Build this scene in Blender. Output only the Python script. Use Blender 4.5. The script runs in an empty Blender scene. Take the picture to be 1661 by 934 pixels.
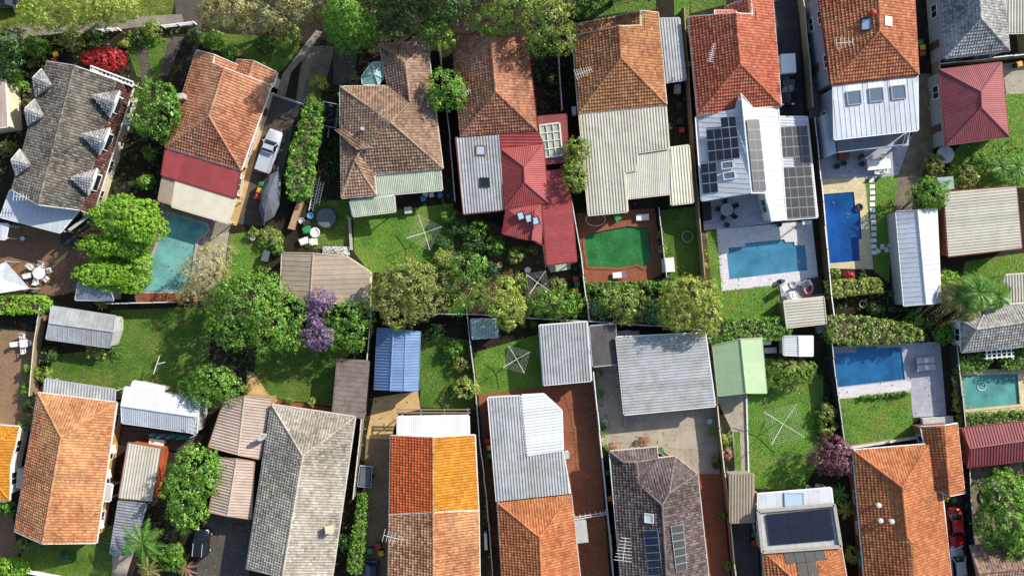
import bpy, math, random
import numpy as np
from mathutils import Vector, Matrix
from mathutils.geometry import tessellate_polygon
R = math.radians
random.seed(7); RNG = np.random.default_rng(11)
sc = bpy.context.scene
COL = sc.collection
# ---------------------------------------------------------------- camera: drone looking straight down from 95 m
H, F, CX, CY = 95.0, 1330.0, 830.5, 467.0
cam_data = bpy.data.cameras.new('camera')
cam_data.sensor_width = 36.0; cam_data.lens = 36.0 * F / 1661.0
cam_data.clip_start = 1.0; cam_data.clip_end = 2000.0
cam = bpy.data.objects.new('camera', cam_data); COL.objects.link(cam)
cam.location = (0, 0, H); cam.rotation_euler = (0, 0, 0)
sc.camera = cam
# ---------------------------------------------------------------- daylight: sky + one sun from the upper right
SUN_EL = R(30.0); SUN_AZ = math.atan2(0.60, 0.80)      # direction towards the sun in the ground plane
world = bpy.data.worlds.new('World'); sc.world = world; world.use_nodes = True
wn = world.node_tree.nodes; wl = world.node_tree.links
for n in list(wn): wn.remove(n)
sky = wn.new('ShaderNodeTexSky'); sky.sky_type = 'NISHITA'; sky.sun_disc = False
sky.sun_elevation = SUN_EL; sky.sun_rotation = math.pi / 2 - SUN_AZ
bg = wn.new('ShaderNodeBackground'); bg.inputs['Strength'].default_value = 0.15
wo = wn.new('ShaderNodeOutputWorld')
wl.new(sky.outputs[0], bg.inputs[0]); wl.new(bg.outputs[0], wo.inputs[0])
sun_d = bpy.data.lights.new('sun', 'SUN'); sun_d.energy = 5.0; sun_d.angle = R(0.53); sun_d.color = (1.0, 0.955, 0.89)
sun = bpy.data.objects.new('sun', sun_d); COL.objects.link(sun)
sdir = Vector((math.cos(SUN_AZ) * math.cos(SUN_EL), math.sin(SUN_AZ) * math.cos(SUN_EL), math.sin(SUN_EL)))
sun.rotation_euler = (-sdir).to_track_quat('-Z', 'Y').to_euler(); sun.location = sdir * 150
sc.view_settings.view_transform = 'Standard'; sc.view_settings.look = 'None'
sc.view_settings.exposure = 0.5; sc.view_settings.gamma = 1.0; sc.view_settings.use_curve_mapping = False
sc.render.engine = 'CYCLES'
sc.cycles.max_bounces = 6; sc.cycles.diffuse_bounces = 3; sc.cycles.glossy_bounces = 2
sc.cycles.transmission_bounces = 4; sc.cycles.transparent_max_bounces = 8
sc.cycles.caustics_reflective = False; sc.cycles.caustics_refractive = False

# ---------------------------------------------------------------- helpers
def P(x, y, z=0.0):
    """photo pixel + height above ground -> point in the place (metres)"""
    k = (H - z) / F
    return Vector(((x - CX) * k, -(y - CY) * k, z))
def lin(c):
    c = c.lstrip('#')
    o = []
    for i in (0, 2, 4):
        s = int(c[i:i + 2], 16) / 255.0
        o.append(s / 12.92 if s <= 0.04045 else ((s + 0.055) / 1.055) ** 2.4)
    return (*o, 1.0)
ORG = {}
class MB:
    def __init__(s): s.v = []; s.f = []; s.r = []
    def add(s, pts, faces, r=0.5):
        b = len(s.v); s.v.extend([tuple(p) for p in pts])
        for f in faces:
            s.f.append([b + i for i in f]); s.r.append(r)
        return s
    def box(s, c, size, rz=0.0, M=None, r=0.5, taper=1.0):
        hx, hy, hz = size[0] / 2, size[1] / 2, size[2] / 2
        cs, sn = math.cos(rz), math.sin(rz); pts = []
        for sz in (-1, 1):
            t = taper if sz > 0 else 1.0
            for sx, sy in ((-1, -1), (1, -1), (1, 1), (-1, 1)):
                x, y = sx * hx * t, sy * hy * t
                p = Vector((c[0] + x * cs - y * sn, c[1] + x * sn + y * cs, c[2] + sz * hz))
                pts.append(M @ p if M is not None else p)
        return s.add(pts, [(0, 3, 2, 1), (4, 5, 6, 7), (0, 1, 5, 4), (1, 2, 6, 5), (2, 3, 7, 6), (3, 0, 4, 7)], r)
    def bar(s, a, b, w, h=None, r=0.5):
        a = Vector(a); b = Vector(b); d = b - a
        if d.length < 1e-6: return s
        h = h or w; d.normalize()
        up = Vector((0, 0, 1)) if abs(d.z) < 0.95 else Vector((1, 0, 0))
        x = d.cross(up).normalized() * (w / 2); y = x.cross(d).normalized() * (h / 2)
        pts = [a - x - y, a + x - y, a + x + y, a - x + y, b - x - y, b + x - y, b + x + y, b - x + y]
        return s.add(pts, [(0, 3, 2, 1), (4, 5, 6, 7), (0, 1, 5, 4), (1, 2, 6, 5), (2, 3, 7, 6), (3, 0, 4, 7)], r)
    def tube(s, path, rad, n=6, r=0.5, cap=True):
        path = [Vector(p) for p in path]; m = len(path)
        if not hasattr(rad, '__len__'): rad = [rad] * m
        pts = []
        for i, p in enumerate(path):
            d = (path[min(i + 1, m - 1)] - path[max(i - 1, 0)]).normalized()
            up = Vector((0, 0, 1)) if abs(d.z) < 0.9 else Vector((1, 0, 0))
            x = d.cross(up).normalized(); y = d.cross(x).normalized()
            for k in range(n):
                a = 2 * math.pi * k / n
                pts.append(p + (x * math.cos(a) + y * math.sin(a)) * rad[i])
        fs = []
        for i in range(m - 1):
            for k in range(n):
                k2 = (k + 1) % n
                fs.append((i * n + k, i * n + k2, (i + 1) * n + k2, (i + 1) * n + k))
        if cap: fs += [tuple(range(n - 1, -1, -1)), tuple(range((m - 1) * n, m * n))]
        return s.add(pts, fs, r)
    def cyl(s, c, rad, h, n=12, r=0.5, top=None):
        return s.tube([c, (c[0], c[1], c[2] + h)], [rad, top if top is not None else rad], n, r)
    def lathe(s, c, prof, n=14, r=0.5):
        pts = []
        for (q, z) in prof:
            for k in range(n):
                a = 2 * math.pi * k / n; pts.append((c[0] + q * math.cos(a), c[1] + q * math.sin(a), c[2] + z))
        fs = []
        for i in range(len(prof) - 1):
            for k in range(n):
                k2 = (k + 1) % n; fs.append((i * n + k, i * n + k2, (i + 1) * n + k2, (i + 1) * n + k))
        m = len(prof)
        if prof[-1][0] > 1e-4: fs.append(tuple(range((m - 1) * n, m * n)))
        if prof[0][0] > 1e-4: fs.append(tuple(range(n - 1, -1, -1)))
        return s.add(pts, fs, r)
    def prism(s, poly, z0, z1, r=0.5):
        n = len(poly); pts = [(p[0], p[1], z0) for p in poly] + [(p[0], p[1], z1) for p in poly]
        a = sum(poly[i][0] * poly[(i + 1) % n][1] - poly[(i + 1) % n][0] * poly[i][1] for i in range(n))
        idx = list(range(n)) if a > 0 else list(range(n - 1, -1, -1))
        fs = [tuple(reversed(idx)), tuple(i + n for i in idx)]
        for q in range(n):
            i, j = idx[q], idx[(q + 1) % n]; fs.append((i, j, j + n, i + n))
        return s.add(pts, fs, r)
    def mesh(s, name, mat, smooth=False, off=None):
        v = np.array(s.v, dtype=float).reshape(-1, 3)
        if off is not None: v = v - np.array(off)
        me = bpy.data.meshes.new(name); me.from_pydata(v.tolist(), [], s.f)
        at = me.attributes.new('rand', 'FLOAT', 'FACE'); at.data.foreach_set('value', np.array(s.r, dtype=np.float32))
        if mat: me.materials.append(mat)
        if smooth: me.shade_smooth()
        return me
    def build(s, name, mat, parent=None, smooth=False, local=False):
        """one mesh object; world-space points unless local"""
        off = None
        if not local:
            if parent is not None: off = ORG.get(parent.name, (0, 0, 0))
            else:
                v = np.array(s.v); off = ((v[:, 0].min() + v[:, 0].max()) / 2, (v[:, 1].min() + v[:, 1].max()) / 2, v[:, 2].min())
        o = bpy.data.objects.new(name, s.mesh(name, mat, smooth, off)); COL.objects.link(o)
        if parent is not None:
            o.parent = parent; ORG[o.name] = ORG.get(parent.name, (0, 0, 0))
        elif off is not None:
            o.location = off; ORG[o.name] = off
        return o
def grid_mesh(name, V, Fq, rnd, mat, parent, smooth=False):
    """fast path: numpy verts, list of equal-sized faces"""
    off = np.array(ORG.get(parent.name, (0, 0, 0))) if parent is not None else np.zeros(3)
    me = bpy.data.meshes.new(name)
    n = Fq.shape[1]; me.vertices.add(len(V)); me.vertices.foreach_set('co', (V - off).astype(np.float32).ravel())
    me.loops.add(Fq.size); me.loops.foreach_set('vertex_index', Fq.astype(np.int32).ravel())
    me.polygons.add(len(Fq)); me.polygons.foreach_set('loop_start', np.arange(0, Fq.size, n, dtype=np.int32))
    me.update(calc_edges=True)
    at = me.attributes.new('rand', 'FLOAT', 'FACE'); at.data.foreach_set('value', rnd.astype(np.float32))
    me.materials.append(mat)
    o = bpy.data.objects.new(name, me); COL.objects.link(o)
    if parent is not None: o.parent = parent; ORG[o.name] = ORG.get(parent.name, (0, 0, 0))
    return o
def tag(o, label=None, cat=None, group=None, kind=None):
    if label: o['label'] = label
    if cat: o['category'] = cat
    if group: o['group'] = group
    if kind: o['kind'] = kind
    return o
def thing(name, label, cat, loc, rz=0.0, group=None):
    o = bpy.data.objects.new(name, None); COL.objects.link(o); o.empty_display_size = 0.3
    o.location = loc; o.rotation_euler = (0, 0, rz); ORG[o.name] = tuple(loc)
    return tag(o, label, cat, group)
def kids(o): return [c for c in bpy.data.objects if c.parent == o]
def copy_tree(o, parent=None, ch=None):
    if ch is None:
        ch = {}
        for c in bpy.data.objects:
            if c.parent: ch.setdefault(c.parent.name, []).append(c)
    c = o.copy(); COL.objects.link(c); c.parent = parent
    for k in ch.get(o.name, []): copy_tree(k, c, ch)
    return c
# ---------------------------------------------------------------- materials
MATS = {}
def nodes(name):
    m = bpy.data.materials.new(name); m.use_nodes = True; nt = m.node_tree
    b = nt.nodes['Principled BSDF']; return m, nt, b
def noise(nt, scale, detail=4.0, rough=0.6, coord=None, stretch=None):
    n = nt.nodes.new('ShaderNodeTexNoise'); n.inputs['Scale'].default_value = scale
    n.inputs['Detail'].default_value = detail; n.inputs['Roughness'].default_value = rough
    g = nt.nodes.new('ShaderNodeNewGeometry')
    if stretch:
        mp = nt.nodes.new('ShaderNodeMapping'); mp.inputs['Scale'].default_value = stretch
        nt.links.new(g.outputs['Position'], mp.inputs[0]); nt.links.new(mp.outputs[0], n.inputs['Vector'])
    else: nt.links.new(g.outputs['Position'], n.inputs['Vector'])
    return n.outputs['Fac']
def ramp(nt, fac, stops):
    r = nt.nodes.new('ShaderNodeValToRGB'); e = r.color_ramp.elements
    while len(e) < len(stops): e.new(0.5)
    for i, (p, c) in enumerate(stops): e[i].position = p; e[i].color = c if not isinstance(c, str) else lin(c)
    nt.links.new(fac, r.inputs[0]); return r.outputs[0]
def mix(nt, fac, a, b, mode='MIX'):
    m = nt.nodes.new('ShaderNodeMix'); m.data_type = 'RGBA'; m.blend_type = mode
    for sock, val in ((m.inputs[0], fac), (m.inputs[6], a), (m.inputs[7], b)):
        if isinstance(val, str): sock.default_value = lin(val)
        elif isinstance(val, (tuple, float, int)): sock.default_value = val
        else: nt.links.new(val, sock)
    return m.outputs[2]
def attr(nt, name='rand'):
    a = nt.nodes.new('ShaderNodeAttribute'); a.attribute_name = name; return a.outputs['Fac']
def bump(nt, b, h, strength=0.4, dist=0.03):
    n = nt.nodes.new('ShaderNodeBump'); n.inputs['Strength'].default_value = strength; n.inputs['Distance'].default_value = dist
    nt.links.new(h, n.inputs['Height']); nt.links.new(n.outputs[0], b.inputs['Normal'])
GREY5 = (0.5, 0.5, 0.5, 1)
def m_plain(key, c, rough=0.6, metal=0.0, var=0.25, spec=0.4):
    """painted or plain surface with faint dirt"""
    if key in MATS: return MATS[key]
    m, nt, b = nodes(key)
    f = ramp(nt, noise(nt, 1.7, 6, 0.65), [(0.3, (1 - var,) * 3 + (1,)), (0.65, (1, 1, 1, 1))])
    nt.links.new(mix(nt, 1.0, c, f, 'MULTIPLY'), b.inputs['Base Color'])
    b.inputs['Roughness'].default_value = rough; b.inputs['Metallic'].default_value = metal
    b.inputs['Specular IOR Level'].default_value = spec
    MATS[key] = m; return m
def m_tile(key, c1, c2, c3, lichen='#b9ab86', lic=0.25, big=0.9):
    """roof tiles: every tile its own tint, dark weathering and pale lichen in patches"""
    m, nt, b = nodes(key); k = 0.95 if 'new' in key else 0.84; ds = 0.02 if 'new' in key else 0.13
    def adj(c):
        q = lin(c); g = sum(q[:3]) / 3; return tuple((x * (1 - ds) + g * ds) * k for x in q[:3]) + (1.0,)
    c1, c2, c3 = adj(c1), adj(c2), adj(c3)
    base = ramp(nt, attr(nt), [(0.0, c1), (0.55, c2), (1.0, c3)])
    w = ramp(nt, noise(nt, 0.35, 5, 0.65), [(0.32, (1 - big * 0.45,) * 3 + (1,)), (0.62, (1.05, 1.05, 1.05, 1))])
    base = mix(nt, 1.0, base, w, 'MULTIPLY')
    l = ramp(nt, noise(nt, 3.1, 6, 0.75), [(0.52, (0, 0, 0, 1)), (0.72, (lic * 2.2,) * 3 + (1,))])
    base = mix(nt, l, base, lichen)
    fd = ramp(nt, noise(nt, 0.16, 4, 0.6), [(0.42, (0, 0, 0, 1)), (0.66, (lic * 0.85,) * 3 + (1,))]); base = mix(nt, fd, base, lichen)
    dk = ramp(nt, noise(nt, 1.1, 8, 0.8), [(0.5, (0, 0, 0, 1)), (0.7, (0.68,) * 3 + (1,))]); base = mix(nt, dk, base, tuple(x * 0.35 for x in c1[:3]) + (1.0,))
    nt.links.new(base, b.inputs['Base Color']); b.inputs['Roughness'].default_value = 0.8
    b.inputs['Specular IOR Level'].default_value = 0.25
    MATS[key] = m; return m
def m_metal(key, c, dirt='#6b6558', amt=0.35, rough=0.5):
    """painted or galvanised sheet: sheet-by-sheet tint, dirt blotches and streaks"""
    m, nt, b = nodes(key)
    t = ramp(nt, attr(nt), [(0.0, (0.86, 0.86, 0.86, 1)), (1.0, (1.06, 1.06, 1.06, 1))])
    base = mix(nt, 1.0, c, t, 'MULTIPLY')
    d = ramp(nt, noise(nt, 0.8, 7, 0.72), [(0.42, (0, 0, 0, 1)), (0.78, (amt * 1.7,) * 3 + (1,))])
    base = mix(nt, d, base, dirt)
    d2 = ramp(nt, noise(nt, 4.5, 5, 0.75), [(0.5, (0, 0, 0, 1)), (0.78, (amt * 1.0,) * 3 + (1,))])
    base = mix(nt, d2, base, dirt)
    rs = ramp(nt, noise(nt, 0.5, 9, 0.82), [(0.6, (0, 0, 0, 1)), (0.72, (amt * 1.1,) * 3 + (1,))]); base = mix(nt, rs, base, '#7a5a42')
    nt.links.new(base, b.inputs['Base Color']); b.inputs['Roughness'].default_value = rough
    b.inputs['Specular IOR Level'].default_value = 0.35
    MATS[key] = m; return m
def m_ground(key, cols, scale=0.5, fine=9.0, rough=0.95, bs=0.6, bd=0.04, fine_amt=0.55):
    m, nt, b = nodes(key)
    n1 = noise(nt, scale, 6, 0.7); n2 = noise(nt, fine, 5, 0.75)
    k = len(cols); base = ramp(nt, n1, [(0.28 + 0.44 * i / (k - 1), c) for i, c in enumerate(cols)])
    f = ramp(nt, n2, [(0.3, (1 - fine_amt,) * 3 + (1,)), (0.7, (1 + fine_amt * 0.5,) * 3 + (1,))])
    if 'lawn' in key:
        dr = ramp(nt, noise(nt, 0.42, 7, 0.72), [(0.47, (0, 0, 0, 1)), (0.72, (0.75,) * 3 + (1,))]); base = mix(nt, dr, base, '#84803f')
    nt.links.new(mix(nt, 1.0, base, f, 'MULTIPLY'), b.inputs['Base Color'])
    b.inputs['Roughness'].default_value = rough; b.inputs['Specular IOR Level'].default_value = 0.15
    bump(nt, b, n2, bs, bd); MATS[key] = m; return m
def m_pave(key, c1, c2, mortar, bw, bh, rot=0.0, ms=0.02, stain='#3a352d', amt=0.4, rough=0.85):
    """small paving units too fine to pick apart, with joints and stains"""
    m, nt, b = nodes(key)
    g = nt.nodes.new('ShaderNodeNewGeometry'); mp = nt.nodes.new('ShaderNodeMapping')
    mp.inputs['Rotation'].default_value = (0, 0, rot); nt.links.new(g.outputs['Position'], mp.inputs[0])
    br = nt.nodes.new('ShaderNodeTexBrick'); nt.links.new(mp.outputs[0], br.inputs['Vector'])
    br.inputs['Color1'].default_value = lin(c1); br.inputs['Color2'].default_value = lin(c2); br.inputs['Mortar'].default_value = lin(mortar)
    br.inputs['Scale'].default_value = 1.0; br.inputs['Brick Width'].default_value = bw; br.inputs['Row Height'].default_value = bh
    br.inputs['Mortar Size'].default_value = ms; br.inputs['Bias'].default_value = 0.1
    s = ramp(nt, noise(nt, 0.6, 7, 0.72), [(0.42, (0, 0, 0, 1)), (0.75, (amt,) * 3 + (1,))])
    f = ramp(nt, noise(nt, 7.0, 4, 0.7), [(0.3, (0.72, 0.72, 0.72, 1)), (0.7, (1.1, 1.1, 1.1, 1))])
    c = mix(nt, 1.0, mix(nt, s, br.outputs['Color'], stain), f, 'MULTIPLY')
    nt.links.new(c, b.inputs['Base Color']); b.inputs['Roughness'].default_value = rough
    b.inputs['Specular IOR Level'].default_value = 0.2
    bump(nt, b, br.outputs['Fac'], -0.5, 0.01); MATS[key] = m; return m
def m_leaf(key, dark, mid, light, trans=0.3, dry=None):
    m = bpy.data.materials.new(key); m.use_nodes = True; nt = m.node_tree
    for n in list(nt.nodes): nt.nodes.remove(n)
    c = ramp(nt, attr(nt), [(0.0, dark), (0.5, mid), (1.0, light)])
    if dry:
        s = ramp(nt, noise(nt, 0.55, 3, 0.6), [(0.5, (0, 0, 0, 1)), (0.68, (0.8, 0.8, 0.8, 1))]); c = mix(nt, s, c, dry)
    pv = ramp(nt, noise(nt, 0.7, 4, 0.65), [(0.34, (0.72, 0.74, 0.7, 1)), (0.6, (1.02, 1.0, 0.98, 1)), (0.76, (1.22, 1.1, 0.95, 1))]); c = mix(nt, 1.0, c, pv, 'MULTIPLY')
    if 'grass' in key:
        dr = ramp(nt, noise(nt, 0.42, 7, 0.72), [(0.44, (0, 0, 0, 1)), (0.7, (0.9,) * 3 + (1,))]); c = mix(nt, dr, c, '#9a9450')
    d = nt.nodes.new('ShaderNodeBsdfDiffuse'); t = nt.nodes.new('ShaderNodeBsdfTranslucent')
    gl = nt.nodes.new('ShaderNodeBsdfGlossy'); gl.inputs['Roughness'].default_value = 0.5
    gl.inputs['Color'].default_value = (0.6, 0.65, 0.6, 1)
    nt.links.new(c, d.inputs[0]); nt.links.new(mix(nt, 1.0, c, (1.25, 1.2, 0.5, 1), 'MULTIPLY'), t.inputs[0])
    m1 = nt.nodes.new('ShaderNodeMixShader'); m1.inputs[0].default_value = trans
    nt.links.new(d.outputs[0], m1.inputs[1]); nt.links.new(t.outputs[0], m1.inputs[2])
    m2 = nt.nodes.new('ShaderNodeMixShader'); m2.inputs[0].default_value = 0.045
    nt.links.new(m1.outputs[0], m2.inputs[1]); nt.links.new(gl.outputs[0], m2.inputs[2])
    o = nt.nodes.new('ShaderNodeOutputMaterial'); nt.links.new(m2.outputs[0], o.inputs[0])
    MATS[key] = m; return m
def m_glass(key, c, rough=0.08):
    m, nt, b = nodes(key); b.inputs['Base Color'].default_value = lin(c); b.inputs['Roughness'].default_value = rough
    b.inputs['Specular IOR Level'].default_value = 0.8; MATS[key] = m; return m
def m_water(key, tint, body=0.0, bodycol='#2e7d46', ripple=0.12, strength=0.08):
    """pool water: see-through tinted layer over the basin, sky reflection, optional cloudy body"""
    m = bpy.data.materials.new(key); m.use_nodes = True; nt = m.node_tree
    for n in list(nt.nodes): nt.nodes.remove(n)
    tr = nt.nodes.new('ShaderNodeBsdfTransparent'); tr.inputs[0].default_value = lin(tint)
    df = nt.nodes.new('ShaderNodeBsdfDiffuse')
    nt.links.new(mix(nt, ramp(nt, noise(nt, 0.45, 4, 0.6), [(0.35, (0, 0, 0, 1)), (0.7, (1, 1, 1, 1))]), bodycol, tuple(x * 0.55 for x in lin(bodycol)[:3]) + (1,)), df.inputs[0])
    gl = nt.nodes.new('ShaderNodeBsdfGlossy'); gl.inputs['Roughness'].default_value = 0.05
    fr = nt.nodes.new('ShaderNodeFresnel'); fr.inputs['IOR'].default_value = 1.33
    bp = nt.nodes.new('ShaderNodeBump'); bp.inputs['Strength'].default_value = strength; bp.inputs['Distance'].default_value = 0.1
    nt.links.new(noise(nt, 1.0 / ripple * 0.4, 3, 0.6), bp.inputs['Height'])
    nt.links.new(bp.outputs[0], gl.inputs['Normal']); nt.links.new(bp.outputs[0], fr.inputs['Normal'])
    m0 = nt.nodes.new('ShaderNodeMixShader'); m0.inputs[0].default_value = body
    nt.links.new(tr.outputs[0], m0.inputs[1]); nt.links.new(df.outputs[0], m0.inputs[2])
    m1 = nt.nodes.new('ShaderNodeMixShader'); nt.links.new(fr.outputs[0], m1.inputs[0])
    nt.links.new(m0.outputs[0], m1.inputs[1]); nt.links.new(gl.outputs[0], m1.inputs[2])
    o = nt.nodes.new('ShaderNodeOutputMaterial'); nt.links.new(m1.outputs[0], o.inputs[0])
    MATS[key] = m; return m
# roof tiles
m_tile('tile_charcoal', '#443e37', '#645c52', '#88806f', '#bdb5a0', 0.28)
m_tile('tile_maroon', '#4e2a22', '#5f3429', '#6e4034', '#8a6a58', 0.15)
m_tile('tile_rust', '#a4593a', '#bd6f47', '#cb8458', '#d9b487', 0.3)
m_tile('tile_mauve', '#7c5a47', '#987258', '#ae8c72', '#c9b090', 0.25)
m_tile('tile_brown', '#8f5136', '#ab6743', '#bf7f58', '#cda481', 0.3)
m_tile('tile_amber', '#9a5632', '#b06c3c', '#c2844c', '#d9ad74', 0.25)
m_tile('tile_red', '#ae4a2c', '#be5c38', '#cc7448', '#da9a78', 0.15, 0.5)
m_tile('tile_terracotta', '#a8502c', '#bb6638', '#cc8048', '#d8a274', 0.2, 0.6)
m_tile('tile_grey', '#6f6c66', '#8f8b84', '#a9a59c', '#cfcabc', 0.4)
m_tile('tile_orange_old', '#b2653a', '#c87c46', '#d59156', '#dcb983', 0.35)
m_tile('tile_stone', '#8f8474', '#aa9e8c', '#bdb29f', '#d6cdb9', 0.35)
m_tile('tile_orange_new', '#b4502a', '#c45e2c', '#cc6a34', '#d98a4c', 0.05, 0.2)
m_tile('tile_gold_new', '#b4741e', '#c28024', '#cc8c30', '#cf9a4c', 0.08, 0.3)
m_tile('tile_speckled', '#7f4a34', '#b47a4e', '#cf9d6c', '#dcb78a', 0.4)
m_tile('tile_plum', '#4c3f3c', '#665450', '#826f68', '#a8988e', 0.22)
m_tile('tile_clay', '#ae5a2c', '#c06e36', '#cc8246', '#d8995f', 0.15, 0.5)
m_tile('tile_dusk', '#7a5a4a', '#9a7460', '#b08a72', '#c9ab8c', 0.3)
m_tile('tile_wet', '#6a6664', '#8a8684', '#a4a09c', '#d8d5cc', 0.5)
# metal sheets
m_metal('zinc', '#a3a5a4', '#6c6558', 0.4); m_metal('zinc_dark', '#8f9294', '#55504a', 0.5)
m_metal('white_sheet', '#c4c7cb', '#8b8a85', 0.25); m_metal('cream_sheet', '#bab4a4', '#8b8068', 0.3)
m_metal('ivory_sheet', '#d8d0b6', '#a0957a', 0.25); m_metal('red_sheet', '#9a4341', '#6a2a28', 0.3, 0.55)
m_metal('maroon_sheet', '#8a4647', '#5d2c2c', 0.3, 0.5); m_metal('beige_sheet', '#b9a696', '#7d6657', 0.35)
m_metal('taupe_sheet', '#a3937f', '#6d6152', 0.3); m_metal('sage_sheet', '#a9b29c', '#6d745f', 0.4)
m_metal('mint_sheet', '#a3b88e', '#7c8b6c', 0.25); m_metal('blue_sheet', '#6d86a8', '#4c5a6c', 0.3)
m_metal('teal_sheet', '#8fa69d', '#5c6a64', 0.3); m_metal('grey_sheet', '#8d9097', '#5d5d5d', 0.3)
m_metal('dark_sheet', '#55504c', '#2f2c2a', 0.5, 0.7); m_metal('rust_sheet', '#7b7068', '#5a3f31', 0.6, 0.75)
m_metal('white_poly', '#d2d3cf', '#b7b3a0', 0.2, 0.4); m_metal('slate_sheet', '#7e8790', '#50555a', 0.4)
m_metal('clear_poly', '#aeb39c', '#6b6c5a', 0.3, 0.3); m_metal('aqua_poly', '#8fb0a5', '#6f8a80', 0.25, 0.2)
# trim, walls
for k, c in dict(white='#e4e2dc', cream='#d8cbaa', sand='#c9ab74', ochre='#c4954a', brickwall='#8f5f48', redbrick='#864a38', greywall='#9a9a9c', bluegrey='#7f8794',
                 paleblue='#b4bcc6', dark='#2c2b2b', black='#141416', brown='#5b4433', tan='#a98a64', gutter='#cfc8ba', maroontrim='#7c2f2c', steel='#a9adb0',
                 copper='#8a5a40', navy='#252b38', skyblue='#4f86b0', pink='#d9828e', leafgreen='#2f8a4a', binred='#b5332c', binyellow='#dba522', bingreen='#2c7a48',
                 bindark='#26322b', timber='#8d7a62', palegrey='#b5b3ae', lattice='#d6d3ca', rubber='#1b1b1c', stone='#a49a8b', concrete_wall='#a8a094', orangewall='#b5572c',
                 tarp='#5c6168', teal='#2f7d72', plaster='#d2c6ad').items():
    m_plain(k, c, 0.65)
m_plain('carred', '#b0211f', 0.25, 0.0, 0.06, 0.6); m_plain('carsilver', '#c4c8cc', 0.28, 0.3, 0.06, 0.6)
m_plain('carblack', '#1a1c21', 0.2, 0.0, 0.06, 0.6); m_plain('carwhite', '#e2e3e2', 0.28, 0.0, 0.06, 0.5); m_plain('carnavy', '#262a3a', 0.2, 0.0, 0.06, 0.6)
m_glass('glass', '#1c232b'); m_glass('skylight', '#5d6c7a', 0.05); m_glass('paleglass', '#9fb4c4', 0.1)
m_glass('lamp', '#e6e3da', 0.2); m_glass('redlamp', '#8c1512', 0.2); m_glass('panel_black', '#1b1e2b', 0.22); m_glass('panel_brown', '#37342f', 0.35)
# grounds
m_ground('soil', ['#1f1b15', '#2c261c', '#383226', '#282b18'], 0.45, 6.0, fine_amt=0.6)
m_ground('lawn', ['#3c5622', '#4a6c24', '#5c7e2e', '#4a6626'], 0.4, 7.0, bs=1.0, bd=0.12, fine_amt=0.6)
m_ground('lawn_bright', ['#486e28', '#58842a', '#6c9638', '#5c7e2c'], 0.4, 7.0, bs=1.0, bd=0.12, fine_amt=0.55)
m_ground('lawn_rough', ['#3a4a1a', '#556a22', '#768636', '#8b8a4a'], 0.7, 7.0, bs=1.0, bd=0.12, fine_amt=0.6)
m_pave('concrete', '#958b7c', '#8a8072', '#5d564c', 2.6, 2.6, 0.1, 0.014, '#5a5248', 0.6)
m_pave('concrete_pale', '#b2a692', '#a99d8a', '#7e7464', 2.8, 2.8, 0.09, 0.014, '#7a6d58', 0.6)
m_pave('concrete_dark', '#5f5850', '#575049', '#35302b', 2.4, 2.4, 0.1, 0.016, '#38332d', 0.7)
m_ground('asphalt', ['#33323a', '#3c3b42', '#46444a'], 0.5, 8.0, fine_amt=0.3, bs=0.2, bd=0.01)
m_ground('gravel', ['#5d5446', '#7b705d', '#8f846f'], 0.8, 8.0, fine_amt=0.55, bs=0.8, bd=0.04)
m_ground('sandpave', ['#a98c5c', '#bfa06c', '#ccb07c'], 0.6, 6.0, fine_amt=0.25, bs=0.2, bd=0.01)
m_ground('mulch', ['#3c2f22', '#574532', '#6b573f'], 0.9, 7.0, fine_amt=0.6, bs=1.0, bd=0.06)
m_pave('brick_red', '#b0623f', '#985233', '#6e5240', 0.23, 0.115, 0.05)
m_pave('brick_brown', '#a27b5e', '#8e6a4f', '#65503c', 0.23, 0.115, 0.3)
m_pave('brick_tan', '#ac8a69', '#98785a', '#6f5a45', 0.23, 0.115, 0.1)
m_pave('paver_orange', '#b8743d', '#a4632f', '#6e4a30', 0.4, 0.4, 0.05, 0.015)
m_pave('paver_grey', '#b9b9bf', '#a7a7b0', '#8a8a90', 0.6, 0.4, 0.08, 0.012, '#77757a', 0.3)
m_pave('paver_mauve', '#adacb2', '#a3a2a8', '#8f8e94', 0.6, 0.6, 0.06, 0.012, '#7d7b86', 0.25)
m_pave('paver_cream', '#d8c8a0', '#cbb98f', '#a5956f', 0.5, 0.5, 0.08, 0.012, '#9a8a68', 0.3)
m_pave('paver_white', '#d9d4d2', '#cdc7c6', '#b0aaa8', 0.6, 0.6, 0.08, 0.01, '#a8a2a0', 0.2)
m_pave('decking', '#5e5049', '#4f443f', '#2c2725', 2.4, 0.14, 0.1, 0.012)
m_pave('pool_plaster', '#cfe4e6', '#c6dde0', '#b4cfd4', 0.3, 0.3, 0.0, 0.006, '#8fbccb', 0.2)
m_pave('pool_blue', '#94caf2', '#8ec4ee', '#82b8e4', 0.3, 0.3, 0.0, 0.006, '#3c7cc0', 0.2)
m_pave('pool_step', '#2c4f96', '#294a8e', '#274686', 0.3, 0.3, 0.0, 0.006, '#274686', 0.1)
m_pave('pool_green', '#3f8f58', '#3a8752', '#357d4c', 0.3, 0.3, 0.0, 0.006, '#24563a', 0.5)
m_water('water_teal', '#b4e6e0', 0.55, '#98e0d6', strength=.3); m_water('water_green', '#5f9c62', 0.66, '#3f8c4c', strength=.35)
m_water('water_blue', '#bceafa', 0.36, '#74c8ea', strength=.3); m_water('water_deep', '#a6d4ff', 0.26, '#3e94f2', strength=.3); m_water('water_court', '#aadcfa', 0.26, '#4caaea', strength=.35); m_water('water_jade', '#a4dcd4', 0.55, '#7ccabe', strength=.3)
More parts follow.
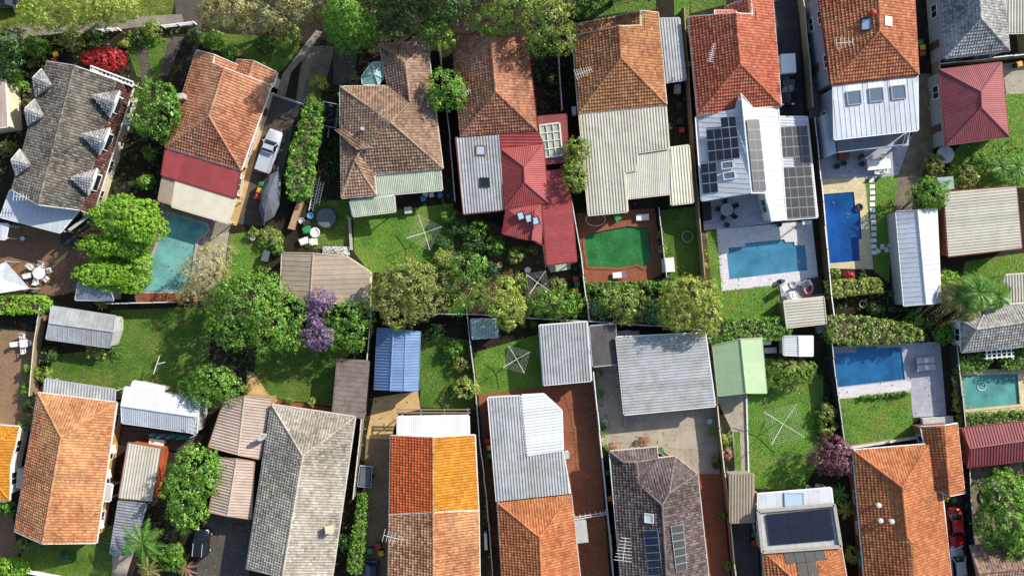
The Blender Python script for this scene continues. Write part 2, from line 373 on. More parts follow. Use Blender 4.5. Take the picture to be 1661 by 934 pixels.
# foliage
m_leaf('leaf_lime', '#558c16', '#88b82c', '#b6d858'); m_leaf('leaf_green', '#335a1a', '#62922c', '#a0c052')
m_leaf('leaf_fresh', '#386a1e', '#6a9c32', '#a6c658'); m_leaf('leaf_dark', '#1f3a18', '#3c5e26', '#64883e')
m_leaf('leaf_olive', '#57652c', '#869048', '#b6b870'); m_leaf('leaf_khaki', '#80804c', '#b2ac70', '#dcd4a4')
m_leaf('leaf_yellow', '#6a8628', '#9cae46', '#cfce7c'); m_leaf('leaf_mixed', '#40681f', '#7c9a38', '#bec46c', dry='#a89e68')
m_leaf('leaf_autumn', '#566820', '#88963e', '#babb68', dry='#b4a074'); m_leaf('leaf_blue', '#1f4c34', '#34724a', '#589464')
m_leaf('bloom_red', '#8e1420', '#c22a34', '#e0505a', 0.2); m_leaf('bloom_purple', '#5e4a68', '#866a8e', '#b296b8', 0.2)
m_leaf('bloom_plum', '#4e2434', '#784454', '#ac868c', 0.2); m_leaf('bloom_pink', '#8f5a4a', '#b98a76', '#d8b8a4', 0.2)
m_leaf('grass_blade', '#466226', '#5e8230', '#869e48', 0.2); m_leaf('grass_dry', '#4a5a22', '#6c7c34', '#98985a', 0.2)
m_leaf('leaf_litter', '#4a3a22', '#7d6a3e', '#b0a070', 0.15)
m_leaf('frond', '#3a6a1e', '#5f9430', '#98b850', 0.25); m_leaf('frond_dry', '#6b7434', '#94944a', '#b9ae72', 0.25)
m_plain('bark', '#5d4c3c', 0.9, 0, 0.4); m_plain('bark_pale', '#8a7a68', 0.9, 0, 0.4)
# ---------------------------------------------------------------- roof surfaces
def newell(pts):
    n = Vector((0, 0, 0))
    for i, a in enumerate(pts):
        b = pts[(i + 1) % len(pts)]
        n += Vector(((a.y - b.y) * (a.z + b.z), (a.z - b.z) * (a.x + b.x), (a.x - b.x) * (a.y + b.y)))
    return n.normalized()
def area2(p): return 0.5 * sum(p[i][0] * p[(i + 1) % len(p)][1] - p[(i + 1) % len(p)][0] * p[i][1] for i in range(len(p)))
def convex_pieces(p):
    if area2(p) < 0: p = p[::-1]
    n = len(p)
    ok = all((p[(i + 1) % n][0] - p[i][0]) * (p[(i + 2) % n][1] - p[(i + 1) % n][1]) - (p[(i + 1) % n][1] - p[i][1]) * (p[(i + 2) % n][0] - p[(i + 1) % n][0]) > -0.05 for i in range(n))
    if ok: return [p]
    out = []
    for t in tessellate_polygon([[Vector((a, b, 0)) for a, b in p]]):
        q = [p[i] for i in t]
        if abs(area2(q)) > 1e-3: out.append(q if area2(q) > 0 else q[::-1])
    return out
def clip(poly, hp):
    for (a, b, c) in hp:
        out = []; n = len(poly)
        for i in range(n):
            p, q = poly[i], poly[(i + 1) % n]
            dp, dq = a * p[0] + b * p[1] - c, a * q[0] + b * q[1] - c
            if dp <= 0: out.append(p)
            if (dp < 0 < dq) or (dq < 0 < dp):
                t = dp / (dp - dq); out.append(tuple(p[k] + (q[k] - p[k]) * t for k in range(3)))
        poly = out
        if len(poly) < 3: return []
    return poly
TILE = ([0, .35, .7, 1.0], [0.0, .048, .008, 0.0])
def surf(mb, pts, style='tile', ribdir=None, cu=.31, cv=.37):
    """lay real tiles or real sheet ribs over one roof plane"""
    n = newell(pts)
    if n.z < 0: pts = pts[::-1]; n = -n
    Z = Vector((0, 0, 1)); v = Z - n * n.z
    if ribdir is not None:
        v = Vector((ribdir[0], -ribdir[1], 0)); v = v - n * v.dot(n)
    elif v.length < 1e-3: v = Vector((0, 1, 0)) - n * n.y
    v.normalize(); u = v.cross(n)
    d = sum(p.dot(n) for p in pts) / len(pts)
    p2 = [(p.dot(u), p.dot(v)) for p in pts]
    o = n * d
    W = lambda a, b, h: o + u * a + v * b + n * h
    for piece in convex_pieces(p2):
        m = len(piece); hp = []
        for i in range(m):
            (x0, y0), (x1, y1) = piece[i], piece[(i + 1) % m]
            a, b = (y1 - y0), -(x1 - x0); L = math.hypot(a, b)
            if L > 1e-6: hp.append((a / L, b / L, (a * x0 + b * y0) / L))
        us = [q[0] for q in piece]; vs = [q[1] for q in piece]
        if style == 'tile':
            t, h = TILE
            for j in range(math.floor(min(vs) / cv), math.ceil(max(vs) / cv)):
                v0, v1 = j * cv, (j + 1) * cv
                for i in range(math.floor(min(us) / cu), math.ceil(max(us) / cu)):
                    u0 = i * cu; u1 = u0 + cu
                    full = True; skip = False
                    for (a, b, c) in hp:
                        s = (a * u0 + b * v0 - c > 0) + (a * u1 + b * v0 - c > 0) + (a * u1 + b * v1 - c > 0) + (a * u0 + b * v1 - c > 0)
                        if s == 4: skip = True; break
                        if s: full = False
                    if skip: continue
                    rv = random.random(); lift = random.uniform(0.085, 0.125)
                    up = [(u0 + cu * a, v0, b + lift) for a, b in zip(t, h)]; dn = [(u0 + cu * a, v1, b + 0.005) for a, b in zip(t, h)]
                    if full:
                        pp = [W(*q) for q in up] + [W(*q) for q in dn] + [W(u0, v0, 0), W(u1, v0, 0)]
                        mb.add(pp, [(0, 1, 5, 4), (1, 2, 6, 5), (2, 3, 7, 6), (8, 9, 3, 2, 1, 0)], rv)
                    else:
                        for k in range(3):
                            q = clip([up[k], up[k + 1], dn[k + 1], dn[k]], hp)
                            if q: mb.add([W(*e) for e in q], [tuple(range(len(q)))], rv)
        else:
            if style == 'corr': pitch, tt, hh = .33, [0, .42, .58, .84, 1.0], [0, 0, .062, .062, 0]
            elif style == 'wave': pitch, tt, hh = .21, [0, .25, .5, .75, 1.0], [0, .022, .034, .022, 0]
            elif style == 'seam': pitch, tt, hh = .55, [0, .9, .92, .98, 1.0], [0, 0, .035, .035, 0]
            else: pitch, tt, hh = 1.2, [0, .985, .99, 1.0], [0, 0, .012, 0]
            v0, v1 = min(vs) - .1, max(vs) + .1
            rv = random.random()
            for i in range(math.floor(min(us) / pitch), math.ceil(max(us) / pitch)):
                if i % 3 == 0: rv = random.random()
                for k in range(len(tt) - 1):
                    a, b = (i + tt[k]) * pitch, (i + tt[k + 1]) * pitch
                    q = clip([(a, v0, hh[k] + .02), (b, v0, hh[k + 1] + .02), (b, v1, hh[k + 1] + .02), (a, v1, hh[k] + .02)], hp)
                    if q: mb.add([W(*e) for e in q], [tuple(range(len(q)))], rv)
def caps(mb, a, b, w=.15, pale=None):
    d = b - a; L = d.length
    if L < .3: return
    d.normalize(); up = Vector((0, 0, 1)); x = d.cross(up).normalized(); y = x.cross(d).normalized()
    n = max(1, int(L / .42)); s = L / n
    for i in range(n):
        p, q = a + d * (i * s), a + d * ((i + 1) * s + .03); rv = random.random() if pale is None else pale
        ring = []
        for c, k in ((p, 1.0), (q, .82)):
            for ang in (0, 45, 90, 135, 180):
                ring.append(c + x * (w * k * math.cos(R(ang))) + y * (w * .95 * k * math.sin(R(ang)) + .02))
        mb.add(ring, [(j, j + 1, j + 6, j + 5) for j in range(4)] + [(4, 3, 2, 1, 0)], rv)
def inset(loop, d):
    n = len(loop); out = []
    for i in range(n):
        p0, p1, p2 = loop[i - 1], loop[i], loop[(i + 1) % n]
        e0 = Vector((p1.x - p0.x, p1.y - p0.y)); e1 = Vector((p2.x - p1.x, p2.y - p1.y))
        if e0.length < 1e-6 or e1.length < 1e-6: out.append(p1.copy()); continue
        e0.normalize(); e1.normalize(); n0 = Vector((-e0.y, e0.x)); n1 = Vector((-e1.y, e1.x))
        b = n0 + n1; k = max(.45, 1 + n0.dot(n1)); b = b * (d / k)
        out.append(Vector((p1.x + b.x, p1.y + b.y, p1.z)))
    return out
WIN = {}
def window_proto():
    if WIN: return
    f = MB()
    for s in (-1, 1): f.box((0.0, s * .72, 0), (.1, .08, 1.25)); f.box((0, 0, s * .6), (.1, 1.4, .08))
    f.box((0, 0, 0), (.09, .05, 1.2))
    WIN['f'] = f.mesh('window', MATS['white']); WIN['p'] = MB().box((-.005, 0, 0), (.05, 1.42, 1.2)).mesh('pane', MATS['glass'])
    WIN['s'] = MB().box((.06, 0, -.68), (.2, 1.6, .07)).mesh('sill', MATS['concrete_wall'])
    WIN['d'] = MB().box((.01, 0, 0), (.08, .86, 2.05)).mesh('door', MATS['brown']); WIN['h'] = MB().box((.08, .32, 0), (.06, .05, .14)).mesh('handle', MATS['steel'])
def put(name, me, parent, loc, rz=0.0):
    o = bpy.data.objects.new(name, me); COL.objects.link(o); o.parent = parent; o.location = loc; o.rotation_euler = (0, 0, rz); return o
def walls(root, loop, d, mat, z0=0.0, wins=True):
    if area2([(p.x, p.y) for p in loop]) < 0: loop = loop[::-1]
    lp = inset(loop, d); n = len(lp); mb = MB(); org = Vector(ORG[root.name])
    for i in range(n):
        a, b = lp[i], lp[(i + 1) % n]
        mb.add([(a.x, a.y, z0), (b.x, b.y, z0), (b.x, b.y, b.z - .16), (a.x, a.y, a.z - .16)], [(0, 1, 2, 3)])
    mb.build('wall', MATS[mat], root)
    if not wins: return
    window_proto(); door = wins == 'nodoor'
    for i in range(n):
        a, b = lp[i], lp[(i + 1) % n]; e = Vector((b.x - a.x, b.y - a.y)); L = e.length
        if L < 2.2: continue
        e.normalize(); nr = Vector((e.y, -e.x)); mid = Vector(((a.x + b.x) / 2, (a.y + b.y) / 2))
        if nr.dot(-mid) < 10 or max(a.z, b.z) < 2.5: continue
        k = max(1, min(5, int(L / 3.3))); rz = math.atan2(nr.y, nr.x)
        for st in range(2 if min(a.z, b.z) > 5 else 1):
            for q in range(k):
                c = Vector((a.x, a.y)) + e * (L * (q + .5) / k) + nr * .02
                if not door and k > 1 and q == k // 2:
                    o = put('door', WIN['d'], root, Vector((c.x, c.y, 1.06)) - org, rz); put('handle', WIN['h'], o, (0, 0, 0)); door = True; continue
                o = put('window', WIN['f'], root, Vector((c.x, c.y, 1.55 + 2.7 * st)) - org, rz)
                put('pane', WIN['p'], o, (0, 0, 0)); put('sill', WIN['s'], o, (0, 0, 0))
def add_roof(root, V, faces, mat, style='tile', support='walls', wall='brickwall', eave=.5, rib=None, gut='gutter', capm=None, pale=None, cu=.31, cv=.37, wins=True, caps_on=True, thick=.16, z0=0.0):
    """one roof over the thing root: roof deck > tiles or sheets, ridge caps, gutters; plus what carries it"""
    pt = {k: P(*c) for k, c in V.items()}
    fl = []
    for f in faces:
        n = newell([pt[k] for k in f]); fl.append(f if n.z > 0 else f[::-1])
    deck = MB(); tl = MB()
    for f in fl:
        q = [pt[k] for k in f]; m = len(q); nf = newell(q); df = sum(p.dot(nf) for p in q) / m
        q = [Vector((p.x, p.y, (df - nf.x * p.x - nf.y * p.y) / nf.z)) for p in q]      # one true plane per roof face
        deck.add([p - Vector((0, 0, .03)) for p in q] + [p - Vector((0, 0, thick)) for p in q],
                 [tuple(range(m)), tuple(range(2 * m - 1, m - 1, -1))] + [(i, i + m, (i + 1) % m + m, (i + 1) % m) for i in range(m)])
        surf(tl, q, style, rib, cu, cv)
    rf = deck.build('roof', MATS['white' if gut is None else gut], root)
    if tl.f:
        o = tl.build('roof_tiles' if style == 'tile' else 'roof_sheeting', MATS[mat], rf); o['kind'] = 'stuff'
    ed = {}
    for fi, f in enumerate(fl):
        for i in range(len(f)): ed.setdefault(frozenset((f[i], f[(i + 1) % len(f)])), []).append((f[i], f[(i + 1) % len(f)], fi))
    cp = MB(); bd = {}
    for k, l in ed.items():
        a, b = pt[l[0][0]], pt[l[0][1]]
        if len(l) >= 2:
            n0 = newell([pt[c] for c in fl[l[0][2]]]); cen = sum((pt[c] for c in fl[l[1][2]]), Vector((0, 0, 0))) / len(fl[l[1][2]])
            if (cen - a).dot(n0) < -.02 and caps_on: caps(cp, a, b, .15 if style == 'tile' else .11, pale)
        else: bd[l[0][0]] = l[0][1]
    if cp.f:
        o = cp.build('ridge_capping', MATS[capm or mat], rf); o['kind'] = 'stuff'
    loops = []; left = dict(bd)
    while left:
        s = next(iter(left)); lp = [s]; k = left.pop(s)
        while k != s and k in left: lp.append(k); k = left.pop(k)
        if len(lp) >= 3: loops.append([pt[c] for c in lp])
    lowest = min(p.z for p in pt.values())
    for lp in loops:
        m = len(lp)
        for i in range(m):
            a, b = lp[i], lp[(i + 1) % m]; e = b - a
            if e.length < .6: continue
            o2 = Vector((e.y, -e.x, 0)).normalized()
            if abs(e.z) < .3:
                g = MB(); g.bar(a + o2 * .06 + Vector((0, 0, -.06)), b + o2 * .06 + Vector((0, 0, -.06)), .13, .12); g.build('gutter', MATS[gut or 'white'], rf)
            else:
                g = MB(); g.bar(a + o2 * .03 + Vector((0, 0, -.02)), b + o2 * .03 + Vector((0, 0, -.02)), .07, .24); g.build('barge_board', MATS[gut or 'white'], rf)
        if support == 'walls': walls(root, lp, eave, wall, z0, wins)
        elif support == 'posts':
            for p in inset(lp if area2([(q.x, q.y) for q in lp]) > 0 else lp[::-1], .18):
                MB().box((p.x, p.y, (p.z - .15 + z0) / 2), (.1, .1, p.z - .15 - z0)).build('post', MATS[gut or 'steel'], root)
    return rf
def house(name, label, cat, V, faces, mat, **kw):
    ps = [P(c[0], c[1], 0) for c in V.values()]; c = sum(ps, Vector((0, 0, 0))) / len(ps)
    root = thing(name, label, cat, (c.x, c.y, 0), group=kw.pop('group', None))
    add_roof(root, V, faces, mat, **kw)
    return root
def onp(x, y, tri, lift=0.0):
    """where the sight line through photo pixel (x, y) meets the plane of three (px, py, z) points"""
    a, b, c = [P(*t) for t in tri]; n = (b - a).cross(c - a).normalized()
    if n.z < 0: n = -n
    o = Vector((0, 0, H)); d = P(x, y, 0) - o; t = (a + n * lift - o).dot(n) / d.dot(n); return o + d * t, n
def frame_on(n, dirpx):
    v = Vector((dirpx[0], -dirpx[1], 0)); v = (v - n * v.dot(n)).normalized(); u = v.cross(n); return u, v
def skylight(label, x, y, tri, w, h, dirpx, glass='skylight', frame='dark', group='roof windows', name='skylight', lift=.1):
    p, n = onp(x, y, tri, .05); u, v = frame_on(n, dirpx); M = Matrix.Translation(p) @ Matrix((u, v, n)).transposed().to_4x4()
    t = thing(name, label, 'skylight', p, group=group)
    f = MB()
    for s in (-1, 1): f.box((s * (w / 2), 0, lift / 2), (.1, h + .1, lift + .06), M=M); f.box((0, s * (h / 2), lift / 2), (w - .1, .1, lift + .06), M=M)
    f.build('frame', MATS[frame], t); MB().box((0, 0, lift * .5), (w - .09, h - .09, lift * .6), M=M).build('pane', MATS[glass], t)
    return t
def solar(label, quad, tri, cols, rows, mask=None, mat='panel_black', group='solar arrays', name='solar_array', fr='steel'):
    """quad: photo corners TL TR BR BL; every panel is a part"""
    C = [onp(x, y, tri, .14)[0] for x, y in quad]; n = onp(quad[0][0], quad[0][1], tri)[1]
    cen = sum(C, Vector((0, 0, 0))) / 4
    t = thing(name, label, 'solar panels', cen - n * .1, group=group)
    def at(a, b): return (C[0] * (1 - a) + C[1] * a) * (1 - b) + (C[3] * (1 - a) + C[2] * a) * b
    gx, gy = .012 / (C[1] - C[0]).length, .012 / (C[3] - C[0]).length
    for i in range(cols):
        for j in range(rows):
            if mask and (i, j) not in mask: continue
            q = [at(i / cols + gx, j / rows + gy), at((i + 1) / cols - gx, j / rows + gy), at((i + 1) / cols - gx, (j + 1) / rows - gy), at(i / cols + gx, (j + 1) / rows - gy)]
            q = q[::-1]
            m = MB(); m.add([p - n * .04 for p in q] + [p for p in q], [(3, 2, 1, 0), (4, 5, 6, 7), (0, 1, 5, 4), (1, 2, 6, 5), (2, 3, 7, 6), (3, 0, 4, 7)])
            pan = m.build('solar_panel', MATS[fr], t)
            cc = sum(q, Vector((0, 0, 0))) / 4; r = [cc + (p - cc) * .945 + n * .006 for p in q]
            MB().add(r, [(0, 1, 2, 3)], random.random()).build('cell_face', MATS[mat], pan)
    return t
# ---------------------------------------------------------------- ground zones
ZL = [0.0]; LAID = []
def flat(name, poly, mat, label=None, cat=None, kind='structure', holes=(), z=None, thick=0.0, group=None):
    if z is None:                      # each sheet lies 4 mm above whatever it overlaps
        bx = (min(p[0] for p in poly), max(p[0] for p in poly), min(p[1] for p in poly), max(p[1] for p in poly))
        lv = 1 + max([l for b, l in LAID if b[0] < bx[1] and bx[0] < b[1] and b[2] < bx[3] and bx[2] < b[3]], default=0)
        LAID.append((bx, lv)); z = .004 * lv; ZL[0] = max(ZL[0], z)
    loops = [[P(x, y, z) for x, y in poly]] + [[P(x, y, z) for x, y in h] for h in holes]
    flatpts = [p for l in loops for p in l]; tr = tessellate_polygon(loops)
    mb = MB()
    fs = []
    for t in tr:
        a, b, c = [flatpts[i] for i in t]
        fs.append(tuple(t) if (b - a).cross(c - a).z > 0 else tuple(reversed(t)))
    mb.add(flatpts, fs)
    if thick:
        l = loops[0]; m = len(l)
        mb.add([p for p in l] + [p - Vector((0, 0, thick)) for p in l], [(i, (i + 1) % m, (i + 1) % m + m, i + m) for i in range(m)])
    return tag(mb.build(name, MATS[mat]), label, cat, group, kind)
# ---------------------------------------------------------------- foliage
def unit(a): return a / np.maximum(np.linalg.norm(a, axis=1, keepdims=True), 1e-9)
def leaves(cp, cn, clump, leaf, per, spread=.85, rb=0.0, crnd=None, slim=.62):
    """leaf quads around clump centres cp with outward normals cn"""
    N = len(cp)
    if crnd is None: crnd = RNG.random(N)
    i = np.repeat(np.arange(N), per); M = len(i)
    o = unit(RNG.normal(size=(M, 3)) + cn[i] * .9); rad = clump * (.35 + .75 * RNG.random((M, 1)))
    p = cp[i] + o * rad * np.array([1, 1, spread])
    nn = unit(o * .6 + cn[i] * .5 + RNG.normal(size=(M, 3)) * .42 + np.array([0, 0, .15]))
    t = unit(np.cross(nn, RNG.normal(size=(M, 3)))); b = np.cross(nn, t)
    s = leaf * (.35 + 1.15 * RNG.random((M, 1)) ** 1.6) * .56
    V = np.stack([p - t * s, p - b * s * slim, p + t * s, p + b * s * slim], 1).reshape(-1, 3)
    Fq = np.arange(M * 4).reshape(-1, 4)
    return V, Fq, np.clip(crnd[i] * .62 + RNG.random(M) * .38 + rb, 0, 1)
def lobes_clumps(lobes, clump, dens=1.0, zmin=-.45, gap=0.12):
    CP, CN = [], []
    for k, (x, y, z, a, b, c) in enumerate(lobes):
        area = 4 * math.pi * ((a * b) ** 1.6 / 3 + (a * c) ** 1.6 / 3 + (b * c) ** 1.6 / 3) ** (1 / 1.6)
        n = max(6, int(dens * area * .8 / (clump * clump * 1.5)))
        d = unit(RNG.normal(size=(n, 3))); d = d[d[:, 2] > zmin]
        q = 1 + .10 * np.sin(d[:, 0] * 5.1 + k * 1.7) * np.cos(d[:, 1] * 4.3 + 2 * k) + .08 * np.sin(d[:, 2] * 9 + d[:, 0] * 7 + k) + .06 * np.sin(d[:, 1] * 13 + k * 3)
        inner = RNG.random(len(d)) < .22
        q = q * np.where(inner, .55 + .35 * RNG.random(len(d)), .86 + .18 * RNG.random(len(d)))
        s = np.array([a, b, c]); p = np.array([x, y, z]) + d * s * q[:, None]; nn = unit(d / s)
        keep = RNG.random(len(d)) > gap
        for j, (x2, y2, z2, a2, b2, c2) in enumerate(lobes):
            if j != k: keep &= (((p - np.array([x2, y2, z2])) / np.array([a2, b2, c2])) ** 2).sum(1) > .62
        CP.append(p[keep]); CN.append(nn[keep])
    return np.concatenate(CP), np.concatenate(CN)
def crown(lobes, mat, parent, clump=.42, leaf=.26, per=13, dens=1.0, name='crown', gap=.12, zmin=-.45, slim=.62, core=True):
    cp, cn = lobes_clumps(lobes, clump, dens * 1.15, zmin, gap * .7)
    V, Fq, r = leaves(cp, cn, clump, leaf * .74, int(per * 1.6), slim=slim)
    if core:                                             # leaves deeper in the crown, so that it reads as a full mass
        cp2, cn2 = lobes_clumps([(a, b, c, d * .8, e * .8, f * .8) for a, b, c, d, e, f in lobes], clump * 1.3, .9, -.1, gap * .6)
        V2, F2, r2 = leaves(cp2, cn2, clump * 1.1, leaf * 1.35, 9, slim=max(slim, .5))
        Fq = np.concatenate([Fq, F2 + len(V)]); V = np.concatenate([V, V2]); r = np.concatenate([r, r2])
    return grid_mesh(name, V, Fq, r, MATS[mat], parent)
def tree(name, label, cat, lob, mat, base=None, clump=.42, leaf=.26, per=13, dens=1.0, trunk=.16, gap=.12, group=None, bark='bark', extra=None, slim=.62):
    """lob: list of (px, py, z centre, rx px, ry px, rz m)"""
    L = []
    for (x, y, z, a, b, c) in lob:
        p = P(x, y, z); k = (H - z) / F; L.append((p.x, p.y, p.z, a * k, b * k, c))
    if base is None:
        w = sum(l[3] * l[4] for l in L); bx = sum(l[0] * l[3] * l[4] for l in L) / w; by = sum(l[1] * l[3] * l[4] for l in L) / w
    else: q = P(*base); bx, by = q.x, q.y
    t = thing(name, label, cat, (bx, by, 0), group=group)
    zt = min(l[2] for l in L)
    tk = MB(); j = lambda s: random.uniform(-s, s)
    fork = Vector((bx + j(.15), by + j(.15), max(.3, zt * .45)))
    tk.tube([(bx, by, -.1), (bx + j(.05), by + j(.05), fork.z * .5), fork], [trunk * 1.35, trunk, trunk * .85], 7)
    for l in L:
        e = Vector((l[0], l[1], l[2] + l[5] * .25))
        for m in range(3 if l[3] > 1.2 else 1):
            q = e + Vector((j(.5) * l[3], j(.5) * l[4], j(.3) * l[5])); mid = fork.lerp(q, .5) + Vector((j(.2), j(.2), -.1))
            tk.tube([fork, mid, q], [trunk * .6, trunk * .38, trunk * .12], 5)
    tk.build('trunk', MATS[bark], t)
    crown(L, mat, t, clump, leaf, per, dens, gap=gap, slim=slim)
    if extra:
        for (lb, m2, nm) in extra:
            L2 = []
            for (x, y, z, a, b, c) in lb:
                p = P(x, y, z); k = (H - z) / F; L2.append((p.x, p.y, p.z, a * k, b * k, c))
            crown(L2, m2, t, clump * .8, leaf * .8, per, dens, name=nm, gap=gap)
    return t
def shrub(label, x, y, r, h, mat, cat='shrub', name='shrub', ry=None, n=3, clump=.3, leaf=.2, per=12, dens=1.0, group='garden shrubs'):
    """a low bushy plant of a few lobes"""
    ry = ry or r; lob = [(x, y, h * .5, r * .8, ry * .8, h * .5)]
    for i in range(n):
        a = random.uniform(0, 6.28); lob.append((x + math.cos(a) * r * .45, y + math.sin(a) * ry * .45, h * random.uniform(.4, .62), r * .5, ry * .5, h * .38))
    return tree(name, label, cat, lob, mat, base=(x, y, 0), clump=clump, leaf=leaf, per=per, dens=dens, trunk=.05, group=group)
def hedge(label, poly, h, mat, name='hedge', group='clipped hedges', clump=.26, leaf=.19, per=10, dens=1.0, ragged=.12):
    q = [P(x, y, h) for x, y in poly]
    if area2([(p.x, p.y) for p in q]) < 0: q = q[::-1]
    c = sum(q, Vector((0, 0, 0))) / len(q); t = thing(name, label, 'hedge', (c.x, c.y, 0), group=group)
    A = abs(area2([(p.x, p.y) for p in q])); n = int(dens * A / (clump * clump * 1.1)); CP, CN = [], []
    tri = tessellate_polygon([q]); ar = [abs(area2([(q[i].x, q[i].y) for i in tt])) for tt in tri]; pr = np.array(ar) / sum(ar)
    ch = RNG.choice(len(tri), n, p=pr); a, b = RNG.random(n), RNG.random(n); fl = a + b > 1; a[fl] = 1 - a[fl]; b[fl] = 1 - b[fl]
    T = np.array([[tuple(q[i]) for i in tt] for tt in tri])[ch]
    p = T[:, 0] + (T[:, 1] - T[:, 0]) * a[:, None] + (T[:, 2] - T[:, 0]) * b[:, None]; p[:, 2] += RNG.uniform(-ragged * 1.6, ragged, n) - clump * .4
    CP.append(p); CN.append(np.tile([0, 0, 1.0], (n, 1)))
    for i in range(len(q)):
        s, e = q[i], q[(i + 1) % len(q)]; L = (e - s).length; m = int(dens * L * h / (clump * clump * 1.3)); tt = RNG.random((m, 1)); zz = RNG.random(m) ** .7 * h
        d = Vector((e.y - s.y, s.x - e.x, 0)).normalized()
        pp = np.array(s) * (1 - tt) + np.array(e) * tt; pp[:, 2] = np.minimum(zz, h - clump * .5); pp[:, :2] += np.array([d.x, d.y]) * RNG.uniform(-ragged * 1.5, ragged * .5, (m, 1)) - np.array([d.x, d.y]) * clump * .4
        CP.append(pp); CN.append(np.tile(np.array([d.x, d.y, .35]), (m, 1)))
    V, Fq, r = leaves(np.concatenate(CP), unit(np.concatenate(CN)), clump, leaf, per)
    grid_mesh('foliage', V, Fq, r, MATS[mat], t)
    qi = inset(q, .3); MB().prism([(v.x, v.y) for v in qi], 0, h * .8).build('stems', MATS['bark'], t)
    return t
def cover(label, poly, mat, h=.35, dens=1.5, name='ground_cover', clump=.28, leaf=.19, per=9):
    """low uncountable planting"""
    q = [P(x, y, 0) for x, y in poly]; A = abs(area2([(p.x, p.y) for p in q])); n = int(dens * A * 2.4)
    tri = tessellate_polygon([q]); ar = [abs(area2([(q[i].x, q[i].y) for i in tt])) for tt in tri]; pr = np.array(ar) / sum(ar)
    ch = RNG.choice(len(tri), n, p=pr); a, b = RNG.random(n), RNG.random(n); fl = a + b > 1; a[fl] = 1 - a[fl]; b[fl] = 1 - b[fl]
    T = np.array([[tuple(q[i]) for i in tt] for tt in tri])[ch]
    p = T[:, 0] + (T[:, 1] - T[:, 0]) * a[:, None] + (T[:, 2] - T[:, 0]) * b[:, None]
    w = np.sin(p[:, 0] * 1.3 + 1) * np.cos(p[:, 1] * 1.1) + RNG.normal(size=n) * .6; k = w > -.35; p = p[k]
    p[:, 2] = h * (.2 + .8 * RNG.random(len(p))) * np.clip(.6 + w[k] * .5, .3, 1.6)
    V, Fq, r = leaves(p, np.tile([0, 0, 1.0], (len(p), 1)), clump, leaf, per)
    o = grid_mesh(name, V, Fq, r, MATS[mat], None); return tag(o, label, 'plants', kind='stuff')
def frond_mesh(L, droop, w, mat, n=22):
    mb = MB(); pts = []
    for i in range(n + 1):
        t = i / n; pts.append(Vector((L * t * (1 - .12 * t), 0, L * (.38 * t - droop * t * t))))
    mb.tube(pts[::3] + [pts[-1]], [.035] * (len(pts[::3])) + [.01], 4, .3)
    for i in range(2, n + 1):
        t = i / n; ll = w * (math.sin(math.pi * min(1, t * .9 + .1)) ** .6) * random.uniform(.8, 1.1)
        for s in (-1, 1):
            a = pts[i]; tip = a + Vector((ll * .45, s * ll, -ll * .35)); b = a + Vector((.06, 0, 0)); k = Vector((L / n * .55, 0, 0))
            mb.add([a - k * .3, a + k, tip], [(0, 1, 2) if s > 0 else (0, 2, 1)], random.random())
    return mb.mesh('frond', MATS[mat])
def palm(label, x, y, h, L, mat, n=16, droop=.55, w=.55, name='palm_tree', group=None, tr=.16, cat='palm tree'):
    p = P(x, y, h); t = thing(name, label, cat, (p.x, p.y, 0), group=group)
    tk = MB(); tk.tube([(p.x, p.y, -.1), (p.x + .08, p.y, h * .5), (p.x, p.y, h)], [tr * 1.3, tr, tr * .9], 8); tk.build('trunk', MATS['bark_pale'], t)
    ms = [frond_mesh(L * s, droop * d, w, mat) for s, d in ((1, 1), (.85, 1.4), (.92, .6))]
    for i in range(n):
        o = put('frond', ms[i % 3], t, (0, 0, h)); o.rotation_euler = (random.uniform(-.2, .2), random.uniform(-.25, .25), 2 * math.pi * i / n + random.uniform(-.2, .2))
    return t
# ---------------------------------------------------------------- fences and site furniture
def fence(label, pts, h=1.8, mat='timber', cap='lattice', name='fence', w=.05, bay=2.6, group=None):
    q = [P(x, y, 0) for x, y in pts]; c = sum(q, Vector((0, 0, 0))) / len(q); t = thing(name, label, 'fence', (c.x, c.y, 0), group=group)
    for a, b in zip(q, q[1:]):
        L = (b - a).length; n = max(1, round(L / bay)); d = (b - a) / n; rz = math.atan2(d.y, d.x)
        for i in range(n):
            p, e = a + d * i, a + d * (i + 1); m = (p + e) / 2
            hh = h + random.uniform(-.03, .03)
            sx = Vector((-d.y, d.x, 0)).normalized() * random.uniform(-.05, .05); u = d.normalized() * .045
            p0, p1, q0, q1 = p + u, e - u, p + u + sx + Vector((0, 0, hh + random.uniform(-.04, .04))), e - u + sx * random.uniform(.2, 1.2) + Vector((0, 0, hh)); s2 = Vector((-d.y, d.x, 0)).normalized() * w / 2
            MB().add([p0 - s2, p1 - s2, p1 + s2, p0 + s2, q0 - s2, q1 - s2, q1 + s2, q0 + s2], [(0, 3, 2, 1), (4, 5, 6, 7), (0, 1, 5, 4), (1, 2, 6, 5), (2, 3, 7, 6), (3, 0, 4, 7)]).build('panel', MATS[mat], t)
            MB().bar(q0 + Vector((0, 0, .022)), q1 + Vector((0, 0, .022)), w + .06, .04).build('top_rail', MATS[cap], t)
            MB().box((p.x, p.y, h / 2 + .03), (.09, .1, h + .06), rz).build('post', MATS[mat], t)
    return t
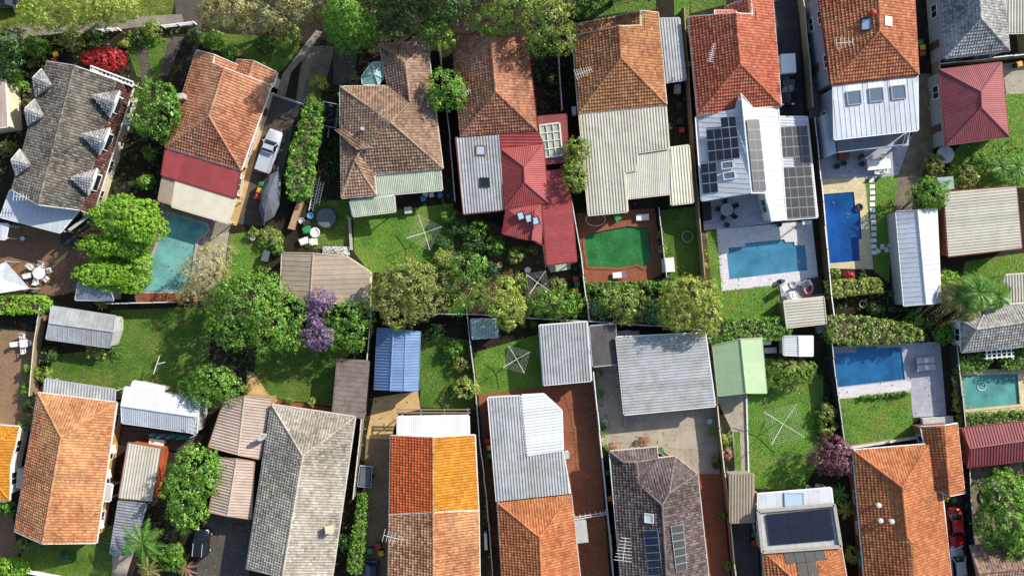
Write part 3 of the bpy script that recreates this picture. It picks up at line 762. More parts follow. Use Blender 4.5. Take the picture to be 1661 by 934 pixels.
def wallrun(label, pts, h, w, mat, name='garden_wall', cap=None):
    q = [P(x, y, 0) for x, y in pts]; c = sum(q, Vector((0, 0, 0))) / len(q); t = thing(name, label, 'wall', (c.x, c.y, 0))
    m = MB()
    for a, b in zip(q, q[1:]): m.bar(a + Vector((0, 0, h / 2)), b + Vector((0, 0, h / 2)), w, h)
    m.build('wall_body', MATS[mat], t); m = MB()
    for a, b in zip(q, q[1:]): m.bar(a + Vector((0, 0, h + .03)), b + Vector((0, 0, h + .03)), w + .06, .05)
    m.build('coping', MATS[cap or mat], t); return t
BIN = {}
def bin_(label, x, y, col, rz=0.0, z=0.0, group='wheelie bins'):
    if not BIN:
        b = MB(); b.box((0, 0, .52), (.46, .44, .92), taper=1.2); BIN['body'] = b.mesh('body', MATS['bindark'])
        BIN['wheel'] = MB().tube([(0, -.04, 0), (0, .04, 0)], .1, 10).mesh('wheel', MATS['rubber'])
        BIN['handle'] = MB().bar((-.33, -.22, .98), (-.33, .22, .98), .04).mesh('handle', MATS['bindark'])
        for k in ('binred', 'binyellow', 'bingreen'):
            l = MB(); l.box((0, 0, 1.0), (.62, .58, .05)); l.box((.02, 0, 1.05), (.5, .46, .05), taper=.8); BIN[k] = l.mesh('lid', MATS[k])
    p = P(x, y, 1.0); t = thing('wheelie_bin', label, 'bin', (p.x, p.y, z), rz, group)
    put('body', BIN['body'], t, (0, 0, 0)); put('lid', BIN[col], t, (0, 0, 0)); put('handle', BIN['handle'], t, (0, 0, 0))
    for s in (-1, 1): put('wheel', BIN['wheel'], t, (-.2, s * .24, .1))
    return t
def antenna(label, x, y, tri, rz, size=1.6, mast=1.3, n=8, sx=.5):
    p, nn = onp(x, y, tri, 0); t = thing('tv_antenna', label, 'antenna', p, rz, 'television antennas')
    put('mast', MB().cyl((0, 0, -.1), .03, mast + .1, 6).mesh('mast', MATS['steel']), t, (0, 0, 0))
    b = put('boom', MB().bar((-size * .5, 0, mast), (size * .5, 0, mast), .045).mesh('boom', MATS['lattice']), t, (0, 0, 0))
    for i in range(n):
        w = sx * (1.0 - .5 * i / n) ; X = -size * .48 + size * .96 * i / (n - 1)
        put('element', MB().bar((X, -w, mast + .02), (X, w, mast + .02), .04).mesh('element', MATS['lattice']), b, (0, 0, 0))
    return t
def car(label, a, b, width, paint, name='parked_car', kind='sedan', wl=None, glass='glass'):
    """a, b: photo pixels of front and rear bumper"""
    pa, pb = P(*a, .6), P(*b, .6); L = (pa - pb).length; c = (pa + pb) / 2; rz = math.atan2(pa.y - pb.y, pa.x - pb.x)
    t = thing(name, label, 'car', (c.x, c.y, .14), rz); W = width / 2
    # stations: x fraction, half width, top z
    st = [(-.5, .82, .62), (-.485, .9, .78), (-.42, .97, .9), (-.2, 1, .93), (.15, 1, .93), (.3, .98, .9), (.43, .93, .8), (.485, .84, .68), (.5, .72, .55)]
    mb = MB(); pts = []
    for f, w, z in st:
        X = f * L; w *= W
        pts += [(X, -w * .92, .28), (X, -w, .5), (X, -w * .97, z - .1), (X, -w * .86, z), (X, w * .86, z), (X, w * .97, z - .1), (X, w, .5), (X, w * .92, .28)]
    fs = []
    for i in range(len(st) - 1):
        for k in range(8): k2 = (k + 1) % 8; fs.append((i * 8 + k, (i + 1) * 8 + k, (i + 1) * 8 + k2, i * 8 + k2))
    fs += [tuple(range(8)), tuple(range((len(st) - 1) * 8 + 7, (len(st) - 1) * 8 - 1, -1))]
    mb.add(pts, fs); mb.build('body', MATS[paint], t, True, True)
    c0, c1, r0, r1, zr = {'sedan': (-.36, .22, -.22, .07, 1.42), 'hatch': (-.44, .24, -.36, .08, 1.48), 'suv': (-.47, .2, -.43, .07, 1.78), 'ute': (-.02, .24, .02, .13, 1.6)}[kind]
    g = MB(); lo = [(c0 * L, -W * .86), (c1 * L, -W * .86), (c1 * L, W * .86), (c0 * L, W * .86)]; hi = [(r0 * L, -W * .7), (r1 * L, -W * .7), (r1 * L, W * .7), (r0 * L, W * .7)]
    g.add([(x, y, .88) for x, y in lo] + [(x, y, zr - .04) for x, y in hi], [(0, 1, 5, 4), (1, 2, 6, 5), (2, 3, 7, 6), (3, 0, 4, 7), (4, 5, 6, 7)]); g.build('window_glass', MATS[glass], t, False, True)
    rf = MB(); rf.add([(x, y, zr - .05) for x, y in hi] + [(x * .97 + (r0 + r1) * L * .015, y * .93, zr) for x, y in hi], [(0, 1, 5, 4), (1, 2, 6, 5), (2, 3, 7, 6), (3, 0, 4, 7), (4, 5, 6, 7)]); ro = rf.build('roof', MATS[paint], t, False, True)
    if kind == 'suv':
        for s in (-1, 1): MB().bar((r0 * L * .95, s * W * .58, zr + .05), (r1 * L * .95, s * W * .58, zr + .05), .06).build('roof_rail', MATS['steel'], ro, False, True)
    for s in (-1, 1):
        for x0, x1 in ((c1, r1), (c0, r0)): MB().bar((x0 * L, s * W * .86, .9), (x1 * L, s * W * .7, zr - .03), .06).build('pillar', MATS[paint], t, False, True)
        MB().box((.475 * L, s * W * .62, .66), (.16, .3, .14)).build('headlight', MATS['lamp'], t, False, True)
        MB().box((-.487 * L, s * W * .68, .72), (.1, .28, .16)).build('tail_light', MATS['redlamp'], t, False, True)
        MB().box((c1 * L - .25, s * (W * .86 + .14), .98), (.14, .22, .14)).build('mirror', MATS[paint], t, False, True)
        for X in (-.3, .31):
            w = MB().tube([(X * L, s * (W - .2), .3 - .14 + .02), (X * L, s * (W + .01), .3 - .14 + .02)], .31, 16).build('wheel', MATS['rubber'], t, False, True)
            MB().tube([(X * L, s * (W - .02), .18), (X * L, s * (W + .025), .18)], .19, 10).build('rim', MATS['steel'], w, False, True)
    return t
def hoist(label, x, y, arm, rz, h=2.1, base=None, group='rotary clotheslines'):
    p = P(x, y, h); t = thing('rotary_clothesline', label, 'clothesline', (p.x, p.y, 0), rz, group)
    MB().cyl((0, 0, -.05), .04, h - .25, 8).build('post', MATS['steel'], t, False, True)
    for k in range(4):
        a = k * math.pi / 2; d = Vector((math.cos(a), math.sin(a), 0))
        MB().bar(d * .03 + Vector((0, 0, h - .35)), d * arm + Vector((0, 0, h)), .055).build('arm', MATS['lattice'], t, False, True)
    for j in range(1, 7):
        r = arm * (.3 + .7 * j / 6); z = h - .35 + .35 * r / arm
        c = [Vector((math.cos(k * math.pi / 2) * r, math.sin(k * math.pi / 2) * r, z)) for k in range(4)]; m = MB()
        for k in range(4): m.bar(c[k], c[(k + 1) % 4], .009)
        m.build('wire_loop', MATS['lattice'], t, False, True)
    return t
def chair(label, x, y, rz, mat, group, z=0.0, s=1.0, name='outdoor_chair'):
    p = P(x, y, z + .45); t = thing(name, label, 'chair', (p.x, p.y, z), rz, group)
    MB().box((0, 0, .44 * s), (.5 * s, .5 * s, .05)).build('seat', MATS[mat], t, False, True)
    MB().add([(-.25 * s, -.25 * s, .46), (-.25 * s, .25 * s, .46), (-.38 * s, .25 * s, .95 * s), (-.38 * s, -.25 * s, .95 * s), (-.29 * s, -.25 * s, .46), (-.29 * s, .25 * s, .46), (-.42 * s, .25 * s, .95 * s), (-.42 * s, -.25 * s, .95 * s)],
             [(0, 1, 2, 3), (7, 6, 5, 4), (3, 2, 6, 7), (0, 3, 7, 4), (1, 5, 6, 2), (0, 4, 5, 1)]).build('backrest', MATS[mat], t, False, True)
    for a in (-1, 1):
        for b in (-1, 1): MB().bar((a * .21 * s, b * .21 * s, 0), (a * .21 * s, b * .21 * s, .42 * s), .04).build('leg', MATS[mat], t, False, True)
        MB().bar((-.3 * s, a * .26 * s, .65 * s), (.22 * s, a * .26 * s, .65 * s), .05).build('armrest', MATS[mat], t, False, True)
    return t
def table(label, x, y, rz, size, mat, sides=4, z=0.0, name='outdoor_table', legs='legs'):
    p = P(x, y, z + .74); t = thing(name, label, 'table', (p.x, p.y, z), rz)
    if sides == 4: MB().box((0, 0, .72), (size[0], size[1], .05)).build('tabletop', MATS[mat], t, False, True)
    else: MB().prism([(size[0] / 2 * math.cos(2 * math.pi * (k + .5) / sides), size[0] / 2 * math.sin(2 * math.pi * (k + .5) / sides)) for k in range(sides)], .7, .745).build('tabletop', MATS[mat], t, False, True)
    k = .4 if sides == 4 else .27
    for a in (-1, 1):
        for b in (-1, 1): MB().bar((a * size[0] * k, b * size[1] * k, 0), (a * size[0] * k, b * size[1] * k, .7), .06).build('leg', MATS[mat], t, False, True)
    return t
def lounger(label, a, b, w, mat, z=0.0, group='sun loungers', frame='steel'):
    pa, pb = P(*a, z + .35), P(*b, z + .35); d = pa - pb; L = d.length; c = (pa + pb) / 2; t = thing('sun_lounger', label, 'sun lounger', (c.x, c.y, z), math.atan2(d.y, d.x), group)
    MB().box((-L * .15, 0, .32), (L * .7, w, .07)).build('seat', MATS[mat], t, False, True)
    MB().add([(L * .2, -w / 2, .3), (L * .2, w / 2, .3), (L * .5, w / 2, .6), (L * .5, -w / 2, .6), (L * .2, -w / 2, .36), (L * .2, w / 2, .36), (L * .49, w / 2, .66), (L * .49, -w / 2, .66)],
             [(0, 1, 2, 3), (7, 6, 5, 4), (1, 0, 4, 5), (2, 1, 5, 6), (3, 2, 6, 7), (0, 3, 7, 4)]).build('backrest', MATS[mat], t, False, True)
    for s in (-1, 1):
        MB().bar((-L * .5, s * w * .5, .26), (L * .45, s * w * .5, .26), .05).build('side_rail', MATS[frame], t, False, True)
        for X in (-.42, .3): MB().bar((X * L, s * w * .45, 0), (X * L, s * w * .45, .26), .05).build('leg', MATS[frame], t, False, True)
    return t
def pot(label, x, y, mat='white', r=.22, plant=None, z=0.0, group='garden pots'):
    p = P(x, y, z + .35); t = thing('plant_pot', label, 'pot', (p.x, p.y, z), 0, group)
    MB().lathe((0, 0, 0), [(r * .65, 0), (r, .4), (r * 1.08, .42), (r * 1.05, .46), (r * .85, .46), (r * .8, .38), (.001, .38)], 12).build('vessel', MATS[mat], t, False, True)
    if plant: crown([(p.x, p.y, z + .7, r * 1.3, r * 1.3, .35)], plant, t, .14, .14, 8, name='foliage')
    return t
def pool(label, poly, water, basin, depth=1.35, zw=-.12, cope=None, cmat='white', steps=()):
    """sunken basin with walls, floor, steps, water sheet and coping"""
    q = [P(x, y, 0) for x, y in poly]
    if area2([(p.x, p.y) for p in q]) < 0: q = q[::-1]
    c = sum(q, Vector((0, 0, 0))) / len(q); t = thing('swimming_pool', label, 'swimming pool', (c.x, c.y, 0)); n = len(q)
    m = MB(); top = .0 + ZL[0]
    m.add([(p.x, p.y, top) for p in q] + [(p.x, p.y, -depth) for p in q], [((i + 1) % n, i, i + n, (i + 1) % n + n) for i in range(n)])
    for tr in tessellate_polygon([q]):
        a, b, d = [q[i] for i in tr]; tt = tr if (b - a).cross(d - a).z > 0 else tr[::-1]; m.add([(q[i].x, q[i].y, -depth) for i in tt], [(0, 1, 2)])
    m.build('basin', MATS[basin], t)
    for (sp, z, mt) in steps:
        k = [P(x, y, z) for x, y in sp]; MB().prism([(p.x, p.y) for p in k], -depth + .002, z).build('step', MATS[mt], t)
    m = MB()
    wq = inset(q, .01)
    for tr in tessellate_polygon([wq]):
        a, b, d = [wq[i] for i in tr]; tt = tr if (b - a).cross(d - a).z > 0 else tr[::-1]; m.add([(wq[i].x, wq[i].y, zw) for i in tt], [(0, 1, 2)])
    m.build('water', MATS[water], t)
    if cope:
        o = inset(q, -cope); m = MB()
        for i in range(n):
            j = (i + 1) % n; a, b, cc, d = q[i], q[j], o[j], o[i]; h = ZL[0] + .05
            m.add([(a.x, a.y, h), (b.x, b.y, h), (cc.x, cc.y, h), (d.x, d.y, h), (a.x, a.y, -.1), (b.x, b.y, -.1), (cc.x, cc.y, 0), (d.x, d.y, 0)], [(3, 2, 1, 0), (0, 1, 5, 4), (2, 3, 7, 6)])
        m.build('coping', MATS[cmat], t)
    return t

def grass(lab, polys, mat='grass_blade', dens=42, name='grass'):
    """short uneven lawn tufts over the lawn sheets"""
    VV, FF, RR = [], [], []; k = 0
    for poly in polys:
        q = [P(x, y, 0) for x, y in poly]; A = abs(area2([(p.x, p.y) for p in q])); n = int(A * dens)
        tri = tessellate_polygon([q]); ar = [abs(area2([(q[i].x, q[i].y) for i in tt])) for tt in tri]; pr = np.array(ar) / sum(ar)
        ch = RNG.choice(len(tri), n, p=pr); a, b = RNG.random(n), RNG.random(n); fl = a + b > 1; a[fl] = 1 - a[fl]; b[fl] = 1 - b[fl]
        T = np.array([[tuple(q[i]) for i in tt] for tt in tri])[ch]
        p = T[:, 0] + (T[:, 1] - T[:, 0]) * a[:, None] + (T[:, 2] - T[:, 0]) * b[:, None]; p[:, 2] = ZG + .03 + .03 * RNG.random(n)
        nn = unit(RNG.normal(size=(n, 3)) * .3 + np.array([0, 0, 1.0])); t = unit(np.cross(nn, RNG.normal(size=(n, 3)))); bb = np.cross(nn, t); s = (.03 + .06 * RNG.random((n, 1)))
        V = np.stack([p - t * s, p - bb * s * .6, p + t * s, p + bb * s * .6], 1).reshape(-1, 3); F4 = np.arange(n * 4).reshape(-1, 4) + k; k += n * 4
        w = .5 + .25 * np.sin(p[:, 0] * .9) * np.cos(p[:, 1] * 1.1 + p[:, 0] * .4); VV.append(V); FF.append(F4); RR.append(np.clip(w + RNG.normal(size=n) * .22, 0, 1))
    return tag(grid_mesh(name, np.concatenate(VV), np.concatenate(FF), np.concatenate(RR), MATS[mat], None), lab, 'grass', kind='stuff')

def litter(lab, boxes, n, mat, name='leaf_litter', z=.05, size=.1):
    """fallen leaves and scraps"""
    P_ = []
    for (x0, y0, x1, y1), k in zip(boxes, n):
        a = P(x0, y0, 0); b = P(x1, y1, 0); c = RNG.random((k, 3)); P_.append(np.stack([a.x + (b.x - a.x) * c[:, 0], a.y + (b.y - a.y) * c[:, 1], z + .02 * c[:, 2]], 1))
    p = np.concatenate(P_); m = len(p); nn = unit(RNG.normal(size=(m, 3)) * .35 + np.array([0, 0, 1.0])); t = unit(np.cross(nn, RNG.normal(size=(m, 3)))); bb = np.cross(nn, t); s = size * (.4 + RNG.random((m, 1)))
    return tag(grid_mesh(name, np.stack([p - t * s, p - bb * s * .5, p + t * s, p + bb * s * .5], 1).reshape(-1, 3), np.arange(m * 4).reshape(-1, 4), RNG.random(m), MATS[mat], None), lab, 'leaves', kind='stuff')
# ================================================================ THE PLACE
POOLS = dict(
    teal=[(274, 347), (320, 361), (334, 365), (337, 373), (329, 382), (319, 387), (315, 410), (308, 462), (296, 472), (229, 472), (233, 455), (255, 400)],
    green=[(948, 382), (980, 374), (1018, 367), (1048, 369), (1054, 384), (1058, 421), (1044, 433), (1033, 428), (1006, 434), (954, 432), (950, 405)],
    step=[(1182, 402), (1209, 400), (1208, 395), (1272, 388), (1274, 393), (1288, 392), (1289, 398), (1306, 398), (1310, 438), (1183, 453), (1179, 412), (1182, 410)],
    deep=[(1336, 315), (1385, 311), (1388, 343), (1395, 343), (1398, 387), (1393, 389), (1395, 423), (1346, 427)],
    court=[(1353, 573), (1390, 571), (1389, 563), (1423, 560), (1424, 565), (1462, 563), (1468, 615), (1357, 628)],
    jade=[(1560, 609), (1650, 606), (1654, 655), (1565, 664)])
flat('ground', [(-1500, -1300), (3160, -1300), (3160, 2240), (-1500, 2240)], 'soil', holes=list(POOLS.values()), z=0.0)
LAWNS, ROUGH = [], []
for nm, mt, poly in [
    ('verge', 'lawn_rough', [(-150, -60), (300, -60), (278, 24), (180, 33), (0, 50), (-150, 60)]),
    ('footpath', 'concrete', [(-150, 62), (0, 47), (120, 38), (190, 29), (295, 23), (299, 37), (200, 47), (120, 56), (0, 66), (-150, 78)]),
    ('front_lawn', 'lawn_bright', [(1092, -60), (1120, -60), (1118, 24), (1106, 46), (1094, 30)]),
    ('front_lawn', 'lawn', [(930, -60), (1062, -60), (1064, 16), (1000, 22), (936, 34)]),
    ('front_lawn', 'lawn', [(1120, -60), (1178, -60), (1178, 8), (1120, 22)]),
    ('driveway', 'concrete_dark', [(272, -60), (335, -60), (326, 52), (298, 40), (297, 23), (286, 23)]),
    ('front_lawn', 'lawn', [(318, 52), (470, 62), (488, 78), (455, 118), (415, 98), (330, 78)]),
    ('front_lawn', 'lawn', [(200, 62), (276, 62), (258, 130), (222, 125)]),
    ('garden_path', 'concrete_dark', [(218, 72), (239, 77), (249, 131), (231, 139)]),
    ('driveway', 'concrete_dark', [(276, 60), (299, 60), (272, 124), (256, 122)]),
    ('driveway', 'gravel', [(495, 75), (545, 75), (520, 160), (478, 175), (486, 120)]),
    ('side_drive', 'concrete_dark', [(440, 150), (490, 165), (476, 200), (455, 300), (424, 368), (385, 362), (412, 262)]),
    ('wheel_strip', 'concrete', [(513, 49), (523, 52), (500, 86), (472, 118), (463, 156), (449, 153), (458, 121), (490, 78)]),
    ('wheel_strip', 'concrete', [(498, 88), (512, 84), (497, 128), (490, 166), (482, 190), (474, 190), (482, 165), (488, 128), (496, 103)]),
    ('driveway', 'concrete_dark', [(540, 70), (580, 70), (576, 128), (554, 140), (541, 136)]),
    ('side_path', 'sandpave', [(391, 278), (412, 230), (437, 150), (444, 152), (420, 232), (398, 320), (384, 366), (372, 364)]),
    ('patio', 'brick_brown', [(-40, 360), (130, 372), (165, 420), (165, 462), (90, 480), (40, 472), (-40, 445)]),
    ('patio', 'brick_tan', [(-60, 528), (66, 540), (62, 640), (47, 700), (40, 690), (-60, 690)]),
    ('back_lawn', 'lawn_bright', [(372, 380), (445, 372), (440, 400), (430, 430), (395, 450), (366, 445)]),
    ('back_lawn', 'lawn', [(180, 503), (345, 497), (335, 640), (222, 642), (72, 612), (88, 575), (180, 566)]),
    ('back_lawn', 'lawn', [(420, 555), (602, 540), (560, 582), (545, 660), (436, 644), (410, 612)]),
    ('garden_path', 'sandpave', [(400, 600), (412, 605), (436, 640), (455, 650), (445, 660), (400, 640)]),
    ('side_yard', 'brick_red', [(450, 648), (545, 662), (545, 680), (440, 662)]),
    ('back_lawn', 'lawn_bright', [(572, 348), (735, 330), (738, 432), (600, 442), (575, 410)]),
    ('side_lawn', 'lawn', [(508, 325), (570, 325), (566, 408), (494, 402)]),
    ('back_yard', 'mulch', [(738, 340), (882, 392), (940, 428), (946, 505), (850, 512), (740, 500)]),
    ('back_lawn', 'lawn', [(1066, 342), (1130, 335), (1138, 450), (1082, 452)]),
    ('garden_bed', 'mulch', [(1132, 372), (1146, 374), (1155, 450), (1140, 454)]),
    ('back_lawn', 'lawn_bright', [(1145, 375), (1166, 373), (1174, 470), (1262, 460), (1270, 520), (1172, 528), (1152, 450)]),
    ('patio', 'paver_grey', [(1138, 322), (1250, 310), (1254, 362), (1142, 374)]),
    ('side_drive', 'asphalt', [(1252, -60), (1290, -60), (1303, 190), (1266, 182)]),
    ('side_path', 'concrete', [(1306, 60), (1338, 130), (1342, 240), (1344, 292), (1318, 292)]),
    ('patio', 'paver_mauve', [(1338, 232), (1480, 220), (1478, 283), (1402, 291), (1328, 292)]),
    ('side_path', 'gravel', [(1492, 120), (1512, 120), (1516, 238), (1488, 300), (1477, 346), (1448, 344), (1457, 284), (1478, 225)]),
    ('side_lawn', 'lawn_bright', [(1402, 291), (1457, 284), (1449, 345), (1442, 458), (1418, 440)]),
    ('driveway', 'concrete_pale', [(1626, 104), (1760, 88), (1760, 150), (1632, 153)]),
    ('back_lawn', 'lawn_bright', [(1632, 153), (1760, 148), (1760, 300), (1530, 310), (1545, 250)]),
    ('back_lawn', 'lawn_bright', [(1566, 424), (1760, 396), (1760, 450), (1600, 472), (1560, 450)]),
    ('back_lawn', 'lawn_bright', [(1357, 646), (1478, 637), (1482, 708), (1362, 724)]),
    ('back_lawn', 'lawn_bright', [(1212, 640), (1244, 636), (1240, 580), (1275, 585), (1335, 610), (1336, 740), (1300, 795), (1226, 792), (1212, 772)]),
    ('garden_path', 'concrete_pale', [(1160, 642), (1210, 637), (1214, 775), (1193, 772), (1188, 700)]),
    ('garden_strip', 'lawn_bright', [(1190, 700), (1200, 700), (1203, 764), (1192, 764)]),
    ('driveway', 'concrete_pale', [(958, 596), (1000, 590), (1013, 670), (1160, 655), (1168, 770), (1131, 770), (1066, 726), (990, 735), (974, 720)]),
    ('driveway', 'brick_red', [(1131, 768), (1170, 768), (1190, 1000), (1148, 1000)]),
    ('back_lawn', 'lawn_bright', [(768, 572), (880, 540), (884, 627), (776, 640)]),
    ('driveway', 'brick_red', [(776, 640), (960, 618), (970, 700), (994, 1000), (800, 1000), (790, 800)]),
    ('driveway', 'sandpave', [(606, 645), (678, 634), (682, 664), (646, 670), (634, 712), (594, 712)]),
    ('driveway', 'brick_tan', [(594, 711), (636, 711), (636, 1000), (575, 1000), (588, 800)]),
    ('back_lawn', 'lawn', [(680, 540), (765, 552), (774, 664), (682, 660)]),
    ('driveway', 'concrete_dark', [(330, 835), (408, 840), (400, 1000), (310, 1000)]),
    ('front_lawn', 'lawn', [(45, 880), (188, 850), (180, 1000), (-20, 1000)]),
    ('front_path', 'concrete_pale', [(182, 898), (216, 898), (205, 934), (195, 1000), (180, 1000)]),
    ('patio', 'brick_brown', [(-60, 838), (20, 832), (30, 905), (-60, 915)]),
    ('driveway', 'concrete_dark', [(1528, 800), (1562, 800), (1574, 1000), (1545, 1000)]),
    ('garden_court', 'gravel', [(1562, 760), (1660, 750), (1640, 860), (1600, 884), (1574, 882)]),
    ('driveway', 'concrete_dark', [(1185, 845), (1226, 840), (1236, 1000), (1192, 1000)]),
    ('side_yard', 'decking', [(196, 690), (330, 705), (320, 735), (195, 720)]),
]:
    flat(nm, poly, mt)
    if mt == 'lawn_rough': ROUGH.append(poly)
    elif mt.startswith('lawn'): LAWNS.append(poly)
# pool surrounds
flat('pool_terrace', [(262, 328), (376, 364), (358, 400), (342, 480), (222, 492), (216, 470)], 'concrete', holes=[POOLS['teal']])
flat('pool_terrace', [(330, 386), (372, 376), (358, 470), (312, 474)], 'concrete_pale')
flat('pool_edge_strip', [(222, 475), (342, 474), (342, 488), (222, 490)], 'brick_red')
flat('pool_terrace', [(935, 346), (1062, 338), (1076, 444), (1046, 457), (950, 458)], 'brick_red', holes=[POOLS['green']])
flat('pool_terrace', [(1162, 372), (1317, 358), (1327, 449), (1264, 462), (1171, 472)], 'paver_white', holes=[POOLS['step']])
flat('sitting_terrace', [(1264, 462), (1327, 449), (1338, 482), (1268, 488)], 'paver_grey')
flat('pool_terrace', [(1326, 291), (1403, 289), (1417, 437), (1337, 435)], 'paver_cream', holes=[POOLS['deep']])
flat('pool_terrace', [(1348, 562), (1525, 554), (1535, 673), (1481, 677), (1477, 637), (1355, 647)], 'paver_mauve', holes=[POOLS['court']])
flat('pool_terrace', [(1356, 629), (1470, 617), (1478, 619), (1477, 637), (1355, 647)], 'paver_white')  # whiter strip paints in the sunlit lower band of the same terrace
flat('pool_terrace', [(1552, 600), (1720, 596), (1720, 665), (1558, 674)], 'paver_cream', holes=[POOLS['jade']])
ZT = ZL[0]; ZG = .0
pool('cloudy teal swimming pool half under the lime-green tree', POOLS['teal'], 'water_teal', 'pool_plaster', 1.3, -.1, .28, 'concrete_wall',
     steps=[([(322, 362), (334, 366), (336, 373), (329, 381), (320, 384)], -.35, 'pool_plaster'), ([(316, 361), (322, 362), (320, 385), (314, 386)], -.7, 'pool_plaster')])
pool('murky green kidney pool with brick surround', POOLS['green'], 'water_green', 'pool_green', 1.4, -.1, .3, 'brick_red')
pool('stepped blue pool in pale stone terrace behind the white solar house', POOLS['step'], 'water_blue', 'pool_plaster', 1.3, -.08, None,
     steps=[([(1208, 396), (1272, 389), (1288, 393), (1288, 402), (1210, 408)], -.4, 'pool_plaster'), ([(1182, 403), (1194, 402), (1194, 409), (1182, 410)], -.3, 'pool_step'),
            ([(1182, 412), (1202, 410), (1203, 424), (1182, 427)], -.75, 'pool_plaster')])
pool('long rectangular bright blue pool with dark steps on cream paving', POOLS['deep'], 'water_deep', 'pool_blue', 1.5, -.08, None,
     steps=[([(1336, 316), (1384, 312), (1385, 322), (1358, 325), (1337, 326)], -.5, 'pool_step'), ([(1358, 325), (1378, 323), (1388, 423), (1368, 425), (1366, 398), (1371, 395), (1368, 360), (1359, 356)], -.9, 'pool_step'),
            ([(1388, 345), (1394, 345), (1397, 386), (1391, 388)], -.35, 'pool_step')])
pool('blue pool with shallow steps at its right end and two loungers beside', POOLS['court'], 'water_court', 'pool_plaster', 1.4, -.08, None,
     steps=[([(1447, 565), (1452, 564.5), (1459, 616), (1453, 617)], -.65, 'pool_blue'), ([(1452, 564.5), (1457, 564), (1463, 615.5), (1459, 616)], -.45, 'pool_step'), ([(1457, 564), (1461, 563.6), (1467, 615), (1463, 615.5)], -.25, 'pool_blue')])
pool('dull jade pool with a floating hose at the right edge', POOLS['jade'], 'water_jade', 'pool_plaster', 1.5, -.12, .3, 'paver_cream')

grass('short green lawn grass in the back and front yards', LAWNS)
grass('rough dry grass of the street verge', ROUGH, 'grass_dry')
# ---------------------------------------------------------------- houses, top row from left
# mansard house with dormers
V = dict(a=(77, 100, 4.0), b=(121, 107, 5.3), c=(188, 131, 4.0), d=(131, 341, 4.0), e=(62, 332, 5.3), f=(20, 308, 4.0), g=(216, 143, 2.6), h=(150, 348, 2.6))
h1 = house('mansard_house', 'charcoal tiled house with six pyramid dormers at top left', 'house', V, ['abef', 'bcde', 'cghd'], 'tile_charcoal', support='none', gut='white')
tl = MB(); surf(tl, [P(*V[k]) + Vector((0, 0, .02)) for k in 'cghd'], 'tile'); o = tl.build('lower_roof_tiles', MATS['tile_maroon'], kids(h1)[0] if kids(h1) else h1); o['kind'] = 'stuff'
walls(h1, [P(*q) for q in [(77, 100, 3.9), (216, 143, 2.6), (150, 348, 2.6), (20, 308, 3.9)]][::-1], .35, 'cream')
def dormer(root, T, E1, Rf, E2, zr=5.15, ze=4.25):
    """hipped dormer: ridge from the main roof out to its window gable"""
    t, r = P(*T, zr - .15), P(*Rf, zr); a, b = P(*E1, ze), P(*E2, ze); z = Vector((0, 0, 1)); m = MB()
    up = Vector((0, 0, .06))
    for f in ([t + up, a + up, r + up], [t + up, r + up, b + up]): surf(m, f, 'tile', None, .3, .3); m.add([q + z * .01 for q in f], [(0, 1, 2)], .5); m.add([q - z * .1 for q in f], [(0, 1, 2)], .2)
    o = m.build('dormer_roof', MATS['tile_wet'], root); o['kind'] = 'stuff'
    m = MB(); m.add([a.lerp(t, .06), b.lerp(t, .06), r.lerp(t, .06), a.lerp(t, .06) - z * 1.7, b.lerp(t, .06) - z * 1.7, a.lerp(t, .9) - z, b.lerp(t, .9) - z, a.lerp(t, .9), b.lerp(t, .9)], [(0, 1, 2), (0, 3, 4, 1), (0, 7, 5, 3), (1, 4, 6, 8)]); m.build('dormer_wall', MATS['greywall'], root)
    m = MB(); m.bar(a, r, .16, .2); m.bar(b, r, .16, .2); m.build('dormer_barge', MATS['white'], root)
    d = ((a + b) / 2 - t); d.z = 0; d.normalize(); s_ = (b - a).normalized(); w = (b - a).length * .3; c = (a + b) / 2 + d * .08 - z * .65; fr = MB()
    
    fr.bar(c + s_ * w - z * .6, c + s_ * w + z * .5, .12); fr.bar(c - s_ * w - z * .6, c - s_ * w + z * .5, .12); fr.bar(c + s_ * w + z * .5, c - s_ * w + z * .5, .12); fr.bar(c + s_ * w - z * .6, c - s_ * w - z * .6, .16); fr.bar(c - z * .6, c + z * .5, .08)
    fo = fr.build('dormer_window', MATS['white'], root); pn = MB(); pn.bar(c + s_ * w + d * .03, c - s_ * w + d * .03, .05, 1.1); pn.build('pane', MATS['glass'], fo)
for q in (((149, 155), (194, 148), (186, 167), (178, 190)), ((132, 218), (178, 208), (170, 229), (161, 250)), ((114, 288), (158, 274), (151, 290), (143, 316)),
          ((84, 140), (68, 113), (54, 127), (59, 157)), ((70, 189), (57, 162), (41, 177), (46, 204)), ((49, 269), (33, 243), (19, 260), (27, 285))): dormer(h1, *q)
add_roof(h1, dict(a=(17, 308, 3.35), b=(127, 342, 3.35), c=(97, 377, 3.2), d=(1, 352, 3.2)), ['abcd'], 'white_sheet', 'seam', 'posts', gut='white')
m = MB()
for (a, b) in (((147, 107), (216, 133)), ((147, 114), (216, 140))): m.bar(P(*a, 3.4), P(*b, 3.4), .16, .16)
for i in range(12): q = P(147 + 69 * i / 11, 107 + 26 * i / 11, 3.3); e = P(147 + 69 * i / 11, 114 + 26 * i / 11, 3.3); m.bar(q, e, .1)
m.build('balcony_pergola', MATS['white'], h1)
for (a, b) in (((147, 111), (147, 111)), ((216, 137), (216, 137)), ((180, 124), (180, 124))): q = P(*a, 3.3); MB().box((q.x, q.y, 1.6), (.14, .14, 3.2)).build('post', MATS['white'], h1)
MB().box(tuple(P(209, 197, 1.6)), (.8, .9, 1.0), .25).build('hot_water_unit', MATS['white'], h1)
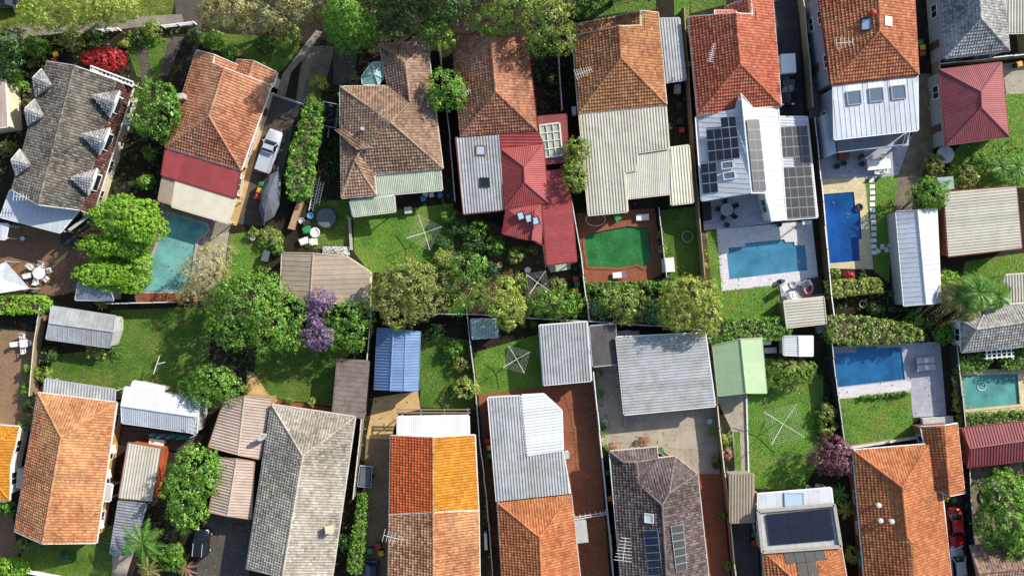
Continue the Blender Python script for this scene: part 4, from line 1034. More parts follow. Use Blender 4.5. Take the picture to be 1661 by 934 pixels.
# rust tiled house
V = dict(a=(319, 82, 3), b=(347, 89, 4.25), c=(345, 103, 4.3), d=(364, 111, 5.2), e=(339, 189, 5.2), f=(269, 239, 3), g=(391, 276, 3), h=(440, 139, 3))
h2 = house('tiled_house', 'rust tiled house with red metal lean-to behind the lime-green tree', 'house', V, ['abcdef', 'efg', 'dhge'], 'tile_rust', wall='plaster', gut='white', pale=.95)
add_roof(h2, dict(l=(385, 97, 2.8), j=(411, 99, 3.7), k=(450, 118, 2.8), h=(442, 141, 2.8), i=(404, 126, 3.7), m=(377, 119, 2.8)), ['ljim', 'jkhi'], 'tile_rust', 'tile', 'walls', 'plaster', .3, gut='white')
add_roof(h2, dict(a=(347, 89, 4.2), b=(388, 107, 2.9), c=(383, 119, 2.9), d=(345, 104, 4.2)), ['abcd'], 'tile_rust', 'tile', 'none', gut='white')
add_roof(h2, dict(a=(269, 240, 2.95), b=(389, 276, 2.95), c=(381, 321, 2.7), d=(262, 284, 2.7)), ['abcd'], 'red_sheet', 'plain', 'walls', 'plaster', .3, gut='maroontrim')
add_roof(h2, dict(a=(285, 293, 2.6), b=(383, 322, 2.6), c=(370, 362, 2.4), d=(279, 335, 2.4)), ['abcd'], 'ivory_sheet', 'plain', 'posts', gut='cream')
add_roof(h2, dict(a=(264, 287, 2.5), b=(284, 293, 2.5), c=(278, 331, 2.4), d=(257, 325, 2.4)), ['abcd'], 'taupe_sheet', 'plain', 'posts', gut='tan')
q, n = onp(299, 160, [(319, 82, 3), (364, 111, 5.2), (339, 189, 5.2)]); MB().box((q.x, q.y, q.z + .5), (.7, .6, 1.4), .2).build('chimney', MATS['palegrey'], h2)
# mauve tiled house
V = dict(A=(552, 141, 3), B=(629, 140, 3), C=(665, 165, 4.4), D=(634, 199, 5.5), E=(699, 122, 3), T=(693, 69, 3), L=(616, 72, 3), R=(658, 103, 4.3), F=(718, 273, 3), G=(607, 283, 3), M=(584, 246, 4.1), I=(575, 261, 3.9), J=(554, 321, 3), K=(610, 316, 3))
h3 = house('tiled_house', 'mauve-brown tiled house with many hips and an octagon glass room', 'house', V, ['ABCD', 'LRCB', 'LTR', 'TEFDCR', 'DFGM', 'ADMIJ', 'IMGK', 'IKJ'], 'tile_mauve', wall='brickwall', gut='gutter', pale=.9)
tl = MB(); surf(tl, [P(*q) for q in [(543, 211, 3.0), (557, 207, 3.15), (604, 240, 4.75), (580, 244, 4.2)]]); o = tl.build('gablet_tiles', MATS['tile_mauve'], h3); o['kind'] = 'stuff'
add_roof(h3, dict(a=(607, 284, 2.85), b=(714, 273, 2.85), c=(717, 308, 2.55), d=(611, 317, 2.55)), ['abcd'], 'sage_sheet', 'wave', 'walls', 'palegrey', .2)
add_roof(h3, dict(a=(568, 326, 2.6), b=(639, 318, 2.6), c=(641, 343, 2.4), d=(573, 351, 2.4)), ['abcd'], 'sage_sheet', 'wave', 'posts', rib=(5, 26))
add_roof(h3, dict(a=(603, 103, 2.7), b=(619, 102, 2.7), c=(621, 127, 2.7), d=(613, 137, 2.7), e=(589, 137, 2.7), f=(587, 125, 2.7), g=(607, 120, 3.2)), ['abg', 'bcg', 'cdg', 'deg', 'efg', 'fag'], 'aqua_poly', 'plain', 'walls', 'white', .15, wins=False, gut='white')
MB().cyl(tuple(onp(589, 210, [(552, 141, 3), (634, 199, 5.5), (554, 321, 3)])[0]), .22, .5, 10).build('vent_pipe', MATS['palegrey'], h3)
# brown tiled house with white and red additions
V = dict(a=(733, 57, 3), b=(796, 59, 5.5), c=(855, 62, 3), d=(804, 149, 5.5), e=(747, 221, 3), f=(871, 212, 3))
h4 = house('tiled_house', 'brown tiled house with white skylit lean-to and red metal roofs', 'house', V, ['abde', 'bcfd', 'def'], 'tile_brown', wall='redbrick', gut='maroontrim')
add_roof(h4, dict(a=(739, 224, 2.95), b=(811, 219, 2.95), c=(820, 340, 2.6), d=(752, 347, 2.6)), ['abcd'], 'zinc', 'corr', 'walls', 'redbrick', .2, gut='maroontrim')
add_roof(h4, dict(a=(812, 219, 3.0), b=(873, 215, 3.0), c=(880, 233, 2.8), d=(811, 240, 2.8)), ['abcd'], 'red_sheet', 'corr', 'none', rib=(1, 0), gut='maroontrim')
add_roof(h4, dict(a=(811, 241, 2.8), b=(881, 234, 2.8), c=(850, 271, 3.9), d=(851, 296, 3.9), e=(819, 338, 2.8), f=(889, 329, 2.8)), ['abc', 'acde', 'bfdc', 'efd'], 'red_sheet', 'wave', 'walls', 'redbrick', .3, gut='maroontrim', capm='red_sheet')
add_roof(h4, dict(a=(872, 190, 2.5), b=(918, 186, 2.5), c=(922, 262, 2.5), d=(882, 266, 2.5)), ['abcd'], 'maroon_sheet', 'plain', 'posts', gut='maroontrim')
add_roof(h4, dict(a=(875, 204, 2.62), b=(907, 200, 2.62), c=(912, 252, 2.62), d=(882, 256, 2.62)), ['abcd'], 'clear_poly', 'plain', 'none', gut='lattice')
m = MB()
for i in range(5): t = i / 4; m.bar(P(875 + 7 * t, 204 + 52 * t, 2.72), P(907 + 5 * t, 200 + 52 * t, 2.72), .09)
for i in range(4): t = i / 3; m.bar(P(875 + 32 * t, 204 - 4 * t, 2.73), P(882 + 30 * t, 256 - 4 * t, 2.73), .09)
m.build('skylight_grid', MATS['lattice'], h4)
add_roof(h4, dict(a=(884, 279, 2.7), b=(911, 275, 2.7), c=(926, 322, 2.7), d=(935, 424, 2.5), e=(887, 430, 2.5), f=(880, 334, 2.7)), ['abcdef'], 'red_sheet', 'wave', 'posts', rib=(48, -6), gut='maroontrim')
add_roof(h4, dict(a=(822, 338, 2.75), b=(877, 332, 2.75), c=(882, 397, 2.5), d=(862, 389, 2.5), e=(815, 380, 2.5), g=(868, 340, 3.3), h=(843, 356, 3.3)), ['abgh', 'ahe', 'hgde', 'bcdg'], 'red_sheet', 'wave', 'walls', 'redbrick', .25, gut='maroontrim', caps_on=False)
# amber tiled house with cream additions
V = dict(a=(929, 59, 3), c=(1003, 43, 5.4), d=(1007, 94, 5.4), e=(939, 184, 3), f=(1081, 170, 3), g=(1067, 21, 3), h=(1038, 18, 4.3), i=(1039, 42, 4.3))
h5 = house('tiled_house', 'amber tiled house with cream ribbed additions above the murky pool', 'house', V, ['acde', 'def', 'cihgfd'], 'tile_amber', wall='redbrick', gut='gutter')
add_roof(h5, dict(h=(1038, 18, 4.3), i=(1039, 42, 4.3), n=(1001, 45, 3.0), j=(999, 28, 3.0)), ['hinj'], 'tile_amber', 'tile', 'none')
add_roof(h5, dict(k=(929, 41, 2.7), j=(999, 28, 2.7), n=(1003, 43, 3.2), b=(943, 54, 3.2), a=(929, 60, 2.7)), ['kjnb', 'kba'], 'tile_amber', 'tile', 'posts')
add_roof(h5, dict(a=(939, 187, 2.95), b=(1080, 173, 2.95), c=(1085, 240, 2.8), d=(1033, 248, 2.8), e=(1033, 275, 2.74), f=(1013, 279, 2.74), g=(1018, 343, 2.6), h=(954, 349, 2.6)), ['abcdefgh'], 'cream_sheet', 'corr', 'walls', 'cream', .2, rib=(14, 158), gut='ivory_sheet')
add_roof(h5, dict(a=(1013, 277, 2.55), b=(1034, 250, 2.55), c=(1086, 243, 2.55), d=(1090, 314, 2.45), e=(1018, 322, 2.45)), ['abcde'], 'cream_sheet', 'wave', 'posts', rib=(3, 71), gut='cream')
add_roof(h5, dict(a=(1087, 240, 2.6), b=(1117, 236, 2.6), c=(1125, 328, 2.45), d=(1089, 332, 2.45)), ['abcd'], 'ivory_sheet', 'corr', 'posts', rib=(8, 92), gut='cream')
add_roof(h5, dict(a=(1069, 31, 2.6), b=(1102, 30, 2.5), c=(1112, 129, 2.5), d=(1079, 134, 2.6)), ['abcd'], 'zinc', 'corr', 'posts', rib=(10, 100), gut='steel')
# red tiled house with white gabled solar wing
V = dict(a=(1117, 28, 3.2), c=(1193, 22, 5.6), d=(1201, 104, 5.6), e=(1132, 186, 3.2), f=(1267, 172, 3.2), g=(1252, -10, 3.2), h=(1217, -4, 4.8), i=(1220, 24, 4.8))
h6 = house('tiled_house', 'bright red tiled house with white gabled wing carrying solar panels', 'house', V, ['acde', 'def', 'cihgfd'], 'tile_red', wall='white', gut='white')
add_roof(h6, dict(h=(1217, -4, 4.8), i=(1220, 25, 4.8), n=(1181, 27, 3.4), j=(1177, 11, 3.4)), ['hinj'], 'tile_red', 'tile', 'none', gut='white')
add_roof(h6, dict(a=(1159, 18, 3.9), b=(1194, 18, 3.9), c=(1194, 26, 4.5), d=(1160, 26, 4.5)), ['abcd'], 'tile_red', 'tile', 'none', gut='white')
G = dict(a=(1129, 190, 3.0), b=(1189, 179, 3.0), c=(1202, 153, 4.5), d=(1218, 313, 4.5), e=(1139, 326, 3.0), f=(1219, 174, 3.7), g=(1262, 174, 3.0), h=(1275, 356, 3.0), i=(1250, 359, 3.3), j=(1241, 313, 3.65), k=(1221, 176, 3.9))
add_roof(h6, dict(a=G['a'], b=G['b'], c=G['c'], d=G['d'], e=G['e'], k=G['k'], g=G['g'], h=G['h'], i=(1250, 359, 3.35), j=(1241, 313, 3.7)), ['abcde', 'ckghijd'], 'white_sheet', 'seam', 'walls', 'white', .3, gut='white')
add_roof(h6, dict(a=(1261, 190, 2.75), b=(1309, 190, 2.6), c=(1326, 352, 2.6), d=(1275, 356, 2.75)), ['abcd'], 'white_sheet', 'corr', 'posts', rib=(1, 0), gut='white')
LP = [G['a'], G['c'], G['e']]; RP = [G['c'], G['g'], G['h']]; FP = [(1261, 190, 2.75), (1309, 190, 2.6), (1326, 352, 2.6)]
B = 934 / 220
def Zq(l): return [(1120 + a / B, 150 + b / B) for a, b in l]
solar('stepped solar array on the shaded left slope of the white gable, upper block', Zq([(100, 182), (312, 162), (343, 452), (125, 480)]), LP, 4, 4, mask=[(0, 1), (1, 1), (0, 2), (1, 2), (0, 3), (1, 3), (2, 0), (3, 0), (2, 1), (3, 1), (2, 2), (3, 2), (2, 3), (3, 3)])
solar('small solar block low on the left slope of the white gable', Zq([(68, 492), (178, 478), (192, 688), (86, 700)]), LP, 2, 3)
solar('tall narrow solar array on the sunny slope beside the white ridge', Zq([(386, 186), (474, 184), (524, 678), (436, 680)]), RP, 2, 7, mat='panel_brown')
solar('large solar array covering the flat carport beside the white wing', Zq([(592, 240), (804, 228), (864, 855), (650, 868)]), FP, 4, 9, mat='panel_brown', mask=[(i, j) for i in range(4) for j in range(9) if not (i < 2 and j == 3)])
skylight('upper of two small roof windows on the white gable', 1180, 268, LP, .75, 1.2, (1, -.1), 'skylight', 'white')
skylight('lower of two small roof windows on the white gable', 1183, 285, LP, .75, 1.2, (1, -.1), 'skylight', 'white')
# two-storey terracotta house with white lean-to
V = dict(a=(1326, -20, 5.4), b=(1424, -20, 7.6), c=(1427, 51, 7.6), d=(1348, 137, 5.4), e=(1490, 121, 5.4), f=(1482, -20, 5.4))
h7 = house('tiled_house', 'tall terracotta tiled house with white lean-to of three skylights', 'house', V, ['abcd', 'bfec', 'cde'], 'tile_terracotta', wall='bluegrey', gut='maroontrim', eave=.35)
WP = [(1352, 137, 5.2), (1488, 121, 5.2), (1489, 211, 4.9)]
add_roof(h7, dict(a=(1352, 137, 5.2), b=(1488, 121, 5.2), c=(1489, 211, 4.9), d=(1354, 226, 4.9)), ['abcd'], 'white_sheet', 'seam', 'walls', 'bluegrey', .25, gut='white')
for i, (x, y, l) in enumerate(((1385, 159, 'left'), (1421, 154, 'middle'), (1457, 150, 'right'))):
    skylight(f'{l} of three square skylights in the white lean-to roof', x, y, WP, 1.45, 1.5, (1, -.12), 'skylight', 'greywall')
    p, n = onp(x - 1, y - 17, WP, .03); u, v = frame_on(n, (1, -.12)); m = MB(); m.box((0, 0, 0), (1.75, .75, .03), M=Matrix.Translation(p) @ Matrix((v, u, n)).transposed().to_4x4()); m.build('flashing', MATS['white'], h7)
RW = [(1326, -20, 5.4), (1424, -20, 7.6), (1427, 51, 7.6)]; RE = [(1424, -20, 7.6), (1427, 51, 7.6), (1490, 121, 5.4)]
skylight('glass roof window on the left slope of the tall terracotta roof', 1405, 40, RW, .95, 1.2, (0, -1), 'paleglass', 'dark')
skylight('white domed skylight on the sunny slope of the tall terracotta roof', 1440, 35, RE, .9, .9, (0, -1), 'lamp', 'white')
MB().lathe(tuple(onp(1414, 22, RW)[0]), [(.22, 0), (.22, .25), (.3, .3), (.26, .5), (.01, .6)], 12).build('roof_ventilator', MATS['binred'], h7)
q = [P(*c, 2.7) for c in ((1357, 228), (1474, 214), (1474, 236), (1360, 247))]; MB().prism([(p.x, p.y) for p in q], 2.5, 2.7).build('balcony_floor', MATS['greywall'], h7)
m = MB(); q = [P(*c, 3.6) for c in ((1360, 247), (1470, 234), (1476, 214))]
for a, b in zip(q, q[1:]): m.bar(a, b, .06); m.bar(a - Vector((0, 0, .45)), b - Vector((0, 0, .45)), .03, .8)
m.build('balcony_balustrade', MATS['paleglass'], h7)
for x, y in ((1361, 245), (1415, 239), (1469, 233)): p = P(x, y, 2.5); MB().box((p.x, p.y, 1.25), (.2, .2, 2.5)).build('post', MATS['white'], h7)
q = [P(*c, 3.0) for c in ((1336, 186), (1352, 182), (1356, 248), (1344, 254))]; MB().prism([(p.x, p.y) for p in q], 0, 3.0).build('side_wing', MATS['paleblue'], h7)
# right-hand pair
V = dict(a=(1524, -20, 3.3), b=(1588, -20, 5.6), c=(1591, 30, 5.6), d=(1533, 94, 3.3), e=(1637, 82, 3.3), f=(1627, -20, 3.3))
h8 = house('tiled_house', 'dark grey tiled house at the top right corner', 'house', V, ['abcd', 'bfec', 'cde'], 'tile_wet', wall='greywall', gut='steel', eave=.15)
add_roof(h8, dict(a=(1632, -10, 2.7), b=(1720, -12, 2.7), c=(1722, 52, 2.5), d=(1636, 54, 2.5)), ['abcd'], 'cream_sheet', 'corr', 'posts', gut='cream')
V = dict(a=(1525, 114, 3.1), b=(1624, 102, 3.1), c=(1591, 149, 4.7), d=(1592, 175, 4.7), e=(1535, 235, 3.1), f=(1636, 221, 3.1))
h9 = house('metal_roofed_house', 'house with maroon hipped metal roof at right', 'house', V, ['abc', 'acde', 'bfdc', 'def'], 'maroon_sheet', style='wave', wall='greywall', gut='maroontrim', eave=.15)
# ---------------------------------------------------------------- bottom row from left
V = dict(a=(-60, 685, 3), b=(31, 692, 3), c=(17, 757, 3), d=(15, 811, 3), e=(-60, 815, 3), f=(-40, 740, 4.4))
b0 = house('tiled_house', 'golden tiled roof cut off by the left edge', 'house', V, ['abf', 'bcdf', 'def', 'aef'], 'tile_gold_new', wall='white', gut='white')
V = dict(a=(62, 637, 3), b=(189, 653, 3), c=(99, 709, 5.3), d=(69, 881, 5.3), e=(24, 861, 3), f=(156, 880, 3))
b1 = house('tiled_house', 'old orange tiled house with a dark left slope at bottom left', 'house', V, ['abc', 'acde', 'bfdc'], 'tile_orange_old', wall='ochre', gut='white')
add_roof(b1, dict(a=(73, 615, 2.5), b=(186, 632, 2.5), c=(185, 651, 2.6), d=(71, 636, 2.6)), ['abcd'], 'zinc', 'corr', 'posts', rib=(-1, 18), gut='steel')
for (x, y) in ((183, 728), (175, 768), (163, 850)): p = P(x, y, 1.9); MB().box(tuple(p), (.5, .9, .5), .15).build('air_conditioner', MATS['white'], b1)
add_roof(b1, dict(a=(168, 785, 2.3), b=(182, 786, 2.2), c=(178, 812, 2.2), d=(164, 812, 2.3)), ['abcd'], 'palegrey', 'plain', 'posts', gut='white')
V = dict(a=(441, 656, 3), b=(576, 676, 3), c=(491, 739, 5.2), d=(463, 921, 5.2), e=(403, 906, 3), f=(405, 921, 3.2), g=(539, 934, 3), h=(445, 1010, 5.2), i=(527, 1010, 3), j=(390, 1000, 3), k=(388, 1010, 3))
b2 = house('tiled_house', 'large pale stone-grey tiled house with a square chimney', 'house', dict(a=V['a'], b=V['b'], c=V['c'], d=(458, 935, 5.2), e=(400, 921, 3), g=(538, 938, 3)), ['abc', 'acde', 'bgdc'], 'tile_stone', wall='brickwall', gut='gutter', pale=.8)
add_roof(b2, dict(a=(464, 922, 3.4), b=(500, 920, 3.4), c=(496, 1000, 3.0), d=(440, 1000, 3.0)), ['abcd'], 'tile_grey', 'tile', 'walls', 'brickwall')
q, n = onp(538, 853, [V['b'], V['g'], V['c']]); MB().box((q.x, q.y, q.z + .5), (.75, .7, 1.5), .15).build('chimney', MATS['concrete_wall'], b2)
MB().box((q.x, q.y, q.z + 1.28), (.9, .84, .1), .15).build('chimney_cap', MATS['cream'], b2)
# duplex: new orange and gold, old speckled
SP = 830
V = dict(a=(634, 706, 3.2), b=(702, 709, 5.2), c=(770, 705, 3.2), d=(702.5, SP, 5.2), e=(632, 834, 3.2), f=(776, 827, 3.2))
b4 = house('duplex_house', 'duplex roof half new orange and gold, half weathered speckled tiles', 'house', dict(a=V['a'], b=V['b'], d=V['d'], e=V['e']), ['abde'], 'tile_orange_new', support='none', gut='white')
add_roof(b4, dict(b=V['b'], c=V['c'], f=V['f'], d=V['d']), ['bcfd'], 'tile_gold_new', 'tile', 'none', gut='white')
add_roof(b4, dict(d=(702.5, SP, 5.2), e=(632, 834, 3.2), g=(629, 1000, 3.2), h=(703, 1000, 5.2)), ['deGh'.replace('G', 'g')], 'tile_speckled', 'tile', 'none', gut='white')
add_roof(b4, dict(d=(702.5, SP, 5.2), f=(776, 827, 3.2), g=(779, 1000, 3.2), h=(703, 1000, 5.2)), ['dfgh'], 'tile_orange_old', 'tile', 'none', gut='white')
m = MB(); caps(m, P(*V['b']), P(702.5, SP, 5.2)); caps(m, P(702.5, SP, 5.2), P(703, 1000, 5.2)); o = m.build('ridge_capping', MATS['tile_orange_old'], b4); o['kind'] = 'stuff'
walls(b4, [P(*q) for q in [(634, 706, 3.2), (629, 1000, 3.2), (703, 1000, 5.2), (779, 1000, 3.2), (770, 705, 3.2), (702, 709, 5.2)]], .45, 'white')
add_roof(b4, dict(a=(645, 676, 2.55), b=(760, 674, 2.55), c=(761, 706, 2.75), d=(645, 705, 2.75)), ['abcd'], 'white_poly', 'wave', 'posts', rib=(0, 1), gut='white')
m = MB(); m.bar(P(643, 664, 2.3), P(763, 664, 2.3), .12); m.bar(P(643, 669, 2.3), P(763, 669, 2.3), .12)
for i in range(4): m.bar(P(645 + 38 * i, 662, 2.3), P(645 + 38 * i, 676, 2.4), .1)
m.build('pergola_beams', MATS['timber'], b4)
# zinc and clay house
V = dict(a=(807, 815, 3), b=(926, 802, 3), c=(875, 871, 5.0), d=(881, 1000, 5.0), e=(819, 1000, 3), f=(948, 1000, 3))
b5 = house('tiled_house', 'clay tiled house joined to a long zinc roof with white corner canopy', 'house', V, ['abc', 'acde', 'bfdc'], 'tile_clay', wall='brickwall', gut='gutter')
add_roof(b5, dict(a=(792, 645, 2.7), b=(843, 642, 2.7), c=(854, 740, 2.82), d=(913, 731, 2.82), e=(925, 800, 3.0), f=(806, 813, 3.0)), ['abcdef'], 'zinc', 'corr', 'walls', 'palegrey', .25, rib=(14, 168), gut='white')
add_roof(b5, dict(a=(846, 641, 2.75), b=(882, 639, 2.75), c=(911, 666, 2.75), d=(913, 729, 2.95), e=(855, 738, 2.95)), ['abcde'], 'white_poly', 'corr', 'posts', rib=(58, -7), gut='white')
# plum tiled house
V = dict(a=(989, 732, 3), b=(1066, 725, 3), c=(1011, 749, 3.6), d=(1033, 749, 3.85), e=(1036, 785, 4.1), f=(1074, 819, 5.2), g=(1067, 743, 3.5), h=(1095, 740, 3.5), i=(1085, 799, 4.7), j=(1131, 768, 3), k=(1085, 1000, 5.2), l=(1013, 1000, 3), m=(1156, 1000, 3))
b6 = house('tiled_house', 'plum-brown tiled house with two solar strips either side of its ridge', 'house', V, ['abgdc', 'acdefkl', 'degh'.replace('h', ''), 'eghif', 'hji', 'fijmk'], 'tile_plum', support='none', gut='gutter', pale=1.0)
walls(b6, [P(*q) for q in [(989, 732, 3), (1066, 725, 3), (1131, 768, 3), (1156, 1000, 3), (1013, 1000, 3)]], .45, 'brickwall')
LW = [V['a'], V['f'], V['l']]; RWp = [V['f'], V['j'], V['m']]
solar('six dark panels in a strip on the left slope of the plum roof', [(1043, 860), (1067, 859), (1075, 931), (1051, 933)], LW, 1, 6)
solar('six glary panels in a strip on the right slope of the plum roof', [(1088, 853), (1109, 850), (1115, 923), (1097, 928)], RWp, 1, 6, mat='panel_brown')
skylight('square white skylight on the plum roof above the panels', 1053, 840, LW, .95, .95, (0, -1), 'lamp', 'white')
# flat extension with pool heating mat
V = dict(a=(1237, 893, 3), b=(1364, 885, 3), c=(1300, 950, 4.6), e=(1245, 1000, 3), f=(1384, 1000, 3), d=(1312, 1000, 4.6))
b8 = house('tiled_house', 'orange tiled house with parapet extension covered by black solar matting', 'house', V, ['abc', 'acde', 'bfdc'], 'tile_clay', wall='brickwall', gut='gutter')
add_roof(b8, dict(a=(1229, 828, 3.2), b=(1352, 817, 3.2), c=(1363, 885, 3.2), d=(1236, 894, 3.2)), ['abcd'], 'palegrey', 'plain', 'walls', 'concrete_wall', .05, gut='concrete_wall')
q = [P(*c, 3.25) for c in ((1229, 828), (1352, 817), (1363, 885), (1236, 894))]; m = MB()
for i in range(4): m.bar(q[i] + Vector((0, 0, .12)), q[(i + 1) % 4] + Vector((0, 0, .12)), .35, .3)
m.build('parapet', MATS['concrete_wall'], b8)
add_roof(b8, dict(a=(1230, 801, 2.6), b=(1348, 791, 2.6), c=(1351, 816, 2.8), d=(1230, 827, 2.8)), ['abcd'], 'white_sheet', 'plain', 'posts', gut='white')
FB = [(1242, 834, 3.25), (1346, 824, 3.25), (1354, 875, 3.25)]
solar('black rubber pool heating mats on the flat parapet roof', [(1242, 834), (1346, 824), (1354, 875), (1249, 884)], FB, 3, 2, mat='panel_black', name='heating_mat', fr='black')
TB = [V['a'], V['b'], V['c']]
solar('grey heating strips laid in a T on the orange tiles below the parapet', [(1270, 893), (1335, 887), (1341, 907), (1275, 914)], TB, 4, 1, mat='panel_brown', name='heating_mat', fr='dark')
solar('grey heating strips running down the orange tiles to the bottom edge', [(1292, 912), (1323, 909), (1331, 945), (1298, 949)], TB, 2, 1, mat='panel_brown', name='heating_mat', fr='dark')
skylight('clear roof panel in the white awning before the parapet roof', 1288, 811, [(1230, 801, 2.6), (1348, 791, 2.6), (1351, 816, 2.8)], 2.1, 1.6, (0, -1), 'paleglass', 'steel')
# clay house bottom right
V = dict(a=(1384, 730, 3), b=(1507, 720, 3), c=(1463, 790, 5.3), d=(1471, 870, 5.3), e=(1480, 880, 5.2), f=(1484, 1000, 5.3), g=(1408, 1000, 3), h=(1516, 794, 3), i=(1528, 794, 2.95), j=(1549, 1000, 2.95))
b9 = house('tiled_house', 'large clay-orange tiled house with three roof vents at bottom right', 'house', V, ['abc', 'acdefg', 'bhdc', 'hijfed'], 'tile_clay', wall='brickwall', gut='white')
LB = [V['a'], V['c'], V['g']]
for x, y in ((1422, 817), (1425, 842), (1443, 843)):
    MB().lathe(tuple(onp(x, y, LB)[0]), [(.16, -.1), (.16, .4), (.28, .45), (.28, .62), (.05, .7)], 10).build('roof_vent', MATS['lattice'], b9)
add_roof(b9, dict(a=(1494, 692, 2.9), b=(1531, 690, 3.9), c=(1552, 686, 3.1), d=(1564, 799, 3.1), e=(1540, 804, 3.9), f=(1516, 794, 2.95)), ['abef', 'bcde'], 'tile_clay', 'tile', 'walls', 'brickwall', .3, gut='white')
V = dict(a=(1573, 884, 3), b=(1588, 929, 4.4), c=(1720, 914, 4.4), d=(1720, 870, 3.2), e=(1600, 1000, 3), f=(1720, 1000, 3))
b10 = house('tiled_house', 'brown tiled roof under the leafy tree at the bottom right corner', 'house', V, ['abcd', 'befc', 'abe'], 'tile_dusk', wall='greywall', gut='greywall')
V = dict(a=(1558, 520, 3), b=(1600, 500, 3), c=(1720, 484, 3), d=(1584, 534, 4.3), e=(1720, 514, 4.3), f=(1560, 571, 3), g=(1720, 556, 3))
b11 = house('tiled_house', 'grey tiled hip roof behind the palm at the right edge', 'house', V, ['bced', 'abd', 'adf', 'degf'], 'tile_grey', wall='white', gut='white', pale=.9)
m = MB()
for i in range(6): m.bar(P(1600 + 8 * i, 568 - .6 * i, 2.3), P(1601 + 8 * i, 583 - .6 * i, 2.3), .12)
for j in range(3): m.bar(P(1598, 569 + 6 * j, 2.32), P(1645, 565 + 6 * j, 2.32), .12)
m.build('pergola_beams', MATS['white'], b11)
for x, y in ((1600, 582), (1644, 579)): p = P(x, y, 2.3); MB().box((p.x, p.y, 1.13), (.12, .12, 2.26)).build('post', MATS['white'], b11)
# ---------------------------------------------------------------- sheds, garages, carports
def shed(name, label, V, faces, mat, style='corr', wall=None, group='sheds and carports', cat='shed', **kw):
    return house(name, label, cat, V, faces, mat, style=style, support='walls' if wall else 'posts', wall=wall or 'steel', eave=kw.pop('eave', .12), group=group, wins=False, **kw)
shed('garden_shed', 'long low white-grey shed beside the left back lawn', dict(a=(84, 497, 2.2), b=(187, 513, 2.2), c=(184, 538, 2.6), d=(80, 524, 2.6), e=(178, 563, 2.2), f=(75, 549, 2.2)), ['abcd', 'dcef'], 'zinc', 'seam', 'palegrey', gut='steel')
shed('garden_shed', 'small dark ribbed shed under the lime-green tree', dict(a=(129, 451, 2.3), b=(184, 470, 2.3), c=(181, 476, 2.5), d=(127, 459, 2.5), e=(184, 487, 2.1), f=(122, 486, 2.1)), ['abcd', 'dcef'], 'slate_sheet', 'wave', 'greywall', gut='steel')
shed('garage', 'taupe gabled garage with a cut corner above the purple tree', dict(a=(458, 410, 2.6), b=(508, 411, 3.1), c=(562, 416, 2.6), d=(600, 441, 2.4), e=(598, 500, 2.4), f=(503, 486, 3.1), g=(455, 478, 2.6)), ['abfg', 'bcdef'], 'taupe_sheet', 'seam', 'cream', gut='cream', cat='garage')
shed('workshop', 'bright white gabled workshop beside the old orange roof', dict(a=(203, 628, 2.5), b=(325, 649, 2.5), c=(321, 676, 3.2), d=(197, 658, 3.2), e=(319, 702, 2.5), f=(198, 685, 2.5)), ['abcd', 'dcef'], 'white_sheet', 'wave', 'palegrey', gut='white')
shed('lean_to', 'narrow white skillion roof against the lawn side of the workshop', dict(a=(217, 618, 2.0), b=(268, 628, 2.0), c=(266, 636, 2.2), d=(213, 627, 2.2)), ['abcd'], 'white_poly', 'wave', 'concrete_wall', gut='white')
shed('carport', 'upper beige ribbed gable beside the stone-grey roof', dict(a=(364, 649, 2.5), b=(397, 642, 3.0), c=(440, 645, 2.5), d=(421, 744, 2.5), e=(386, 737, 3.0), f=(339, 724, 2.5)), ['abef', 'bcde'], 'beige_sheet', 'corr', 'tan', cat='carport', gut='tan')
shed('carport', 'lower beige ribbed gable over the drive', dict(a=(357, 742, 2.3), b=(384, 744, 2.8), c=(412, 748, 2.3), d=(407, 841, 2.3), e=(369, 836, 2.8), f=(339, 830, 2.3)), ['abef', 'bcde'], 'beige_sheet', 'corr', None, cat='carport', gut='tan')
shed('outbuilding', 'patched grey ribbed roof with orange wall beside the leafy tree', dict(a=(208, 718, 2.6), b=(262, 727, 2.6), c=(246, 812, 2.5), d=(193, 807, 2.5)), ['abcd'], 'cream_sheet', 'corr', 'orangewall', gut='copper', rib=(-15, 88))
shed('carport', 'narrow grey ribbed skillion roof below the patched outbuilding', dict(a=(193, 812, 2.3), b=(237, 817, 2.3), c=(213, 901, 2.2), d=(179, 897, 2.2)), ['abcd'], 'zinc_dark', 'corr', None, rib=(1, .15), cat='carport', gut='steel')
shed('carport', 'flat rusty grey roof beside the fence and the grey stone house', dict(a=(548, 583, 2.5), b=(598, 586, 2.4), c=(590, 678, 2.4), d=(540, 667, 2.5)), ['abcd'], 'rust_sheet', 'seam', 'rust_sheet', cat='carport', gut='rust_sheet')
shed('garage', 'blue ribbed gambrel garage', dict(a=(613, 532, 2.3), b=(638, 534, 3.2), c=(658, 536, 3.0), d=(681, 538, 2.3), e=(678, 633, 2.3), f=(655, 633, 3.0), g=(633, 632, 3.2), h=(608, 631, 2.3)), ['abgh', 'bcfg', 'cdef'], 'blue_sheet', 'corr', 'slate_sheet', rib=(1, 0), cat='garage', gut='blue_sheet')
shed('garden_shed', 'tiny teal shed by the back fence', dict(a=(764, 518, 2.1), b=(806, 518, 2.1), c=(807, 546, 1.9), d=(766, 549, 1.9)), ['abcd'], 'teal_sheet', 'corr', 'teal_sheet', gut='steel')
shed('carport', 'grey ribbed carport roof beside the shaded clothesline', dict(a=(875, 528, 2.8), b=(952, 522, 2.8), c=(959, 617, 2.6), d=(882, 624, 2.6)), ['abcd'], 'zinc', 'corr', 'palegrey', rib=(7, 95), cat='carport', gut='white')
